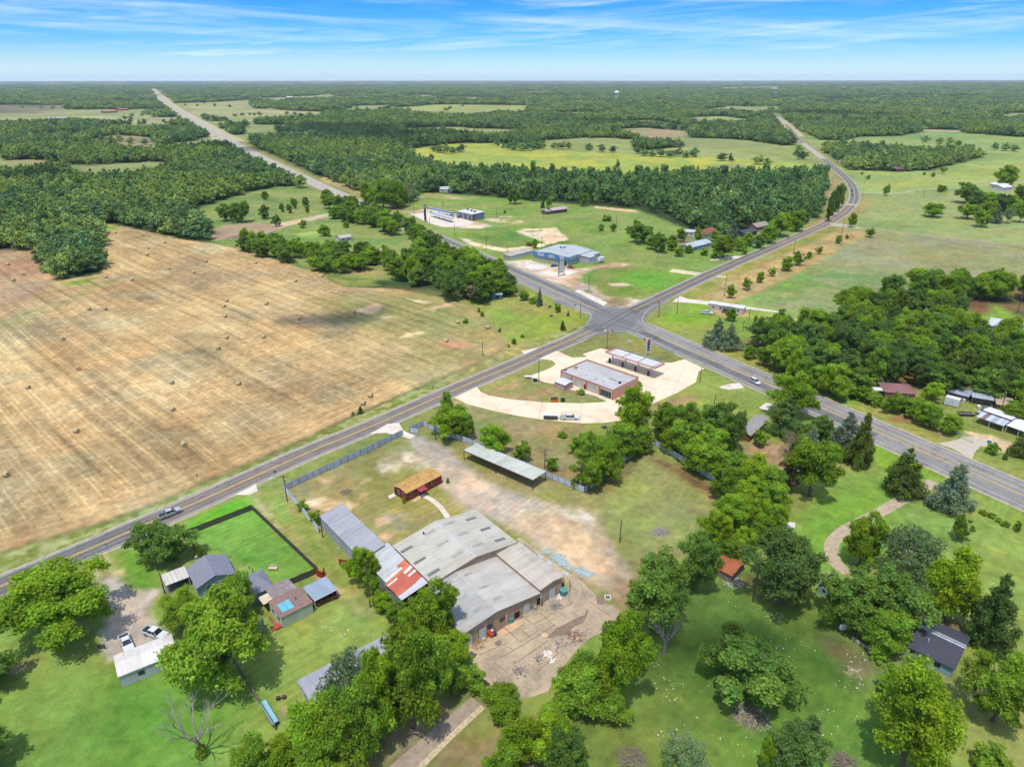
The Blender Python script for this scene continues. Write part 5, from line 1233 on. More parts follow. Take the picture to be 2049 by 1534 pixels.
xB = w.loc(V_(1135,598,3.4)).x; xr = w.loc(V_(640,808,5.)).x; xC = w.L; xc = w.loc(V_(1290,460,4.8)).x
a0, a1, a2, a3 = (w.loc(WH(*q)) for q in ((765,1105,4.9),(1865,575,4.9),(1285,150,4.9),(155,655,4.9)))
xa0, xa1, yA, yB = (a0.x+a3.x)/2, (a1.x+a2.x)/2, (a0.y+a1.y)/2, (a2.y+a3.y)/2
xar = w.loc(WH(1300,765,6.5)).x
print('warehouse', [round(v, 1) for v in (xB, xr, xC, xc, xa0, xa1, xar, yA, yB)], a0, a1, a2, a3)
w.part('wall', MB().prism([(0,0),(xB,0),(xB,3.4),(xr,5.),(0,4.)], 0, yA-.01), TAN)
w.part('wall', MB().prism([(xB+.004,0),(xC,0),(xC,4.4),(xc,4.8),(xB+.004,4.25)], 0.01, yA-.01), TAN)
w.part('wall', MB().prism([(xa0,0),(xa1,0),(xa1,4.9),(xar,6.5),(xa0,4.9)], yA, yB), TAN)
o_ = .35
def gab(x0, z0, xm, zm, x1, z1, y0, y1, ma, mb_, e0=o_, e1=o_, la=None, lb=None):
    g0 = (zm-z0)/(xm-x0)*e0; g1 = (zm-z1)/(x1-xm)*e1
    w.slope('roof', [(x0-e0,y0,z0-g0+.16),(xm,y0,zm+.16),(xm,y1,zm+.16),(x0-e0,y1,z0-g0+.16)], ma, .15, la)
    w.slope('roof', [(xm,y0,zm+.16),(x1+e1,y0,z1-g1+.16),(x1+e1,y1,z1-g1+.16),(xm,y1,zm+.16)], mb_, .15, lb)
gab(0, 4., xr, 5., xB, 3.4, -o_, yA-.02, RF2, RF3, o_, -.03)
gab(xB, 4.25, xc, 4.8, xC, 4.4, -o_, yA-.02, RF4, RF4, .15)
gab(xa0, 4.9, xar, 6.5, xa1, 4.9, yA-.3, yB+o_, RF1, RF1)
zA = lambda x: 6.5+.16-(xar-x)*(1.6/(xar-xa0)) if x < xar else 6.66-(x-xar)*(1.6/(xa1-xar))
zB = lambda x: 5.16-(xr-x)/xr if x < xr else 5.16-(x-xr)*1.6/(xB-xr)
w.part('ridge_cap', MB().prism([(xar-.3,zA(xar-.3)+.005),(xar,6.70),(xar+.3,zA(xar+.3)+.005)], yA-.3, yB+o_), mat('ridge_cap', S(206,206,200), .5))
for x0, x1, y in ((xa0-o_, xar, yA-.32), (xar, xa1+o_, yA-.32), (xa0-o_, xar, yB+o_), (xar, xa1+o_, yB+o_)):
    w.part('fascia', MB().prism([(x0,zA(x0)-.28),(x1,zA(x1)-.28),(x1,zA(x1)+.02),(x0,zA(x0)+.02)], y, y+.06), FASC)
def skyl(fn, zf, pts, ln, wd, m):
    for x, y in pts:
        p = w.loc(fn(x, y, 5.6 if zf is zA else 4.6)); x0, x1 = p.x-ln/2, p.x+ln/2
        w.part('skylight', MB().slab([(x0,p.y-wd/2,zf(x0)+.03),(x1,p.y-wd/2,zf(x1)+.03),(x1,p.y+wd/2,zf(x1)+.03),(x0,p.y+wd/2,zf(x0)+.03)], .06), m)
skyl(WH, zA, ((365,655),(545,810),(735,972)), 3., .95, SKY_L)
skyl(WH, zA, ((1245,252),(1440,388),(1640,532)), 2.9, .95, SKY_L)
skyl(WH, zA, ((680,468),(866,618),(1060,775),(952,348),(1138,488),(1340,640)), 2.9, .95, SKY_P)
skyl(WH, zB, ((1210,1020),(1420,1195),(1610,1345)), 2.3, .8, SKY_P)
skyl(WH, zB, ((940,1150),(1130,1345),(1330,1505)), 2.3, .8, SKY_P)
DOORW = corr('white_door', S(226,226,226), 'Z', .4, .5, 0, .9)
BLK = mat('black_metal', S(30,30,32), .6)
for q in (300, 478, 975, 1272):
    x = w.loc(V_(q, 1180-(q-325)*.552)).x; w.door('f', max(1.2, x), 1.9, 2.6, DOORW, frame=mat('blue_grey_trim', S(120,130,150)), name='roller_door')
for q in (565, 703): w.window('f', w.loc(V_(q, 1180-(q-325)*.552)).x, 1.5, 1.2, .9, fm=mat('dark_frame', S(70,60,54)))
w.door('f', w.loc(V_(872,880)).x, 1.4, 1.6, BLK, name='opening'); w.door('f', w.loc(V_(1120,745)).x, .9, 2., BLK, name='opening')
mb = MB(); x = w.loc(V_(1120,700)).x; mb.tube((x, .1, 2.9), (x-1.2, -1.2, 3.1), .18); w.part('exhaust_pipe', mb, mat('galvanised', S(196,198,198), .4, .4))
w.part('wall_lamp', MB().ball((w.loc(V_(435,1000)).x, -.15, 3.2), .14, .14, .14), WHITE)
GUT = mat('gutter_metal', S(232,226,214), .5)
w.part('gutter', MB().box(xC+.36, xC+.48, -o_, yA-.5, 4.18, 4.30), GUT); w.part('gutter', MB().box(xa1+.36, xa1+.48, yA-.3, yB+o_, 4.64, 4.76), GUT)
for q in (5.2, 10.8, 16.2, xB+.25): w.part('downpipe', MB().box(q, q+.12, -.14, -.03, .1, 3.3), GUT)
w.part('front_fascia', MB().prism([(0-o_,3.75),(xr,4.86),(xr,5.17),(0-o_,4.07)], -o_-.05, -o_-.005), mat('grey_trim', S(150,146,140))); w.part('front_fascia', MB().prism([(xr,4.86),(xB-.02,3.27),(xB-.02,3.57),(xr,5.17)], -o_-.05, -o_-.005), mat('grey_trim', (0,0,0)))
w.part('roof_vent', MB().tube((w.loc(WH(600,487,5.5)).x, w.loc(WH(600,487,5.5)).y, zA(w.loc(WH(600,487,5.5)).x)), (w.loc(WH(600,487,5.5)).x, w.loc(WH(600,487,5.5)).y, zA(w.loc(WH(600,487,5.5)).x)+.5), .2), BLK)
for q in (5.5, 11, 16.5): w.part('downpipe', MB().box(q, q+.1, -.1, -.02, .1, 3.6), TAN) if False else None
# patched lean-to on its left flank
xl = w.loc(WH(60,1100,3.5)).x; y1 = w.loc(U_(1275,1000,4.5)).y; y0 = -1.5+w.loc(WH(640,1060,4.6)).y
zl = lambda x: 3.3+(x-xl)*(1.35/(xa0-xl))
yf = w.loc(WH(340,1345,3.3)).y
LT = corr('whitened_sheet', S(208,210,212), 'Y', .9, .45, 0, .78, S(170,166,158), .3)
w.slope('lean_to_roof', [(xl,yf,zl(xl)),(xa0-.4,yf,zl(xa0-.4)),(xa0-.4,y1,zl(xa0-.4)),(xl,y1,zl(xl))], LT, .1)
w.part('lean_to_wall', MB().box(xl+.2, xl+.3, yf, y1, 0, 3.2), corr('grey_sheet', S(170,176,186), 'Y', .6))
RED = mat('red_roof_sheet', S(204,104,84), .5, var=.12, scale=.8, stain=S(238,150,110)); ORG = mat('orange_roof_sheet', S(218,142,92), .5, var=.15, scale=.8); WS = mat('white_roof_sheet', S(240,230,226), .5)
def patch(pts, m, dz, label):
    q = []
    for p in pts:
        v = w.loc(WH(*p, 3.9)); x = min(xa0-.42, v.x); q.append((x, v.y, zl(x)+dz))
    ar = sum(a[0]*b[1]-b[0]*a[1] for a, b in zip(q, q[1:]+q[:1]))
    w.part('roof_panel', MB().slab(q if ar > 0 else q[::-1], .02), m, None, label)
patch([(60,1110),(230,990),(290,945),(430,905),(520,965),(625,1050),(480,1150),(250,1285)], RED, .03, 'red roof panel')
patch([(225,915),(350,835),(400,880),(285,955)], RED, .032, 'red roof panel')
patch([(280,945),(400,880),(440,915),(330,990),(250,1040),(300,1010)], ORG, .055, 'orange roof panel')
patch([(60,1090),(270,960),(300,1000),(120,1100)], ORG, .058, 'orange roof panel')
for q in ([(65,1070),(290,930),(312,948),(82,1098)], [(318,1005),(450,908),(492,935),(345,1022)], [(380,1047),(500,965),(532,985),(402,1062)], [(92,1140),(225,1055),(245,1072),(110,1152)]): patch(q, WS, .082, 'white roof panel')
# ---------------------------------------------------------------- grey shed beside the lane
GR1 = corr('grey_sheet_roof', S(178,180,186), 'X', .85, .42, 0, .74, S(166,160,154), .3)
s = B_('metal_shed', 'long grey corrugated shed between the lane and the warehouse', 'shed', U_(486,672,3.9), U_(985,1180,3.9))
wd = depth(s, U_(735,530,4.8))
s.body(wd, 3.7, 4.7, 'shed', corr('pale_sheet_wall', S(190,194,204), 'X', .8, .5, 0, .8, S(150,140,132), .3), GR1, .25)
s.part('door', MB().box(s.L+.01, s.L+.05, 1, 3, 0, 2.4), BLK)
# ---------------------------------------------------------------- red house
RW = mat('red_siding', S(150,52,48), .7, var=.15, stain=S(120,40,38)); PLY = mat('bare_plywood', S(214,166,96), .8, var=.14, scale=.7, stain=S(168,128,76), amt=.5, sscale=.5)
r = B_('red_house', 'narrow red house with bare plywood roof inside the walled lot', 'house', U_(1525,400,2.7), U_(1945,180,2.7))
wd = depth(r, U_(1350,325,2.7)); print('redhouse', r.L, wd)
r.body(wd, 2.7, 3.2, 'x', RW, PLY, .18, th=.12)
FELT = mat('torn_felt', S(74,62,52), .9, var=.3)
rq2 = random.Random(2)
for yy, zz in ((wd*.30, .3), (wd*.5, .5), (wd*.68, .32), (wd*.86, .14)):
    for k in range(9):
        x0 = r.L*k/9+rq2.uniform(0, .4); z_ = 2.7+.13+.5*(1-abs(yy-wd/2)/(wd/2))
        if rq2.random() < .75: r.part('felt_strip', MB().box(x0, x0+rq2.uniform(.5, 1.3), yy-.05, yy+.06, z_-.03, z_+.03), FELT)
PINK = mat('pinkish_trim', S(206,176,176), .7)
for u in (.13, .55, .73): r.window('f', r.L*u, 1., .9, 1.1, wd, PINK)
for u in (.25, .68): r.window('l', wd*u, 1., .9, 1.1, wd, PINK)
r.door('l', wd*.9, .9, 2., BLK, wd); r.door('f', r.L*.36, .9, 2., mat('dark_red_door', S(96,34,32)), wd, frame=PINK)
r.part('porch_roof', MB().slab([(r.L*.27,-1.9,2.2),(r.L*.47,-1.9,2.2),(r.L*.47,-.02,2.55),(r.L*.27,-.02,2.55)], .08), mat('red_porch', S(176,66,72), .5, var=.1))
for x in (r.L*.28, r.L*.46): r.part('porch_post', MB().tube((x,-1.8,0), (x,-1.8,2.15), .05), BLK)
r.part('skirting', MB().box(-.02, r.L+.02, -.03, wd+.03, 0, .35), mat('dark_skirting', S(96,40,36)))
sheet('garden_slab', [(776,992),(790,986),(793,991),(780,998)], .03, CON2); sheet('garden_slab', [(824,1002),(838,992),(843,996),(830,1004)], .03, mat('yellow_slab', S(224,196,140), .9))
# ---------------------------------------------------------------- long carport
K_ = Z(800, 820, 2049/400)
c = B_('carport', 'long open carport with flat grey roof against the white fence', 'carport', K_(652,412,3.4), K_(1365,718,3.4))
wd = depth(c, K_(1548,632,3.4)); wd2 = depth(c, K_(815,352,3.4)); wd = (wd+wd2)/2; print('carport', c.L, wd)
STL = mat('dark_steel', S(72,62,58), .6)
c.slope('roof', [(0,0,3.45),(c.L,0,3.45),(c.L,wd,3.3),(0,wd,3.3)], corr('sage_roof', S(208,212,198), 'X', 1., .5, 0, .93, S(160,168,158), .4), .1)
c.part('fascia', MB().box(-.02, c.L+.02, -.09, -.005, 3.12, 3.44), mat('brown_fascia', S(120,82,74)))
for x in (.1, c.L*.48, c.L-.1):
    for y in (.1, wd-.15): c.part('post', MB().box(x-.07, x+.07, y-.07, y+.07, 0, 3.3), STL)
for x in (.1, c.L*.24, c.L*.48, c.L*.74, c.L-.1): c.part('beam', MB().box(x-.05, x+.05, .1, wd-.1, 3.05, 3.22), STL)
# ---------------------------------------------------------------- station store and canopy
G_ = Z(1090, 660, 2049/340)
st_ = B_('station_store', 'beige station store with red trimmed parapet and grey flat roof', 'store', G_(195,492,4.), G_(830,726,4.))
wd = depth(st_, G_(1095,572,4.)); wd2 = depth(st_, G_(455,348,4.)); wd = (wd+wd2)/2; print('store', st_.L, wd)
BEI = mat('beige_block', S(232,208,184), .8, var=.08); RDT = mat('red_trim', S(190,58,52), .6); GRF = corr('membrane_roof', S(204,202,198), 'Y', 2.4, .6, 0, .95, S(160,162,168), .4)
L_ = st_.L
st_.part('wall', MB().box(0, L_, 0, wd, 0, 3.6), BEI); st_.slope('roof', [(.15,.15,3.7),(L_-.15,.15,3.7),(L_-.15,wd-.15,3.85),(.15,wd-.15,3.85)], GRF, .09)
for x0, x1, y0_, y1_, h in ((0,L_,-.08,.12,3.95), (0,L_,wd-.12,wd+.08,4.5), (-.08,.12,.12,wd-.12,4.2), (L_-.12,L_+.08,.12,wd-.12,4.2)):
    st_.part('parapet', MB().box(x0, x1, y0_, y1_, 3.61, h-.13), BEI); st_.part('coping', MB().box(x0-.04, x1+.04, y0_-.04, y1_+.04, h-.13, h), RDT)
BRK = mat('pink_brick', S(222,168,144), .85, var=.15, scale=2)
st_.part('brick_wall', MB().box(L_+.01, L_+.06, .05, wd-.05, 0, 3.6), BRK)
for u in (.0, .215, .5, .745, .985): st_.part('pilaster', MB().box(L_*u-.0, L_*u+.28, -.14, -.002, 0, 3.6), RDT)
GAR = corr('garage_door', S(222,214,202), 'Z', .5, .6, 0, .88)
for u in (.12, .36, .61): st_.door('f', L_*u, 3.1, 2.9, GAR, wd, name='garage_door', frame=mat('pale_frame', S(190,178,164)))
st_.door('f', L_*.475, .9, 2.1, mat('brown_door', S(130,70,56)), wd)
for u in (.79, .84, .89, .94): st_.window('f', L_*u, .4, 1., 2.3, wd, mat('dark_frame', (0,0,0)), mat('shop_glass', S(70,84,86), .15, 0, .6))
st_.window('r', wd*.3, .4, 2., 2.2, wd, mat('dark_frame', (0,0,0))); st_.window('r', wd*.65, .4, 2., 2.2, wd, mat('dark_frame', (0,0,0)))
p = st_.loc(G_(372,455,4.)); st_.part('air_conditioner', MB().box(p.x-.6, p.x+.6, p.y-.5, p.y+.5, 3.72, 4.7), mat('ac_unit', S(190,184,150)), bevel=.05)
p = st_.loc(G_(248,480,4.)); st_.part('vent_hood', MB().box(p.x-.5, p.x+.5, p.y-.4, p.y+.4, 3.72, 4.3), mat('grey_metal', S(120,118,116)), bevel=.05)
for a, b in ((500,548),(618,602),(702,622),(858,648)):
    p = st_.loc(G_(a, b, 3.8)); st_.part('roof_vent', MB().tube((p.x,p.y,3.7),(p.x,p.y,4.1), .12), BLK)
p = st_.loc(G_(905,636,4.)); st_.part('vent_hood', MB().box(p.x-.4, p.x+.4, p.y-.4, p.y+.4, 3.72, 4.4), BLK, bevel=.05)
p = st_.loc(G_(840,605,3.9)); st_.part('cable_run', MB().box(p.x-2.6, p.x+1., p.y-.06, p.y+.06, 3.8, 3.93), BLK)
sheet('store_walk', [(1108,768),(1122,762),(1160,782),(1222,793),(1228,799),(1215,804),(1190,792),(1150,782)], .058, CON2)
s = B_('brick_shed', 'small brick shed with white metal roof behind the station store', 'shed', G_(122,618,2.6), G_(245,664,2.6))
wd = depth(s, G_(332,618,2.6)); s.body(max(3., wd), 2.5, 2.9, 'x', mat('pale_brick', S(206,180,166), .85, var=.15, scale=2), corr('white_roof', S(232,230,228), 'X', .8), .25)
for x in (0, s.L-.2): s.part('corner_trim', MB().box(x, x+.2, -.05, -.002, 0, 2.5), RDT)
cn = B_('fuel_canopy', 'long fuel canopy with red edge standing on four columns', 'canopy', G_(728,262,5.2), G_(1330,456,5.2))
wd = depth(cn, G_(1448,405,5.2)); wd2 = depth(cn, G_(850,205,5.2)); wd = (wd+wd2)/2; print('canopy', cn.L, wd)
L_ = cn.L; CW = mat('canopy_deck', S(236,236,236), .5, var=.06); GM = mat('galvanised', (0,0,0))
cn.part('deck', MB().box(.1, L_-.1, .1, wd-.1, 4.75, 4.85), CW)
for x0, x1, y0_, y1_ in ((0,L_,-.02,.1), (0,.1,.1,wd), (L_-.1,L_,.1,wd)):
    cn.part('red_edge', MB().box(x0, x1, y0_, y1_, 4.65, 5.25), mat('canopy_red', S(226,40,36), .5)); 
cn.part('white_edge', MB().box(0, L_, -.05, -.022, 4.62, 4.95), WHITE)
mb = MB()
for i in range(34): x = .4+(L_-.8)*i/33; mb.tube((x,wd-.1,4.9),(x,wd+.12,5.7), .035, n=5); mb.tube((x,wd-.1,4.9),(x,wd-.7,5.1), .03, n=4)
mb.box(.2, L_-.2, wd-.12, wd-.04, 4.86, 5.2); mb.box(.2, L_-.2, wd+.08, wd+.14, 5.6, 5.68); cn.part('back_frame', mb, GM)
for u in (.04, .34, .64, .94): cn.part('truss', MB().box(L_*u, L_*u+.12, .2, wd-.2, 4.9, 5.15), GM)
for v in (.3, .62): cn.part('truss', MB().box(.3, L_-.3, wd*v, wd*v+.1, 4.86, 5.0), GM)
def pump(p, rz, label):
    t_ = thing('fuel_pump', label, 'fuel pump', p, rz, 'pumps under the canopy')
    MB().box(-.75,.75,-.4,.4,0,.18).obj('island', CON2, t_); MB().box(-.45,.45,-.28,.28,.18,1.75).obj('cabinet', mat('pump_body', S(70,66,110)), t_, .04)
    MB().box(-.35,.35,-.30,-.282,1.1,1.55).obj('screen', GLASS, t_); MB().box(-.47,.47,-.30,.30,1.75,2.05).obj('pump_top', mat('pump_red', S(170,40,44)), t_, .04)
    MB().tube((.47,0,1.3),(.62,0,.5), .04).obj('hose', BLK, t_)
pl = ('leftmost of the four fuel pumps under the red canopy', 'second fuel pump from the left under the red canopy', 'third fuel pump from the left under the red canopy', 'rightmost of the four fuel pumps under the red canopy')
for i, (a, b) in enumerate(((833,385),(985,438),(1142,487),(1298,540))):
    p = cn.loc(G_(a, b)); print('col', p); y = wd*.5; x = min(L_-.8, max(.8, p.x))
    cn.part('column', MB().box(x-.25, x+.25, y-.25, y+.25, .0, 4.74), WHITE); pump(cn.world(x-.5, y-1.3, .055), cn.rz+math.pi/2, pl[i])
sg = B_('price_sign', 'tall white price sign on two posts beside the fuel canopy', 'sign', G_(1218,318), G_(1262,312))
h = height_at(P(1297,712), 677); wdt = max(1.8, sg.L)
for x in (.0, wdt): sg.part('post', MB().box(x-.1, x+.1, -.1, .1, 0, h), WHITE)
sg.part('panel', MB().box(.11, wdt-.11, -.12, .12, h*.30, h), WHITE)
for z0, z1, cc in ((.80,.96,(206,60,110)), (.60,.79,(60,80,150)), (.44,.58,(44,64,130)), (.32,.41,(40,44,70))): sg.part('sign_face', MB().box(.2, wdt-.2, -.14, -.125, h*z0, h*z1), mat('sign_%d' % cc[0], S(*cc)))
# ---------------------------------------------------------------- blue shop, storage row, second station, barn
O_ = Z(820, 390, 2049/440)
b = B_('blue_shop', 'big metal shop with blue fascia and pale grey roof', 'shop', O_(1157,524,5.4), O_(1478,582,5.4))
wd = depth(b, O_(1480,462,6.)); L_ = b.L; print('blue', L_, wd)
GW = mat('pale_shop_wall', S(206,200,188), .8, var=.08); BLU = mat('blue_fascia', S(84,150,204), .6, var=.1)
SR = corr('shop_roof', S(196,201,202), 'Y', 2., .5, 0, .93, S(160,172,180), .4)
b.body(wd, 5.0, 6.2, 'y', GW, SR, .3)
b.part('fascia', MB().box(-.35, L_+.35, -.62, -.32, 2.9, 5.6), BLU); hw = wd*.42
b.part('fascia', MB().box(L_+.32, L_+.62, -.3, hw, 2.9, 5.5), BLU)
b.part('window_band', MB().box(L_*.82, L_*.95, -.06, -.01, .1, 2.6), GLASS)
DT = mat('sign_lettering', S(60,90,140))
def board(x0, x1, side='f'):
    if side == 'f': f = b.part('sign_board', MB().box(x0, x1, -.68, -.625, 3.5, 5.), WHITE)
    else: f = b.part('sign_board', MB().box(L_+.625, L_+.68, x0, x1, 3.5, 5.), WHITE)
    n = 5
    for k in range(n):
        a = x0+(x1-x0)*(k+.3)/n; c_ = x0+(x1-x0)*(k+.75)/n
        b.part('lettering', MB().box(a, c_, -.70, -.682, 3.9, 4.6) if side == 'f' else MB().box(L_+.682, L_+.70, a, c_, 3.9, 4.6), DT, f)
for x0, x1 in ((.13,.32), (.45,.62), (.75,.86)): board(L_*x0, L_*x1)
for x0, x1 in ((.05,.33), (.42,.62), (.75,.95)): board(hw*x0, hw*x1, 'r')
# annex on its right flank
ax = b.loc(O_(1660,588,4.4)).x; ya = hw+.2
b.part('annex_wall', MB().box(L_+.005, ax, ya, wd*.66, 0, 4.2), mat('annex_wall', S(196,196,196), .7, var=.1)); b.slope('annex_roof', [(L_+.31,ya-.3,4.78),(ax+.3,ya-.3,4.3),(ax+.3,wd*.66,4.3),(L_+.31,wd*.66,4.78)], SR, .12)
b.part('annex_wall', MB().box(L_+.005, ax-2, wd*.665, wd-.1, 0, 4.2), mat('annex_wall', S(196,196,196)))
b.slope('annex_roof', [(L_+.31,wd*.665,4.78),(ax-1.7,wd*.665,4.4),(ax-1.7,wd,4.4),(L_+.31,wd,4.78)], SR, .12)
for u in (.46, .57): b.part('roller_door', MB().box(ax+.0, ax+.05, wd*u, wd*u+3, 0, 3.3), DOORW)
b.part('roller_door', MB().box(ax-2+.0, ax-1.95, wd*.78, wd*.78+4, 0, 3.4), DOORW)
for a, b_ in ((1405,495),(1428,500),(1447,496)):
    p = b.loc(O_(a, b_, 6)); b.part('roof_fan', MB().tube((p.x,p.y,5.7),(p.x,p.y,6.9), .5, .5), BLK)
sr = B_('storage_row', 'low grey row of storage units beside the blue shop', 'storage', O_(935,572,2.6), O_(1155,518,2.6))
sr.body(6, 2.5, 3.0, 'shed', mat('storage_wall', S(176,170,160), .8), corr('storage_roof', S(196,190,178), 'X', 1.2), .2)
for k in range(8): sr.door('f', sr.L*(k+.5)/8, 2.2, 2.1, DOORW, 6, name='storage_door')
# second station
PV = [(0,178),(140,168),(140,150),(250,142),(420,165),(440,205),(610,262),(440,300),(300,300),(170,262),(60,205)]
sheet('second_forecourt', PV, .05, CON2, O_)
s2 = B_('grey_store', 'grey metal store with white roof behind the wash canopies', 'store', O_(500,190,4.), O_(578,212,4.) if False else O_(690,182,4.))
s2 = None
for o in [o for o in C.objects if o.name.startswith('grey_store')]: bpy.data.objects.remove(o)
s2 = B_('grey_store', 'grey metal store with white roof behind the wash canopies', 'store', O_(440,210), O_(585,242))
wd = max(8, depth(s2, O_(690,222))); print('s2', s2.L, wd)
s2.body(wd, 5., 5.6, 'shed', corr('grey_wall', S(160,166,176), 'X', .8), corr('white_roof', (0,0,0)), .3)
for u in (.2, .5, .78): s2.part('wall_panel', MB().box(s2.L*u, s2.L*u+2.2, -.06, -.005, 0, 3.6), mat('dark_panel', S(84,84,92)))
s2.part('corner_panel', MB().box(s2.L+.01, s2.L+.08, .05, 2., 0, 5.2), mat('brown_panel', S(96,84,80)))
for a, b_ in ((540,140),(575,150),(605,160)): p = s2.loc(O_(a, b_, 5.6)); s2.part('roof_unit', MB().box(p.x-.8,p.x+.8,p.y-.7,p.y+.7,5.4,6.7), mat('grey_metal', (0,0,0)), bevel=.05)
DKB = mat('dark_blue_canopy', S(70,80,110), .5)
for lab, q0, q1, hh_ in (('near wash canopy with seven pale arches at the second station', (195,205), (385,262), 3.), ('far dark blue flat canopy at the second station', (160,160), (385,212), 3.6)):
    k = B_('wash_canopy', lab, 'canopy', O_(*q0), O_(*q1), 'canopies of the second station')
    if 'near' in lab:
        k.slope('roof', [(0,0,hh_),(k.L,0,hh_),(k.L,3,hh_),(0,3,hh_)], DKB, .2)
        for i in range(8):
            x = k.L*i/7; k.part('post', MB().box(x-.1,x+.1,0,.2,0,hh_-.2), DKB)
            if i < 7: k.part('arch', MB().prism([(x+.3,hh_+.01),(x+.8,hh_+1.1),(x+k.L/7-.5,hh_+1.1),(x+k.L/7-.1,hh_+.01)], -.4, 3.3), mat('white_arch', S(222,224,228)))
    else:
        k.slope('roof', [(0,0,hh_),(k.L,0,hh_),(k.L,5,hh_),(0,5,hh_)], DKB, .4)
        k.part('roof_panel', MB().box(.6, k.L-.6, 1., 4., hh_+.01, hh_+.12), mat('pale_blue_panel', S(150,170,200)))
        for x in (.4, k.L*.33, k.L*.66, k.L-.4):
            for y in (.4, 4.6): k.part('post', MB().box(x-.12,x+.12,y-.12,y+.12,0,hh_-.4), WHITE)
k = B_('pylon_sign', 'dark blue pylon sign at the second station', 'sign', O_(138,255), O_(165,262))
k.part('post', MB().box(.2,.5,-.1,.1,0,1.2), DKB); k.part('post', MB().box(2.1,2.4,-.1,.1,0,1.2), DKB); k.part('panel', MB().box(0,2.6,-.25,.25,1.2,14.), mat('sign_blue', S(70,110,140)))
for z0, z1 in ((11,13.4),(8,10.3),(4.6,7.4),(2,4)): k.part('sign_face', MB().box(.25,2.35,-.28,-.255,z0,z1), mat('sign_face_pale' if z0 > 9 else 'sign_face_dark', S(170,190,200) if z0 > 9 else S(48,60,84)))
bn = B_('old_barn', 'collapsing old barn with rusty pale roof in the shop field', 'barn', O_(1330,178), O_(1465,160))
bn.body(9, 3., 4.2, 'x', mat('weathered_boards', S(120,106,96), .9, var=.3), corr('rusty_pale_roof', S(206,190,184), 'X', .9, .6, 0, .8, S(170,128,110), .6), .6)
bn.part('side_bay', MB().prism([(0,0),(7,0),(7,3.4),(0,2.6)], -6.5, -.02, 'x'), mat('weathered_boards', (0,0,0)))
bn.slope('side_roof', [(-6.8,-.3,2.65),(-.62,-.3,2.65),(-.62,7.3,3.5),(-6.8,7.3,3.5)], corr('old_grey_roof', S(176,170,166), 'X', .9, .6, 0, .8, S(150,120,104), .5), .1)
ts = B_('shop_sign', 'tall two post sign with white panels before the blue shop', 'sign', O_(1387,762), O_(1436,752))
h = 11.5; wdt = ts.L
for x in (0, wdt): ts.part('post', MB().box(x-.15,x+.15,-.15,.15,0,h), BLK)
for z0, z1 in ((9.4,11.3),(7.0,8.6),(5.2,6.8),(3.6,5.0),(2.0,3.4)):
    f = ts.part('panel', MB().box(.16,wdt-.16,-.1,.1,z0,z1), WHITE)
    for k in range(4): ts.part('lettering', MB().box(.9+k*(wdt-1.8)/4, .9+(k+.6)*(wdt-1.8)/4, -.13, -.105, z0+.55, z0+.85), mat('sign_ink', S(70,80,120)), f)
td = B_('turquoise_shed', 'small turquoise shed at the edge of the highway grove', 'shed', O_(750,975), O_(862,972))
td.body(5, 2.4, 2.7, 'shed', mat('turquoise_boards', S(58,124,122), .8, var=.2), corr('shed_roof', S(176,190,196), 'X', .8), .25)
td.door('f', td.L*.6, 1.2, 2., BLK, 5); td.door('f', td.L*.3, .9, 1.9, mat('pale_turquoise', S(120,170,165)), 5)
# ---------------------------------------------------------------- houses lower left
J_ = Z(200, 1080, 2049/520)
SHG = mat('grey_shingle', S(140,142,156), .9, var=.18, scale=2.5); PBL = mat('pale_blue_siding', S(150,172,186), .8, var=.1)
g = B_('grey_house', 'grey shingled house between the fenced lawn and the big oak', 'house', J_(765,375,2.7), J_(1060,262,2.7))
wd = depth(g, J_(668,232,2.7)); print('greyhouse', g.L, wd)
g.body(wd, 2.6, 4.2, 'y', PBL, SHG, .35)
x0 = g.loc(J_(1055,262,2.7)).x+.36
y0_ = g.loc(J_(1180,445,2.7)).y; y1_ = g.loc(J_(1230,188,2.7)).y; x1 = g.loc(J_(1352,332,2.7)).x
g.part('wing_wall', MB().box(g.L+.36, x1-.3, y0_+.3, y0_+7.2, 0, 2.6), PBL)
xm = (g.L+.4+x1)/2
mb = MB(); p_ = [(g.L+.37,y0_,2.62),(x1,y0_,2.62),(x1,y0_+7.6,2.62),(g.L+.37,y0_+7.6,2.62)]; q_ = [(xm-.6,y0_+3.8,4.), (xm+.6,y0_+3.8,4.)]
for f in ((p_[0],p_[1],q_[1],q_[0]),(p_[1],p_[2],q_[1]),(p_[2],p_[3],q_[0],q_[1]),(p_[3],p_[0],q_[0])): mb.poly(f)
mb.poly(p_[::-1]); g.part('wing_roof', mb, SHG)
for a, b_ in ((905,170),(1178,215),(1205,240)): p = g.loc(J_(a, b_, 3.4)); g.part('roof_vent', MB().tube((p.x,p.y,2.9),(p.x,p.y,3.9), .09), BLK)
for u in (.3, .65): g.window('f', g.L*u, 1., 1.1, 1.1, wd)
g.window('l', wd*.4, 1., 1.1, 1.1, wd); g.door('l', wd*.65, .9, 2., WHITE, wd)
p = g.loc(J_(762,148,2.8)); g.part('satellite_dish', MB().ball((p.x,p.y,3.3), .35, .12, .35), WHITE)
k = B_('house_carport', 'white flat carport at the left end of the grey house', 'carport', J_(515,362,2.5), J_(705,290,2.5))
wd = depth(k, J_(462,282,2.5)); k.slope('roof', [(0,0,2.55),(k.L,0,2.55),(k.L,wd,2.6),(0,wd,2.6)], corr('carport_sheet', S(222,216,204), 'X', .9), .12)
for x in (.15, k.L-.15):
    for y in (.15, wd*.5, wd-.15): k.part('post', MB().box(x-.06,x+.06,y-.06,y+.06,0,2.45), WHITE)
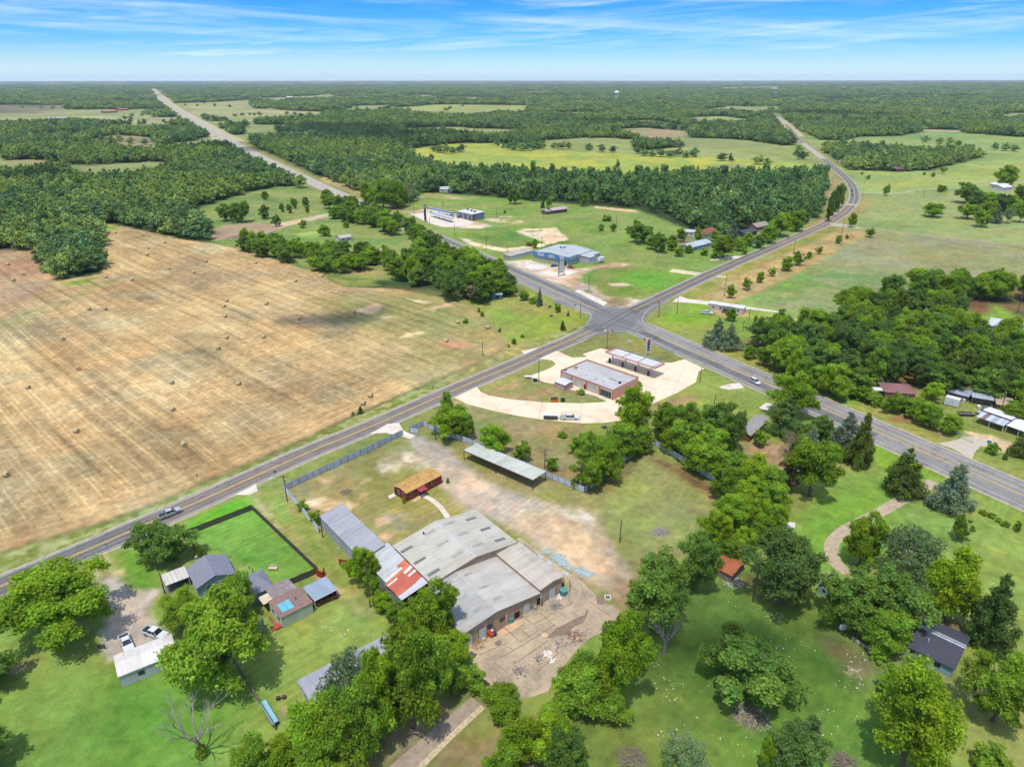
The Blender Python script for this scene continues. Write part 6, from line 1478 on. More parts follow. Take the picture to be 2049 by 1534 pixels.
k.part('back_wall', MB().box(k.L-.5, k.L-.38, .2, wd-.2, 0, 2.4), mat('dark_wall', S(70,70,72)))
k.part('floor', MB().box(.1, k.L-.1, .1, wd-.1, 0, .06), mat('garage_floor', S(120,116,110)))
SHT = corr('white_metal_siding', S(206,212,206), 'X', .5, .5, 0, .82)
s = B_('white_shed', 'long white metal building with two toned roof beside the drive', 'shed', J_(148,1072,2.9), J_(600,890,2.9))
wd = depth(s, J_(84,926,2.9)); print('whiteshed', s.L, wd)
s.body(wd, 2.8, 3.5, 'x', SHT, corr('white_ribbed_roof', S(236,228,220), 'X', .7, .35, 0, .93), .2)
s.window('f', s.L*.36, 1.2, 1.1, .9, wd, mat('grey_frame', S(150,160,160)))
s.door('l', wd*.5, 1., 2., BLK, wd)
BRW = mat('brown_roof', S(150,122,114), .85, var=.15, scale=1.2, stain=S(176,136,104), amt=.6, sscale=.3); MINT = corr('mint_siding', S(196,214,190), 'X', .6, .7, 0, .93)
tr_ = B_('trailer_house', 'pale green mobile home with brown patched roof and blue tarp', 'house', J_(1430,612,2.8), J_(1672,492,2.8))
wd = depth(tr_, J_(1328,492,2.8)); print('trailer', tr_.L, wd); L_ = tr_.L
tr_.part('wall', MB().box(0, L_, 0, wd, 0, 2.75), MINT); tr_.slope('roof', [(-.15,-.15,2.9),(L_+.15,-.15,2.9),(L_+.15,wd+.1,3.1),(-.15,wd+.1,3.1)], BRW, .12)
tr_.part('roof_tarp', MB().slab([(L_*.12,wd*.18,2.955),(L_*.50,wd*.18,2.955),(L_*.50,wd*.66,3.05),(L_*.12,wd*.66,3.05)], .012), mat('blue_tarp', S(120,196,220), .5, var=.12))
tr_.part('tarp_fold_shadow', MB().slab([(L_*.30,wd*.18,2.972),(L_*.315,wd*.18,2.972),(L_*.315,wd*.66,3.067),(L_*.30,wd*.66,3.067)], .012), mat('tarp_shadow', S(84,150,176)))  # darker strip: the shadow of a fold put into the tarp colour
tr_.part('roof_vent', MB().tube((L_*.68,wd*.5,3.),(L_*.68,wd*.5,3.4), .12), BLK)
tr_.part('end_wall', MB().box(-.06, -.005, .05, wd-.05, 0, 2.7), WHITE)
for v in (.25, .7): tr_.part('window', MB().box(-.09, -.061, wd*v-.5, wd*v+.5, 1.1, 2.1), GLASS)
tr_.part('addition_wall', MB().box(L_*.18, L_*.9, wd+.01, wd*1.75, 0, 2.6), mat('grey_boards', S(150,140,136)))
tr_.slope('addition_roof', [(L_*.14,wd+.12,3.),(L_*.93,wd+.12,3.),(L_*.93,wd*1.8,2.75),(L_*.14,wd*1.8,2.75)], mat('patchy_grey_roof', S(150,136,136), .85, var=.2, stain=S(196,186,184), amt=.7, sscale=.5), .12)
tr_.slope('side_roof', [(-1.2,wd+.12,2.75),(L_*.14-.02,wd+.12,2.85),(L_*.14-.02,wd*1.5,2.8),(-1.2,wd*1.5,2.7)], mat('cream_roof', S(236,214,186), .7), .1)
tr_.part('porch', MB().box(-1.5,-.1,.2,1.6,.1,.5), mat('red_wood', S(190,90,66))); tr_.part('step', MB().box(-2.1,-1.51,.5,1.3,.02,.28), mat('red_wood', (0,0,0)))
for k in range(6): tr_.part('pot', MB().tube((-1.+.1*(k%2), 1.9+.55*k, 0),(-1.+.1*(k%2), 1.9+.55*k, .45), .18, .24), mat('terracotta', S(180,110,90)))
k = B_('blue_grey_carport', 'blue-grey metal carport sheltering a dark red pickup', 'carport', J_(1688,478,2.6), J_(1872,385,2.6))
wd = depth(k, J_(1588,382,2.6)); k.slope('roof', [(0,0,2.6),(k.L,0,2.6),(k.L,wd,2.75),(0,wd,2.75)], corr('blue_grey_roof', S(160,176,192), 'X', .7, .4, 0, .93), .12)
for x in (.15, k.L-.15):
    for y in (.15, wd-.15): k.part('post', MB().box(x-.06,x+.06,y-.06,y+.06,0,2.5), WHITE)
k.part('gutter', MB().box(-.01, k.L+.01, -.1, -.005, 2.42, 2.58), WHITE)
Q_ = Z(460, 1280, 2049/600)
lh = B_('long_house', 'long grey roofed house half hidden by the grey willow', 'house', Q_(560,425,2.7), Q_(1180,90,2.7))
wd = depth(lh, Q_(475,275,2.7)); print('long', lh.L, wd)
lh.body(wd, 2.6, 3.3, 'x', mat('white_siding', S(222,218,214), .8, var=.1, stain=S(170,140,120)), corr('grey_metal_roof', S(178,178,188), 'X', .8, .45, 0, .92), .3)
lh.window('l', wd*.5, 1., 1., 1., wd); lh.part('awning', MB().slab([(lh.L*.55,-1.6,2.1),(lh.L*.72,-1.6,2.1),(lh.L*.72,-.4,2.4),(lh.L*.55,-.4,2.4)], .06), mat('teal_awning', S(110,190,190)))
sm = B_('small_shed', 'small blue-grey shed roof at the lower edge', 'shed', Q_(640,905,2.4), Q_(765,790,2.4))
wd = abs(depth(sm, Q_(890,868,2.4))); print('sm', sm.L, wd)
for o in [sm.root]: bpy.data.objects.remove(o)
sm = B_('small_shed', 'small blue-grey shed roof at the lower edge', 'shed', Q_(790,960,2.4), Q_(890,868,2.4))
wd = depth(sm, Q_(765,790,2.4)); sm.body(max(3, wd), 2.2, 2.9, 'x', mat('shed_boards', S(120,110,100)), corr('blue_grey_roof', (0,0,0)), .25)
# ---------------------------------------------------------------- right side houses
M_ = Z(1250, 900, 2049/799*1933/2049)
BLS = mat('black_shingle', S(78,80,92), .9, var=.15, scale=2); TEAL = mat('pale_teal_siding', S(150,186,192), .8, var=.1)
bh = B_('black_roof_house', 'low house with black shingled roof under the right hand trees', 'house', M_(1215,868,2.6), M_(1592,1052,2.6))
wd = 2*depth(bh, M_(1560,865,3.8)); print('black', bh.L, wd)
wd = max(7, min(11, wd))
bh.body(wd, 2.5, 3.7, 'x', TEAL, BLS, .4)
bh.part('ridge_cap', MB().prism([(wd/2-.5,3.68),(wd/2,3.90),(wd/2+.5,3.68)], -.4, bh.L+.4, 'x'), mat('silver_ridge', S(206,214,224), .4, .3))
bh.slope('silver_slope', [(-.42,wd/2+.2,3.95),(bh.L+.42,wd/2+.2,3.95),(bh.L+.42,wd/2+1.3,3.64),(-.42,wd/2+1.3,3.64)], mat('silver_ridge', (0,0,0)), .05)
p = bh.loc(M_(1468,930,3.2)); bh.part('flue', MB().tube((p.x,p.y,2.8),(p.x,p.y,4.2), .1), WHITE)
for u in (.25, .5, .82): bh.window('f', bh.L*u, .9, 1.2, 1.2, wd)
bh.door('f', bh.L*.38, .9, 2., WHITE, wd); bh.window('r', wd*.4, 1., 1., 1., wd)
rs = B_('rusty_shed', 'small shed with rusty orange roof beside the round pine', 'shed', M_(520,605,2.3), M_(582,545,2.3))
wd = depth(rs, M_(485,570,2.3)); wd = max(2.8, wd); L_ = rs.L
rs.body(max(4.5, depth(rs, M_(540,487,2.3))), 2.2, 3., 'y', mat('grey_planks', S(150,140,130), .9, var=.25), corr('rusty_roof', S(190,112,74), 'Y', .7, .7, 0, .85, S(140,80,56), .5), .3)
bs_ = B_('blue_cottage', 'small pale blue cottage hidden between the pine and dark trees', 'cottage', M_(930,690), M_(990,720))
bs_.body(5, 2.5, 3.5, 'y', TEAL, mat('pale_roof', S(196,196,200), .8), .3); bs_.window('f', bs_.L*.5, 1., .8, .9, 5)
D_ = Z(1350, 500, 2049/699)
bc = B_('brown_cottage', 'brown board cottage with grey roof beside the fence belt', 'cottage', D_(368,1062,2.5), D_(505,1035,2.5) if False else D_(440,1082,2.5))
bpy.data.objects.remove(bc.root)
bc = B_('brown_cottage', 'brown board cottage with grey roof beside the fence belt', 'cottage', D_(370,1062,2.5), D_(442,1085,2.5))
wd = depth(bc, D_(505,1038,2.5)); print('cottage', bc.L, wd)
bc.body(max(9, depth(bc, D_(440,960,2.5))), 2.4, 3.5, 'y', mat('brown_boards', S(140,92,66), .85, var=.2), mat('grey_cottage_roof', S(170,166,162), .9, var=.15), .35)
mh = B_('mobile_home', 'long white mobile home beside the farm entrance track', 'house', D_(195,348), D_(400,380))
mh.body(5, 3., 3.4, 'x', mat('cream_metal', S(214,204,188), .7, var=.1), corr('white_roof', (0,0,0)), .2)
for u in (.15, .35, .62, .85): mh.window('f', mh.L*u, 1.2, 1., .9, 5)
mh.part('porch', MB().box(mh.L*.42, mh.L*.62, -2.2, -.05, .1, .8), mat('porch_boards', S(120,112,104))); mh.part('porch_roof', MB().box(mh.L*.42, mh.L*.62, -2.2, -.05, 2.4, 2.5), mat('porch_boards', (0,0,0)))
E_ = Z(1720, 720, 2049/329)
br_ = B_('brown_hip_house', 'house with reddish brown hip roof beside the wood', 'house', E_(330,392,2.7), E_(700,418,2.7))
wd = depth(br_, E_(560,287,3.8)); print('brown', br_.L, wd); wd = max(8, wd*1.1)
br_.body(wd, 2.6, 4.4, 'hip', mat('brick_wall', S(160,120,104), .9, var=.15), mat('reddish_shingle', S(150,108,104), .9, var=.14, scale=2), .5)
br_.part('porch_roof', MB().slab([(-3.5,1,2.4),(-.52,1,2.5),(-.52,4,2.5),(-3.5,4,2.4)], .1), WHITE); br_.part('porch_post', MB().box(-3.4,-3.3,1.1,1.2,0,2.3), WHITE)
ct_ = B_('white_container', 'white box trailer body standing on the grass', 'container', E_(1045,555), E_(1222,600))
ct_.part('body', MB().box(0, ct_.L, 0, 2.6, .25, 2.9), corr('white_box_side', S(228,230,234), 'X', .5, .5, 0, .94), bevel=.04)
ct_.part('roof', MB().box(-.03, ct_.L+.03, -.03, 2.63, 2.9, 2.97), WHITE)
for x in (.6, ct_.L-.8): ct_.part('skid', MB().box(x, x+.3, .1, 2.5, 0, .25), BLK)
GRW = mat('grey_planks', (0,0,0))
for nm, lab, q0, q1, wd_, hh_, cc in (('lean_shed', 'grey sheet roofed shed behind the white box trailer', (1165,485), (1330,530), 5, 2.6, (166,178,196)), ('tin_shed', 'long tin roofed shed behind the silver car', (1385,545), (1640,590), 7, 3., (186,196,206)),
                                      ('patched_shed', 'shed with rust patched tin roof at the right border', (1690,630), (1900,665), 6, 2.8, (200,176,150)), ('low_shed', 'low dark shed under the trees beside the brown roof', (1040,440), (1150,478), 4, 2.4, (120,128,146))):
    k = B_(nm, lab, 'shed', E_(*q0), E_(*q1)); k.part('wall', MB().box(0, k.L, wd_*.3, wd_, 0, hh_-.2), GRW)
    k.slope('roof', [(-.3,-.3,hh_-.3),(k.L+.3,-.3,hh_-.3),(k.L+.3,wd_+.3,hh_+.3),(-.3,wd_+.3,hh_+.3)], corr(nm+'_tin', S(*cc), 'X', .8, .45, 0, .8, S(150,120,100), .45), .1)
    for x in (.1, k.L*.5, k.L-.2): k.part('post', MB().box(x, x+.12, 0, .12, 0, hh_-.45), GRW)
k = B_('metal_carport', 'white roofed metal garage with striped lean-to beside the highway', 'garage', E_(1505,745), E_(1845,865))
wd = depth(k, E_(1970,790,3.3)); L_ = k.L; wd = max(5., min(8., wd)); print('garage', L_, wd)
k.slope('roof', [(-.2,0,3.6),(L_+.2,0,3.6),(L_+.2,wd,3.4),(-.2,wd,3.4)], mat('white_garage_roof', S(240,238,238), .5, var=.05), .12)
k.part('wall', MB().box(0, L_, wd-.2, wd-.1, 0, 3.2), mat('dark_wall', (0,0,0))); k.part('end_wall', MB().box(L_-.1, L_, .1, wd-.2, 0, 3.3), mat('blue_grey_wall', S(110,116,130)))
nst = 6; scol = ((206,214,224), (150,120,130), (206,212,220), (170,186,196), (206,212,220), (190,200,210))
for i in range(nst):
    x0, x1 = L_*i/nst, L_*(i+1)/nst; k.slope('lean_to_panel', [(x0,-4.2,2.45),(x1-.02,-4.2,2.45),(x1-.02,-.05,3.1),(x0,-.05,3.1)], corr('stripe_%d' % scol[i][1], S(*scol[i]), 'X', .4, .4, 0, .9), .06)
for x in (.1, L_*.5, L_-.1): k.part('post', MB().box(x-.06,x+.06,-4.1,-3.98,0,2.35), WHITE)
k.slope('side_roof', [(L_+.25,-3.2,2.6),(L_+8,-3.2,2.6),(L_+8,wd-1,3.2),(L_+.25,wd-1,3.2)], mat('white_garage_roof', (0,0,0)), .1)
for x in (L_+.5, L_+4, L_+7.8): k.part('post', MB().box(x-.06,x+.06,-3.1,-2.98,0,2.5), WHITE)
wr = B_('white_roof_house', 'house with broad white metal roof at the right border', 'house', D_(1850,440,3.), D_(2120,480,3.))
wr.body(10, 3., 5., 'x', mat('pale_blue_wall', S(170,180,196), .8), corr('bluish_white_roof', S(206,216,228), 'X', 1., .4, 0, .9), .5); wr.window('f', wr.L*.3, 1., 1.4, 1.2, 10)
# houses by the farm road, far barns and sheds
N_ = Z(1350, 120, 2049/699)
def small(name, label, cat, fn, q0, q1, wd_, ev, rd, wall, roof, rt='x', group=None):
    k = B_(name, label, cat, fn(*q0), fn(*q1), group); k.body(wd_, ev, rd, rt, wall, roof, .4)
    if k.L < 70:
        for u in (.25, .7): k.window('f', k.L*u, 1., 1.2, 1.1, wd_)
    return k
WSD = mat('white_siding', (0,0,0))
small('red_roof_house', 'white house with red-brown roof by the farm road', 'house', N_, (165,1050), (245,1025), 9, 3, 5, WSD, mat('red_brown_roof', S(160,96,78), .9, var=.15))
small('grey_roof_house', 'grey roofed house under the garden trees', 'house', N_, (200,1020), (258,1010), 9, 3, 5, WSD, mat('grey_roof_b', S(150,146,146), .9, var=.15)) if False else None
small('tan_roof_house', 'house with tan grey roof at the wood edge by the farm road', 'house', N_, (478,1005), (555,990), 9, 3, 5, mat('brick_wall', (0,0,0)), mat('tan_grey_roof', S(170,158,146), .9, var=.15))
small('dark_roof_house', 'low house with dark blue-grey roof by the farm road', 'house', N_, (405,1040), (480,1025), 8, 2.8, 4, mat('dark_wall', (0,0,0)), mat('dark_slate', S(74,82,100), .9, var=.1))
small('white_bungalow', 'white bungalow partly hidden behind garden trees', 'house', N_, (60,1030), (115,1035), 7, 2.8, 4, WSD, mat('pale_roof', (0,0,0)))
small('silver_roof_house', 'house with stepped silver metal roof on the shop field', 'house', N_, (90,1128), (212,1095), 9, 3, 4.4, mat('pale_blue_wall', (0,0,0)), corr('silver_roof', S(196,206,212), 'X', 1.5, .4, 0, .9))
small('garden_shed', 'tiny white shed beside the farm road gardens', 'shed', N_, (455,1085), (490,1085), 4, 2.5, 3.2, WSD, mat('pale_roof', (0,0,0)))
X6 = Z(650, 120, 2049/700)
small('wood_edge_house', 'long pale roofed house at the pine wood edge', 'house', X6, (672,775), (748,778), 11, 3, 5, WSD, mat('pale_blue_roof', S(186,200,206), .8, var=.1))
small('hedge_house', 'grey roofed house behind the hedgerow', 'house', X6, (92,1068), (160,1058), 8, 2.8, 4, WSD, mat('beige_roof_b', S(196,186,172), .9, var=.1))
small('grove_house', 'flat beige roofed house between grove and hedgerow', 'house', X6, (262,1160), (345,1150), 9, 2.8, 3.8, WSD, mat('beige_roof_b', (0,0,0)))
X7 = Z(1640, 280, 2049/409)
small('white_barn', 'long white metal barn behind the meadow grove', 'barn', X7, (1700,480), (1830,500), 14, 4, 5.5, WSD, mat('white_garage_roof', (0,0,0)))
small('white_outbuilding', 'white outbuilding at the right of the white barn', 'barn', X7, (1830,515), (1925,505), 10, 3.5, 5, WSD, mat('white_garage_roof', (0,0,0)))
small('rusty_roof_house', 'old house with rusty white roof at the strip wood', 'house', X7, (525,300), (635,298), 9, 3.2, 5.5, WSD, mat('rusty_white_roof', S(196,160,144), .9, var=.3))
small('junk_barn', 'dark purple-brown barn among junk at the strip wood', 'barn', X7, (755,322), (840,322), 9, 3.5, 5.5, mat('dark_boards', S(80,60,66), .9), mat('purple_roof', S(120,90,104), .9, var=.2))
small('white_trailer_home', 'white trailer home beside the dark junk barn', 'house', X7, (690,310), (755,306), 5, 3, 3.4, WSD, mat('white_garage_roof', (0,0,0)))
small('yellow_shed', 'pale yellow shed in the strip wood by the road', 'shed', X7, (200,245), (240,243), 5, 3, 4, mat('cream_wall', S(226,206,160)), mat('white_garage_roof', (0,0,0)))
X5 = Z(0, 150, 2049/1030)
small('red_roof_barn', 'red roofed barn on the far left field', 'barn', X5, (415,152), (470,150), 22, 4, 7, mat('red_boards', S(170,90,76)), mat('far_red_roof', S(190,116,98), .8))
small('red_roof_barn', 'smaller red roofed barn at the right of the far red barn', 'barn', X5, (478,143), (516,140), 18, 4, 7, mat('red_boards', (0,0,0)), mat('far_red_roof', (0,0,0)))
small('far_house', 'white house among trees on the far left field', 'house', X5, (190,180), (280,178), 16, 4, 7, WSD, mat('grey_roof_b', S(176,180,186), .9))
YR = Z(1030, 150, 2049/1019)
for lab, fn, q0, q1 in (('white roofed barn beyond the farm road, left of its crest', YR, (872,166), (898,166)), ('long white barn under trees beside the farm road crest', YR, (925,192), (958,190)), ('white farm roofs on the far middle field', YR, (50,122), (100,120)), ('pale shed at the edge of the tan far field', YR, (610,220), (630,220)),
                        ('far white roofs right of the radio mast', YR, (1585,124), (1650,124)), ('pale far roofs near the left highway bend', X5, (1425,90), (1480,88)), ('small far roof at the wood edge field', X5, (1140,92), (1165,92)), ('distant pale sheds near the horizon', YR, (1010,60), (1065,58)), ('white dot of a far farm roof left of the water tower', YR, (35,54), (55,54)), ('far farm roof in the middle distance', X5, (1935,53), (1960,52))):
    small('far_barn', lab, 'barn', fn, q0, q1, 14, 5, 8, WSD, mat('white_garage_roof', (0,0,0)), group='white roofs far away')
# structures under construction: water tower and radio mast
p = P(1233, 203); h = max(30, height_at(p, 182)); t_ = thing('water_tower', 'pale water tower standing above the far woods', 'water tower', p)
MB().ball((0,0,h-8), 12, 12, 9, 16, 10).obj('tank', mat('tower_white', S(255,252,246), .6), t_, smooth=True)
for a in range(5): MB().tube((8*math.cos(a*1.257), 8*math.sin(a*1.257), 0), (7*math.cos(a*1.257), 7*math.sin(a*1.257), h-6), .9).obj('leg', mat('tower_white', (0,0,0)), t_)
MB().tube((0,0,0),(0,0,h-8), 1.4).obj('riser', mat('tower_white', (0,0,0)), t_)
p = P(1585, 238); h = height_at(p, 196); t_ = thing('radio_mast', 'thin lattice radio mast beside the farm road crest', 'mast', p)
mb = MB(); hw_ = .8
for a in range(3): mb.tube((hw_*math.cos(a*2.094), hw_*math.sin(a*2.094), 0), (hw_*math.cos(a*2.094), hw_*math.sin(a*2.094), h), .16, n=4)
for k in range(40):
    z = h*k/40; a = k % 3; b_ = (k+1) % 3; mb.tube((hw_*math.cos(a*2.094), hw_*math.sin(a*2.094), z), (hw_*math.cos(b_*2.094), hw_*math.sin(b_*2.094), z+h/40), .08, n=3)
mb.obj('lattice', mat('mast_grey', S(170,170,170)), t_); MB().box(-6,6,-5,5,0,3).obj('equipment_hut', WHITE, t_)
# ================================================================ FENCES, POLES, VEHICLES, SMALL THINGS
FSH = corr('fence_sheet', S(240,246,252), 'X', .35, .5, 0, .93, S(210,196,184), .3); FRM = mat('fence_frame', S(70,84,112), .6)
def metal_fence(pts, label, inner=1, h=2.1, sp=2.4, frame=FRM):
    for i, (a, b) in enumerate(zip(pts, pts[1:])):
        p, q = (a if isinstance(a, Vector) else P(*a)), (b if isinstance(b, Vector) else P(*b))
        k = B_('metal_fence', label[i] if isinstance(label, list) else label, 'fence', p, q, 'white metal fence round the lot'); L = k.L
        k.part('sheet', MB().box(0, L, -.02, .02, .12, h), FSH); n = max(1, round(L/sp))
        y0, y1 = (-.11, -.025) if inner < 0 else (.025, .11)
        for j in range(n+1): x = L*j/n; k.part('post', MB().box(x-.035, x+.035, y0, y1, 0, h+.04), frame)
        for z in (.45, 1.2, h-.08): k.part('rail', MB().box(.06, L-.06, y0+.02, y1-.01, z, z+.05), frame)
metal_fence([(569,982),(655,942),(735,905),(806,871)], ['white metal fence along the farm road, left third', 'white metal fence along the farm road, middle third', 'white metal fence along the farm road, end by the lot entrance'], -1)
metal_fence([(569,982),(592,1010),(610,1031),(638,1066)], ['white metal fence beside the lane, end by the pole', 'white metal fence beside the lane between two bushes', 'white metal fence beside the lane, end by the grey shed'], 1)
metal_fence([(820,864),(847,853),(880,867),(946,891)], ['short white fence return at the lot entrance', 'white metal fence by the entrance under the wide tree', 'white metal fence running up to the carport'], -1)
metal_fence([(838,868),(821,866)], 'white gate leaf standing open at the lot entrance', 1, 2.)
metal_fence([(946,891),(1105,960)], 'white metal fence hidden behind the carport', -1)
metal_fence([(1105,960),(1169,986)], 'white metal fence between carport and corner trees', -1)
metal_fence([(1169,986),(1235,936),(1300,886)], ['white metal fence under the corner trees', 'white metal fence behind the trees facing the station'], -1)
metal_fence([(1300,886),(1345,912),(1400,946),(1444,974)], ['white metal fence at the far right corner of the lot', 'white metal fence in front of the tree belt', 'white metal fence at the end of the tree belt'], -1)
DKW = mat('dark_fence_boards', S(92,86,80), .9, var=.25, scale=2); ORW = mat('orange_cedar_boards', S(180,106,62), .85, var=.2, scale=2)
def board_fence(a, b, label, m, h=1.7):
    k = B_('board_fence', label, 'fence', P(*a), P(*b)); n = max(2, round(k.L/1.0))
    mb = MB()
    for j in range(int(k.L/.16)): mb.box(j*.16, j*.16+.145, -.015, .015, .05, h+.04*math.sin(j*12.9)); 
    k.part('boards', mb, m)
    for j in range(int(k.L/2.4)+1): k.part('post', MB().box(j*2.4-.05, j*2.4+.05, .02, .12, 0, h), m)
    for z in (.4, h-.3): k.part('rail', MB().box(0, k.L, .02, .06, z, z+.09), m)
board_fence((378,1070),(505,1020), 'dark board fence between the green yard and the farm road', DKW)
board_fence((505,1020),(637,1146), 'dark board fence between the green yard and the lane', DKW)
board_fence((637,1146),(562,1178), 'dark board fence behind the mobile home', DKW)
board_fence((379,1082),(400,1114), 'orange board fence beside the dense cedar', ORW)
board_fence((500,1205),(540,1184), 'grey board fence at the grey house wing', DKW, 1.)
def red_gate(a, b, label, h=2.):
    k = B_('red_gate', label, 'gate', P(*a), P(*b), 'red gates'); RB = mat('red_gate_boards', S(160,52,34), .8, var=.15); RL = mat('red_gate_rails', S(196,76,50), .8)
    k.part('panel', MB().box(0, k.L, -.03, .03, .1, h), RB)
    for z in (.15, h*.5, h-.2): k.part('rail', MB().box(0, k.L, -.07, -.032, z, z+.14), RL)
    k.part('brace', MB().prism([(0,.2),(.15,.2),(k.L,h-.1),(k.L-.15,h-.1)], -.095, -.072), RL)
red_gate((679,1131),(695,1134), 'red board gate at the end of the grey shed'); red_gate((634,1152),(647,1158), 'red board gate at the corner of the green yard, left leaf'); red_gate((647,1158),(650,1147), 'red board gate at the corner of the green yard, right leaf')
# rail fence and narrow box in the lower left
k = B_('rail_fence', 'weathered diagonal rail fence running down the lower lawn', 'fence', P(468,1326), P(552,1460)); n = int(k.L/2.2)
GB = mat('grey_fence_boards', S(120,112,100), .9, var=.25)
for j in range(n+1): k.part('post', MB().box(j*k.L/n-.07, j*k.L/n+.07, -.07, .07, 0, 1.3), GB)
for z in (.35, .75, 1.12): k.part('rail', MB().box(0, k.L, -.1, -.072, z, z+.16), GB)
k.part('cap_rail', MB().box(0, k.L, -.12, .12, 1.305, 1.35), GB)
k = B_('narrow_box', 'long narrow box with pale blue lid beside the diagonal fence', 'box', P(521,1414), P(546,1456)); 
k.part('body', MB().box(0, k.L, .1, 1.05, 0, .9), mat('dark_box', S(70,70,70))); k.part('lid', MB().slab([(-.1,0,.98),(k.L+.1,0,.98),(k.L+.1,1.15,1.1),(-.1,1.15,1.1)], .06), mat('pale_blue_lid', S(150,206,220), .5, var=.08))
k = B_('pipe_gate', 'pale pipe gate at the driveway of the metal garage', 'gate', E_(1215,945), E_(1400,1035)); PPE = mat('pale_pipe', S(200,196,186))
for x in (0, k.L/2, k.L): k.part('post', MB().tube((x,0,0),(x,0,1.4), .06), PPE)
for z in (.3, .7, 1.1, 1.35): k.part('rail', MB().tube((0,0,z),(k.L,0,z), .035), PPE)
k = B_('porch_rail', 'white rail fence beside the black roofed house', 'fence', M_(1100,925), M_(1180,975))
for x in (0, k.L*.33, k.L*.66, k.L): k.part('post', MB().box(x-.05,x+.05,-.05,.05,0,1.1), WHITE)
for z in (.5, .95): k.part('rail', MB().box(0,k.L,-.03,.03,z,z+.08), WHITE)
# ---------------------------------------------------------------- utility poles
PW = mat('pole_wood', S(104,88,76), .9, var=.2, scale=2); GI = mat('insulator', S(190,190,186), .4)
tops = {}
def pole(bx, by, ty, label, arm=1.2, trafo=False, name='utility_pole', r=.14, rz=None, lamp=False):
    p = P(bx, by); h = max(5., height_at(p, ty)); t_ = thing(name, label, 'utility pole', p, rz if rz is not None else 1.0, 'utility poles')
    MB().tube((0,0,0),(0,0,h), r*1.15, r*.8).obj('pole', PW, t_)
    if arm:
        MB().box(-arm,arm,-.05,.05,h-.7,h-.56).obj('crossarm', PW, t_)
        for x in (-arm*.9, 0, arm*.9): MB().tube((x,0,h-.55),(x,0,h-.3), .05, .03).obj('insulator', GI, t_)
    if trafo: MB().tube((.32,0,h-2.2),(.32,0,h-1.2), .24).obj('transformer', GI, t_, .03)
    if lamp: MB().box(-.1,1.4,-.12,.12,h-.25,h-.08).obj('lamp_arm', GI, t_)
    tops[(bx, by)] = p+Vector((0,0,h-.3)); return t_
pole(293,1136,1072, 'pole with transformer beside the dense cedar', 1.1, True, rz=.6)
pole(330,1187,1145, 'short dark pole at the house carport', 0)
pole(575,1003,950, 'pole with transformer at the corner of the white fence', 1., True, rz=.3)
pole(646,1075,1032, 'pole against the corner of the grey shed', 0)
pole(653,1062,1040, 'second pole behind the grey shed corner', 0) if False else None
pole(872,880,838, 'pole standing inside the white fence under the wide tree', 0)
pole(1090,937,898, 'pole with transformer in the dry grass behind the carport', 1.3, True, rz=.5)
pole(1240,1085,1040, 'bare short pole alone on the lot', 0)
pole(1506,1203,1133, 'leaning service pole beside the round pine', .5, True)
pole(736,1243,1120, 'pale pole rising through the shrubs of the lean-to', .4) if False else pole(741,1215,1128, 'pale pole rising through the shrubs of the lean-to', .5)
pole(1078,763,720, 'pole on the grass beside the station drive', .6)
pole(1214,698,659, 'lamp pole behind the fuel canopy', 0, lamp=True)
pole(1400,765,735, 'short pole with meter box on the station edge', 0)
pole(1428,818,790, 'pole behind the station lawn', 0)
pole(966,713,682, 'pole at the hay field edge beside the farm road', 0)
pole(1161,636,601, 'pole at the left corner of the crossroads', 0)
pole(1354,628,593, 'pole on the lawn at the right corner of the crossroads', .5)
pole(1318,634,606, 'thin pole beside the right corner stop sign', 0)
pole(1178,580,552, 'pole in the dirt yard of the blue shop', .5)
pole(1449,593,550, 'pole in the verge by the orchard row', .5); pole(1587,510,478, 'pole in the verge at the middle of the orchard row', .5)
pole(1684,467,436, 'pole at the mouth of the dirt track', .5)
pole(1498,641,617, 'thin pole beside the mobile home', 0); pole(1486,663,642, 'thin leaning pole by the ditch saplings', 0)
pole(1731,753,709, 'grey pole rising from the wood beside the highway', .6); pole(1999,832,786, 'tall pole with lamp between sheds and metal garage', .7, True, lamp=True)
pole(2035,627,582, 'pole beside the white roofed house', .5)
for i, (a, b_, c_) in enumerate(((1016,516,487),(973,502,474),(910,474,450),(860,453,436),(1084,499,473),(1102,500,485))):
    pole(a, b_, c_, ('pole beside the storage row', 'second pole left of the storage row', 'third pole left of the storage row', 'pole before the second forecourt', 'pole behind the storage row', 'thin pole behind the storage row')[i], .6 if i != 5 else 0)
for i, (a, b_, c_) in enumerate(((994,437,416),(1088,437,417),(1233,455,431),(886,415,402),(829,430,408))):
    pole(a, b_, c_, ('pole behind the grey store', 'pole left of the old barn', 'pole among bushes at the field edge', 'thin pole behind the second forecourt', 'pole left of the second forecourt')[i], .5)
for i, (a, b_, c_) in enumerate(((1650,343,331),(1657,360,345),(1663,378,358),(1729,368,352),(1866,347,340),(1833,388,376),(1848,396,381),(1875,383,366),(1636,331,320),(1656,395,370))):
    pole(a, b_, c_, ('pole at the far start of the road bend', 'second pole of the bend line', 'third pole of the bend line', 'pole on the meadow right of the bend', 'thin pole at the far meadow trees', 'thin pole along the gravel track', 'second thin pole along the gravel track', 'pole beside the round track-end tree', 'farthest pole of the bend line', 'pole at the wood corner in the bend')[i], .5)
def wire(a, b, sag=.6, label='overhead wire'):
    p, q = tops[a], tops[b]; mb = MB(); n = 10; pts = [p.lerp(q, i/n)-Vector((0,0,sag*4*(i/n)*(1-i/n))) for i in range(n+1)]
    for u, v in zip(pts, pts[1:]): mb.tube(u, v, .022, n=4, cap=False)
    tag(mb.obj('power_line', mat('wire', S(60,60,62), .5)), label, 'wire', 'overhead wires')
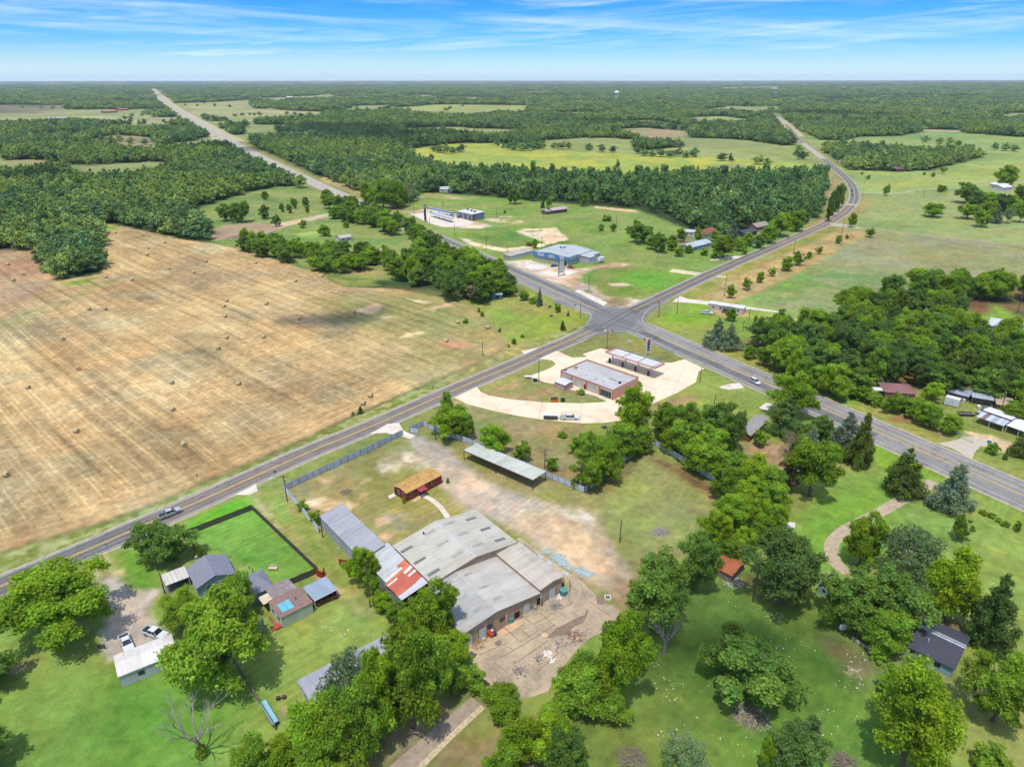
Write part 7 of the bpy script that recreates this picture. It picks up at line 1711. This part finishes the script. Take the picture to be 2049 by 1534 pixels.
wire((293,1136),(575,1003), 1.2, 'overhead wire from the cedar pole to the fence corner pole'); wire((293,1136),(330,1187), .3, 'overhead wire from the cedar pole to the carport pole')
wire((1449,593),(1587,510), 1.2, 'overhead wire above the orchard row'); wire((1587,510),(1684,467), 1.2, 'overhead wire from the orchard row to the dirt track')
wire((1016,516),(973,502), .8, 'overhead wire beside the storage row'); wire((973,502),(910,474), .8, 'overhead wire left of the storage row'); wire((1449,593),(1354,628), 1., 'overhead wire over the crossroads corner')
# ---------------------------------------------------------------- hay bales
HB = bpy.data.materials.new('hay_roll'); t = nt(HB); o = coords(t)
mp = N(t, 'ShaderNodeMapping'); mp.inputs['Scale'].default_value = (9, 1.2, 9); t.links.new(o, mp.inputs[0])
out(t, mixc(t, ramp(t, noise(t, mp.outputs[0], 1.6, 4), .3, .7), S(170,148,104), S(236,216,166)), .95, 0, .1)
def bale_mesh():
    mb = MB(); n = 22; prof = ((0,.30),(0,.72),(.05,.78),(.5,.80),(.95,.80),(1.35,.78),(1.4,.72),(1.4,.30)); m = []
    for y, r_ in prof: m.append(len(mb.v)); mb.v += [(r_*math.cos(6.2832*i/n), y-.7, r_*math.sin(6.2832*i/n)*.97+.76) for i in range(n)]
    for a, b in zip(m, m[1:]):
        for i in range(n): j = (i+1) % n; mb.f.append((a+i, a+j, b+j, b+i))
    mb.f.append(tuple(range(m[0]+n-1, m[0]-1, -1))); mb.f.append(tuple(range(m[-1], m[-1]+n))); return mb.mesh('hay_bale', HB)
BM = bale_mesh(); AA = Z(0, 560, 2045/560); AB = Z(500, 560, 2049/560); AC = Z(0, 120, 2049/700)
bl = [AA(*q) for q in ((102,8),(653,222),(773,222),(463,440),(572,658),(208,796),(1258,760),(1746,768),(1265,958),(560,1116),(1348,1214),(48,1435),(1658,160),(1640,200),(1648,274),(1658,430),(1930,426),(1598,508),(1950,180),(968,6))]
bl += [AB(*q) for q in ((335,14),(122,182),(365,290),(103,427),(766,244),(1524,318),(1742,356),(1440,456))]
bl += [AC(*q) for q in ((680,1016),(926,1014),(966,1074),(870,1108),(864,1145),(1208,1184),(993,1228),(1138,1250),(774,1294),(610,1220),(622,1278),(1498,1194),(1732,1300),(1890,1270),(195,1173),(50,1202),(140,1260),(80,1297))]
bs2 = [(AB(830,915), 'hay bale at the field edge nearest the small pointed cedar'), (AB(884,858), 'hay bale at the field edge right behind the nearest edge bale')]
bq = random.Random(6)
for p in bl: 
    o = bpy.data.objects.new('hay_bale', BM); C.objects.link(o); o.location = (p.x, p.y, 0); o.rotation_euler = (0, 0, 1.15+bq.uniform(-.5, .5)); tag(o, 'round straw bale lying out on the cut hay field', 'hay bale', 'bales out on the hay field')
for p, lb in bs2:
    o = bpy.data.objects.new('hay_bale', BM); C.objects.link(o); o.location = (p.x, p.y, 0); o.rotation_euler = (0, 0, 1.3); o.scale = (1.1,1.1,1.1); tag(o, lb, 'hay bale')
# ---------------------------------------------------------------- vehicles (forward = +x)
TY = mat('tyre', S(34,34,36), .8); RIM = mat('wheel_rim', S(170,172,176), .35, .5); CG = mat('car_glass', S(36,42,50), .08, 0, .7, var=.05); HLT = mat('head_lamp', S(230,232,226), .2); TLT = mat('tail_lamp', S(170,30,26), .3); DKT = mat('dark_trim', S(44,44,48), .6)
def wheels(root, xs, half, r=.38):
    for x in xs:
        for s_ in (-1, 1):
            wv = MB().tube((x, s_*half-.12*s_-.0, r), (x, s_*half+.10*s_, r), r, n=14).obj('wheel', TY, root)
            MB().tube((x, s_*half+.101*s_, r), (x, s_*half+.125*s_, r), r*.6, n=12).obj('rim', RIM, wv)
def paint_m(name, c): return mat(name, S(*c), .25, 0, .6, var=.03)
def pickup(p, rz, label, pm, L=5.7, gear=False, group=None):
    t_ = thing('pickup_truck', label, 'pickup', p, rz, group); h = L/2
    MB().prism([(-h,.50),(-h+.1,.42),(h-.15,.40),(h,.52),(h-.02,.86),(h-.25,1.02),(h-1.55,1.12),(-h+1.75,1.12),(-h+1.75,.80),(-h,.80)], -.95, .95).obj('body', pm, t_, .05)
    for s_ in (-1, 1): MB().box(-h, -h+1.8, s_*.95-.10*(s_ > 0), s_*.95+.10*(s_ < 0), .801, 1.16).obj('bed_side', pm, t_)
    MB().box(-h-.02, -h+.08, -.84, .84, .62, 1.16).obj('tailgate', pm, t_); MB().box(-h+.1, -h+1.74, -.84, .84, .802, .84).obj('bed_floor', DKT, t_)
    # cab: glass belt with a painted roof
    x0, x1 = -h+1.78, h-1.5
    mb = MB(); bot = [(x0,-.88,1.121),(x1,-.88,1.121),(x1,.88,1.121),(x0,.88,1.121)]; top = [(x0+.12,-.68,1.70),(x1-.75,-.68,1.70),(x1-.75,.68,1.70),(x0+.12,.68,1.70)]
    n0 = len(mb.v); mb.v += bot+top; mb.f += [(0,1,5,4),(1,2,6,5),(2,3,7,6),(3,0,4,7),(4,5,6,7),(3,2,1,0)]; mb.obj('cab_glass', CG, t_)
    MB().slab([(x0+.08,-.71,1.79),(x1-.78,-.71,1.79),(x1-.78,.71,1.79),(x0+.08,.71,1.79)], .085).obj('cab_roof', pm, t_, .03)
    for xa, xb in ((x1+.0, x1-.73), (x0+(x1-x0)*.45, x0+(x1-x0)*.42), (x0+.02, x0+.13)):
        for s_ in (-1, 1): MB().tube((xa, s_*.885, 1.12),(xb, s_*.69, 1.71), .045, n=5).obj('pillar', pm, t_)
    for s_ in (-1, 1): MB().box(h-.06, h+.02, s_*.72-.16, s_*.72+.16, .68, .86).obj('headlight', HLT, t_); MB().box(-h-.035, -h-.02, s_*.80-.1, s_*.80+.1, .70, 1.08).obj('taillight', TLT, t_); MB().box(x1-.3, x1-.12, s_*1.06-.09, s_*1.06+.09, 1.12, 1.30).obj('mirror', DKT, t_)
    MB().box(h-.05, h+.10, -.9, .9, .42, .60).obj('front_bumper', RIM, t_); MB().box(-h-.14, -h+.02, -.9, .9, .44, .60).obj('rear_bumper', RIM, t_)
    wheels(t_, (-h+1.15, h-1.05), .86)
    if gear:
        for x in (-h+.25, -h+1.6):
            for s_ in (-1, 1): MB().tube((x, s_*.8, 1.16),(x, s_*.8, 2.0), .04, n=5).obj('rack_post', RIM, t_)
        for s_ in (-1, 1): MB().tube((-h+.1, s_*.8, 2.),(h-1.6, s_*.8, 2.05), .04, n=5).obj('rack_rail', RIM, t_); MB().box(-h+.2, -h+1.6, s_*.62-.14, s_*.62+.14, .85, 1.45).obj('tool_box', WHITE, t_)
    return t_
def car(p, rz, label, pm, L=4.6, suv=False, name='car', group=None):
    t_ = thing(name, label, 'car', p, rz, group); h = L/2; hr = 1.68 if suv else 1.42; b_ = .95 if suv else .88
    MB().prism([(-h,.5),(-h+.15,.34),(h-.2,.34),(h,.48),(h-.05,.72),(h-1.2,b_),(-h+.25,b_+.02),(-h,.8)], -.88, .88).obj('body', pm, t_, .07)
    x0, x1 = (-h+.12, h-1.25) if suv else (-h+.55, h-1.2)
    mb = MB(); mb.v += [(x0,-.82,b_-.01),(x1,-.82,b_-.01),(x1,.82,b_-.01),(x0,.82,b_-.01),(x0+(.2 if suv else .6),-.62,hr-.06),(x1-.75,-.62,hr-.06),(x1-.75,.62,hr-.06),(x0+(.2 if suv else .6),.62,hr-.06)]; mb.f += [(0,1,5,4),(1,2,6,5),(2,3,7,6),(3,0,4,7),(4,5,6,7),(3,2,1,0)]; mb.obj('window_glass', CG, t_)
    MB().slab([(x0+(.15 if suv else .55),-.65,hr),(x1-.78,-.65,hr),(x1-.78,.65,hr),(x0+(.15 if suv else .55),.65,hr)], .058).obj('car_roof', pm, t_, .02)
    for s_ in (-1, 1): MB().box(h-.12, h-.03, s_*.62-.17, s_*.62+.17, .58, .72).obj('headlight', HLT, t_); MB().box(-h-.012, -h+.05, s_*.68-.13, s_*.68+.13, .62, .80).obj('taillight', TLT, t_); MB().tube((x1,s_*.83,b_),(x1-.74,s_*.635,hr-.05), .04, n=5).obj('pillar', pm, t_)
    wheels(t_, (-h+.85, h-.85), .80, .33); return t_
def head(a, b): d = P(*b)-P(*a); return math.atan2(d.y, d.x)
SIL = paint_m('silver_paint', (190,192,196)); WPT = paint_m('white_paint', (236,238,240)); RPT = paint_m('red_paint', (120,30,34)); BPT = paint_m('blue_paint', (36,84,150)); GPT = paint_m('grey_paint', (130,134,142))
pickup(P(341,1030,.06), head((322,1037),(364,1020)), 'silver pickup truck driving on the farm road', SIL)
car(P(1511,766,.06), head((1500,757),(1525,772)), 'white sport utility car on the highway near the tall maple', WPT, 4.6, True)
pickup(J_(440,752), head((345,1262),(285,1250)) if False else math.atan2(*(lambda d: (d.y, d.x))(J_(520,765)-J_(370,715))), 'white pickup parked right behind the long white building', WPT)
pickup(J_(215,830), math.atan2(*(lambda d: (d.y, d.x))(J_(232,880)-J_(190,780))), 'white pickup parked at the left behind the long white building', WPT, 5.4)
pickup(J_(1775,478), math.atan2(*(lambda d: (d.y, d.x))(J_(1700,498)-J_(1850,445))), 'dark red pickup under the blue-grey carport', RPT, 5.4)
pickup(P(1414,628), head((1402,628),(1426,630)), 'white pickup parked beside the mobile home', WPT)
pickup(K_(1742,95), math.atan2(*(lambda d: (d.y, d.x))(K_(1835,100)-K_(1650,100))), 'white work truck with tool rack on the curved station drive', WPT, 6.2, True)
pickup(E_(1555,668), math.atan2(*(lambda d: (d.y, d.x))(E_(1460,680)-E_(1650,655))), 'silver pickup parked on the grass behind the metal garage', SIL, 5.6)
car(O_(1347,668), .4, 'blue car parked before the blue shop', BPT, 4.6); car(O_(1500,683), -.3, 'red car parked beside the blue shop corner', paint_m('bright_red_paint', (176,34,40)), 4.2)
car(D_(1915,512), 1.2, 'white car parked by the white roofed house', WPT, 4.6, True); car(P(1705,391,.08), head((1702,398),(1707,384)), 'dark car driving round the road bend', GPT, 4.8, True); car(P(1704,383,.08), head((1704,388),(1706,378)), 'second dark car farther round the road bend', paint_m('maroon_paint', (84,40,44)), 4.6)
car(O_(400,190), .2, 'small silver car parked between the wash canopies and the grey store', SIL, 4.5); car(O_(462,215), .1, 'dark brown car parked before the grey store', paint_m('brown_paint', (100,70,58)), 4.6)
for i, (a, b_) in enumerate(((350,222),(402,258),(432,274))): car(P(a, b_, .2), 2.1, ('far pale truck on the left highway crest', 'red car far along the left highway', 'white car far along the left highway')[i], (SIL, RPT, WPT)[i], 5.5, True)
p = O_(1772,630); t_ = thing('box_truck', 'white box truck parked beside the shop annex', 'truck', p, math.atan2(*(lambda d: (d.y, d.x))(O_(1740,632)-O_(1805,615))))
MB().box(-3.2,1.2,-1.15,1.15,.9,3.3).obj('cargo_box', WHITE, t_, .05); MB().prism([(1.25,.5),(3.2,.5),(3.2,1.2),(2.9,1.3),(2.5,2.2),(1.25,2.25)], -1., 1.).obj('cab', WPT, t_, .05)
MB().prism([(2.93,1.32),(2.97,1.32),(2.57,2.15),(2.53,2.15)], -.85, .85).obj('windshield', CG, t_); MB().box(-3.2,1.2,-.5,.5,.6,.9).obj('chassis', DKT, t_); wheels(t_, (-2., 2.4), .9, .45)
p = K_(1552,92); t_ = thing('box_trailer', 'low trailer with white lid behind the work truck', 'trailer', p, math.atan2(*(lambda d: (d.y, d.x))(K_(1630,95)-K_(1480,90))))
MB().box(-2.6,2.1,-1,1,.55,1.7).obj('body', mat('dark_trailer', S(90,90,92)), t_, .03); MB().box(-2.65,2.15,-1.05,1.05,1.7,1.78).obj('lid', WHITE, t_); MB().prism([(2.1,.55),(3.4,.5),(3.4,.62),(2.1,.7)], -.08, .08).obj('tow_bar', DKT, t_); wheels(t_, (-.6, .3), .98, .34)
p = E_(1328,690); t_ = thing('flat_trailer', 'empty flat trailer beside the silver pickup', 'trailer', p, math.atan2(*(lambda d: (d.y, d.x))(E_(1425,680)-E_(1235,670))))
MB().box(-2.5,2.2,-1.1,1.1,.5,.62).obj('deck', mat('trailer_boards', S(120,110,104)), t_)
for s_ in (-1, 1): MB().box(-2.5,2.2,s_*1.1-.05,s_*1.1+.05,.621,.9).obj('side_rail', DKT, t_)
MB().prism([(2.2,.5),(3.4,.45),(3.4,.55),(2.2,.62)], -.08, .08).obj('tow_bar', DKT, t_); wheels(t_, (-.6, .25), 1.05, .33)
# vehicle-sized tarped lean-to under the big oak
k = B_('tarp_shelter', 'blue-grey tarp shelter under the right side of the big oak', 'shelter', J_(1050,820), J_(1290,780)); 
k.slope('tarp', [(0,0,1.9),(k.L,0,1.9),(k.L,3.4,2.4),(0,3.4,2.4)], mat('dark_blue_tarp', S(84,100,128), .5, var=.25, scale=.8), .06)
for x in (.1, k.L-.1):
    for y in (.1, 3.3): k.part('post', MB().box(x-.05,x+.05,y-.05,y+.05,0,1.85), GB)
k.part('white_bundle', MB().ball((k.L*.8,2.6,2.6), 1., .7, .3), mat('pale_bundle', S(206,210,220)))
# ---------------------------------------------------------------- signs and small things
def sign(p, label, face, h=2.2, w_=.75, rz=0., octa=False, cc=None):
    t_ = thing('road_sign', label, 'sign', p, rz); MB().tube((0,0,0),(0,0,h), .04, n=6).obj('post', GI, t_); mb = MB()
    if octa: mb.prism([(w_/2/math.cos(math.pi/8)*math.cos(math.pi/8+a*math.pi/4), h+.1+w_/2/math.cos(math.pi/8)*math.sin(math.pi/8+a*math.pi/4)) for a in range(8)], -.08, -.05)
    else: mb.box(-w_/2,w_/2,-.08,-.05,h-.5,h+.3)
    mb.obj('face', face, t_); return t_
STOPR = mat('stop_red', S(206,34,36), .5)
def lettering(s_, size, parent, loc, m):
    cu = bpy.data.curves.new('lettering', 'FONT'); cu.body = s_; cu.size = size; cu.align_x = 'CENTER'; cu.align_y = 'CENTER'; cu.extrude = .004; cu.materials.append(m)
    tmp = bpy.data.objects.new('lettering_curve', cu); C.objects.link(tmp); bpy.context.view_layer.update()
    me = bpy.data.meshes.new_from_object(tmp.evaluated_get(bpy.context.evaluated_depsgraph_get())); bpy.data.objects.remove(tmp)
    o = bpy.data.objects.new('lettering', me); C.objects.link(o); o.parent = parent; o.location = loc; o.rotation_euler = (math.pi/2, 0, 0); return o
s1 = sign(P(1225,672), 'red stop sign at the near side of the crossroads', STOPR, 2.4, .95, -.75, True); lettering('STOP', .36, s1, (0,-.09,2.5), WHITE)
s1 = sign(P(1317,614), 'stop sign at the right side of the crossroads', STOPR, 2.4, .95, 2.4, True); lettering('STOP', .36, s1, (0,-.09,2.5), WHITE)
WB = mat('sign_back', S(190,190,188), .4)
sign(P(1103,638), 'dark field sign standing in the corner field', mat('dark_sign', S(70,70,80)), 1.6, 1.6, .3); sign(P(1150,615), 'small sign pair at the highway edge of the crossroads', DKT, 1.5, .7, .6); sign(P(1289,686), 'small dark sign on the station verge', DKT, 1.8, .7, -.4); sign(P(552,958), 'green street name sign beside the lane entrance', mat('street_green', S(60,140,120)), 2.6, .8, .3)
sign(P(395,955), 'marker post in the verge of the hay field', DKT, .9, .3, .3); sign(P(865,777), 'marker post beside the farm road below the hay field', DKT, .9, .3, .3); sign(P(1530,762), 'mailbox sign by the highway house entrance', WB, 1.2, .5)
def junk(name, label, cat, p, parts):
    t_ = thing(name, label, cat, p)
    for nm, mb, m in parts: mb.obj(nm, m, t_)
junk('orange_bin', 'orange bin on the grass behind the station store', 'bin', P(1109,803), [('body', MB().prism([(-.9,0),(.9,0),(1.2,1.2),(-1.2,1.2)], -.7, .7), mat('orange_paint', S(214,110,50))), ('rim', MB().box(-1.25,1.25,-.75,.75,1.2,1.3), mat('dark_trim', (0,0,0)))])
junk('dark_bin', 'dark green bin beside the orange bin', 'bin', P(1126,803), [('body', MB().box(-.7,.7,-.6,.6,0,1.1), mat('dark_green', S(50,66,56))), ('lid', MB().box(-.75,.75,-.65,.65,1.1,1.18), BLK)])
junk('utility_cabinet', 'dark green utility cabinet near the drive pole', 'cabinet', P(1071,764), [('body', MB().box(-.8,.8,-.6,.6,.1,1.3), mat('dark_green', (0,0,0))), ('base', MB().box(-.95,.95,-.75,.75,0,.1), CON2)])
junk('propane_tank', 'white propane tank lying behind the station', 'tank', P(1056,757), [('tank', MB().tube((-1.2,0,.8),(1.2,0,.8), .5, n=14), WHITE), ('leg', MB().box(-.8,-.6,-.3,.3,0,.5), GI), ('leg', MB().box(.6,.8,-.3,.3,0,.5), GI)])
junk('teal_tank', 'round teal tank at the warehouse corner', 'tank', V_(1405,612), [('tank', MB().tube((0,0,0),(0,0,1.2), .85, n=18), mat('teal_tank', S(80,150,150), .5)), ('lid', MB().tube((0,0,1.2),(0,0,1.28), .9, n=18), mat('teal_lid', S(96,172,170), .5))])
junk('black_tank', 'black tank behind the teal tank at the warehouse corner', 'tank', V_(1375,560), [('tank', MB().tube((0,0,0),(0,0,1.5), .6, n=16), BLK), ('lid', MB().tube((0,0,1.5),(0,0,1.56), .63, n=16), DKT)])
junk('green_drum', 'green drum stack between the warehouse doors', 'drum', V_(1040,770), [('drum', MB().tube((0,0,0),(0,0,1.), .45, n=14), mat('green_drum', S(84,120,90))), ('drum', MB().tube((.8,-.2,0),(.8,-.2,.6), .35, n=14), mat('pale_teal', S(150,180,180)))])
junk('blue_drum', 'blue-green covered drum before the warehouse windows', 'drum', V_(812,925), [('drum', MB().tube((0,0,0),(0,0,.9), .6, .5, n=14), mat('blue_green', S(96,150,160))), ('cover', MB().ball((0,0,.9), .55, .55, .25), mat('blue_green', (0,0,0)))])
junk('pot_group', 'cluster of orange and blue pots by the warehouse wall', 'pots', V_(590,1100), [('pot', MB().tube((0,0,0),(0,0,.9), .4, .5, n=12), mat('orange_pot', S(196,86,44))), ('pot', MB().tube((.6,.4,0),(.6,.4,1.), .35, .45, n=12), mat('blue_pot', S(60,64,110))), ('pot', MB().tube((-.5,.5,0),(-.5,.5,1.1), .4, .45, n=12), mat('orange_pot', (0,0,0))), ('pale_lid', MB().ball((.1,.6,1.2), .3, .3, .2), WHITE)])
junk('scaffold_frame', 'rusty pipe frame at the warehouse corner', 'frame', V_(1440,560), [('pipe', MB().tube((x, y, 0),(x, y, 2.6), .05, n=6), mat('rusty_pipe', S(130,90,70))) for x in (-.7,.7) for y in (-.7,.7)]+[('crossbar', MB().tube((x, -.7, z),(x, .7, z), .04, n=6), mat('rusty_pipe', (0,0,0))) for x in (-.7,.7) for z in (1.,2.5)])
junk('concrete_box', 'square concrete box on the grass beside the yard', 'box', V_(1908,668), [('wall', MB().box(-.7,.7,-.7,-.5,0,.6), CON2), ('wall', MB().box(-.7,.7,.5,.7,0,.6), CON2), ('wall', MB().box(-.7,-.5,-.49,.49,0,.6), CON2), ('wall', MB().box(.5,.7,-.49,.49,0,.6), CON2), ('floor', MB().box(-.49,.49,-.49,.49,0,.1), DKT)])
junk('garden_bench', 'pale garden seat on the fenced green lawn', 'seat', J_(1365,232), [('seat', MB().box(-1,1,-.35,.35,.3,.5), mat('cream_seat', S(226,206,176))), ('back', MB().box(-1,1,.36,.46,.3,.9), mat('cream_seat', (0,0,0))), ('leg', MB().box(-.8,-.6,-.3,.3,0,.3), GB), ('leg', MB().box(.6,.8,-.3,.3,0,.3), GB)])
junk('satellite_dish', 'white satellite dish on a post in the lower lawn', 'dish', M_(1048,885), [('post', MB().tube((0,0,0),(0,0,1.6), .06), GI), ('dish', MB().ball((0,-.2,1.8), .9, .25, .9), WHITE)])
junk('barrel_pair', 'two dark barrels lying near the fire ring', 'barrels', P(563,1399), [('barrel', MB().tube((-.9,0,.35),(-.2,.1,.35), .35, n=12), DKT), ('barrel', MB().tube((.1,.3,.35),(.8,.3,.35), .35, n=12), mat('brown_barrel', S(90,66,52)))])
junk('metal_gate_piece', 'leaning wire gate at the left end of the drive', 'gate', J_(45,858), [('post', MB().tube((0,0,0),(0,0,1.6), .05), BLK), ('panel', MB().box(-1.6,0,-.03,.03,.2,1.2), mat('wire_grey', S(100,100,96)))])
junk('mailbox', 'blue-white barrel at the garage driveway', 'barrel', E_(1612,1035), [('barrel', MB().tube((0,0,0),(0,0,1.1), .5, n=14), mat('blue_barrel', S(70,120,160))), ('cap', MB().tube((0,0,1.1),(0,0,1.2), .52, n=14), WHITE)])
junk('white_hutch', 'white board sign on the canopy side verge', 'sign', G_(1018,162), [('panel', MB().box(-.6,.6,-.05,.05,.6,1.6), WHITE), ('post', MB().tube((-.5,0,0),(-.5,0,.6), .05), GI), ('post', MB().tube((.5,0,0),(.5,0,.6), .05), GI)])
for q, lab in (((1205,1063), 'fire ring of pale blocks'),): pass
# fallen limbs and brush heaps, dead trees
def limbs(seed, n, L, rise_, r0, spread):
    q = random.Random(seed); mb = MB()
    def grow(p, d, l, r_, k):
        e = p+d*l; mb.tube(p, e, r_, r_*.62, 6 if k > 1 else 4, cap=False)
        if k == 0: return
        for _ in range(q.choice((2, 3))):
            dd = (d+Vector((q.uniform(-1,1), q.uniform(-1,1), q.uniform(-.35,.6)))*spread).normalized(); grow(p.lerp(e, q.uniform(.55, 1)), dd, l*q.uniform(.55,.8), r_*.55, k-1)
    for i in range(n):
        a = i*6.283/n+q.uniform(-.3,.3); grow(Vector((0,0,0)), Vector((math.cos(a)*(1-rise_), math.sin(a)*(1-rise_), rise_)).normalized(), L, r0, 4)
    return mb
DEADW = mat('silver_dead_wood', S(176,166,154), .9, var=.2, scale=2); TWIG = mat('brown_twigs', S(150,134,120), .95, var=.25)
def dead_tree(bx, by, ty, wpx, label, seed):
    p = P(bx, by); h = height_at(p, ty); t_ = thing('dead_tree', label, 'dead tree', p)
    MB().tube((0,0,-.1),(.1,0,h*.28), .34, .26).obj('trunk', DEADW, t_); m_ = limbs(seed, 6, h*.30, .62, .17, .55).obj('branches', DEADW, t_); m_.location = (.1,0,h*.25)
    zs = [v.co.z for v in m_.data.vertices]; xs = [v.co.x for v in m_.data.vertices]; ys = [v.co.y for v in m_.data.vertices]
    m_.scale = (wpx/ppm(p)/(max(xs)-min(xs)),)*2+(h*.75/max(zs),); return t_
dead_tree(400,1512,1396,134, 'tall bare silver dead tree on the bright lower left lawn', 4); dead_tree(1328,1309,1224,82, 'small bare dead tree beside the dense dark tree', 9)
V1 = crown_mesh('ivy_mesh', L2, 5, [(0,0,.8,.9,0),(.2,.1,1.7,.7,0),(-.1,0,2.5,.5,0)], 500, .22)
o = bpy.data.objects.new('ivy', V1); C.objects.link(o); o.location = P(404,1513); o['kind'] = 'stuff'
def brush(p, label, seed, R, n=60, hh_=.9, m=TWIG):
    q = random.Random(seed); mb = MB()
    for i in range(n):
        a = q.uniform(0, 6.28); d = R*q.random()**.6; c_ = Vector((d*math.cos(a), d*math.sin(a), .05+hh_*(1-d/R)*q.random())); b_ = q.uniform(0, 6.28); l = q.uniform(.5, 1.3)
        v = Vector((math.cos(b_)*l, math.sin(b_)*l, q.uniform(-.1,.3))); mb.tube(c_-v, c_+v, q.uniform(.03,.10), .02, 5)
    o = mb.obj('brush_pile', m); o.location = p; tag(o, label, 'brush pile')
brush(P(1262,1520), 'heap of grey branches at the lower edge', 1, 2.6, 130, 1.2); brush(P(1690,1530), 'heap of cut branches right of the dark lower pine', 2, 2.4, 110, 1.1); brush(P(1502,1435), 'fallen limbs under the broad dark tree', 3, 3.2, 90, .5, DEADW)
brush(P(470,476), 'dark pile of uprooted brush by the tilled patch', 5, 6., 120, 2.); brush(P(1320,1064), 'burnt heap on the walled lot', 6, 1.6, 70, .3, mat('ash_grey', S(170,164,160))); brush(P(1705,1345), 'pale cut sticks beside the white rail fence', 7, 1.5, 14, .12, mat('fresh_wood', S(230,206,170)))
brush(P(1470,1165), 'white rubble beside the rusty shed', 8, 2.0, 50, .5, mat('white_scraps', (0,0,0))); brush(P(693,985), 'dark branches on the walled lot grass', 9, 1.6, 50, .3); brush(P(1160,815), 'nothing', 10, 1, 1) if False else None
brush(P(340,1165), 'cut pale logs on the grass by the drive', 11, 1.5, 9, .2, mat('fresh_wood', (0,0,0)))
brush(P(1210,855), 'small machine remains at the end of the station drive', 12, .8, 24, .6, mat('dark_green', (0,0,0))); brush(P(605,1040), 'dry vines along the white fence', 13, 1., 20, .3) if False else None
# white litter strewn over the lower lawn
LIT = mat('white_scraps', (0,0,0)); q = random.Random(12); mb = MB()
for cx, cy, r_, n in ((1490,1200,40,10),(1550,1235,22,26),(1340,1370,30,18),(1345,1400,20,8),(1340,1470,30,14),(1600,1290,50,10),(1660,1440,60,16),(1720,1310,35,24),(1700,1370,30,16),(1440,1470,90,16),(1640,1500,60,12),(1300,1325,20,12),(1880,1430,50,8),(660,1245,35,8),(690,1270,20,8),(700,1050,90,6),(1220,1010,80,8),(1000,980,40,6),(1500,1330,120,14),(1980,1165,10,6)):
    for _ in range(n):
        a = q.uniform(0, 6.28); d = r_*math.sqrt(q.random()); p = P(cx+d*math.cos(a), cy+d*math.sin(a)*.6); s_ = q.uniform(.05, .17); o_ = q.uniform(0, 6)
        mb.slab([(p.x+s_*q.uniform(.5,1.3)*math.cos(o_+j*1.2566), p.y+s_*q.uniform(.5,1.3)*math.sin(o_+j*1.2566), .07) for j in range(5)], .05)
o = mb.obj('litter', LIT); o['kind'] = 'stuff'
# slabs and pads seen through the trees
sheet('white_pad', [(1545,1046),(1560,1040),(1592,1046),(1590,1056),(1560,1056)], .03, WHITE)

# yard clutter round the tin sheds, each piece its own thing
WDP = mat('pallet_wood', S(190,160,120), .9, var=.2)
def crate(p, label, L, D, Hh, m, name='crate'):
    t_ = thing(name, label, name.replace('_', ' '), p, 1.1); MB().box(-L/2, L/2, -D/2, D/2, .1, Hh).obj('body', m, t_, .03); MB().box(-L/2-.03, L/2+.03, -D/2-.03, D/2+.03, Hh, Hh+.06).obj('lid', m, t_)
    for x in (-L/2+.1, L/2-.1): MB().box(x-.06, x+.06, -D/2, D/2, 0, .1).obj('runner', WDP, t_)
for i, (a, b_, L, D, Hh, m, lab) in enumerate(((1290,520,1.6,1.,1.1,mat('pale_crate', S(226,220,210)),'pale crate between the grey shed and the tin shed'),(1480,600,1.8,.9,.9,mat('white_chest', S(236,236,238)),'white chest before the tin shed'),(1560,612,1.2,1.,1.,mat('grey_crate', S(130,136,146)),'grey crate at the tin shed post'),
        (1680,655,1.4,1.2,.8,mat('rust_crate', S(170,110,80)),'rust coloured crate before the patched shed'),(1800,690,1.6,1.,.9,mat('white_chest', (0,0,0)),'white chest before the patched shed'),(1960,640,2.,1.4,1.8,mat('steel_cage', S(160,170,176)),'tall grey box at the right of the patched shed'),(2000,700,1.,1.,1.6,mat('white_chest', (0,0,0)),'narrow white box on the tan dirt at the right border'),(1920,690,2.4,1.6,.5,WDP,'stack of pale boards on the tan dirt'))):
    crate(E_(a, b_), lab, L, D, Hh, m)
brush(E_(1760,650), 'heap of scrap sheets beside the patched shed', 31, 2.2, 60, .6, mat('scrap_metal', S(176,176,180), .6)); brush(E_(1340,640), 'loose planks beside the white box trailer', 32, 1.6, 26, .3, WDP) if False else None
for i, (a, b_, lab) in enumerate(((1105,745,'pallet of broken slabs by the pipe frame'),(1250,700,'heap of pale rubble before the right roller door'),(1330,760,'heap of grey rubble on the yard middle'),(440,1180,'broken boards by the left roller door'),(1560,1090,'reddish rubble at the yard edge under the trees'))):
    brush(V_(a, b_), lab, 40+i, 1.1+.2*i, 40, .35, (WDP, mat('pale_rubble', S(216,202,184)), mat('grey_rubble', S(160,156,152)), WDP, mat('brick_rubble', S(150,110,92)))[i])
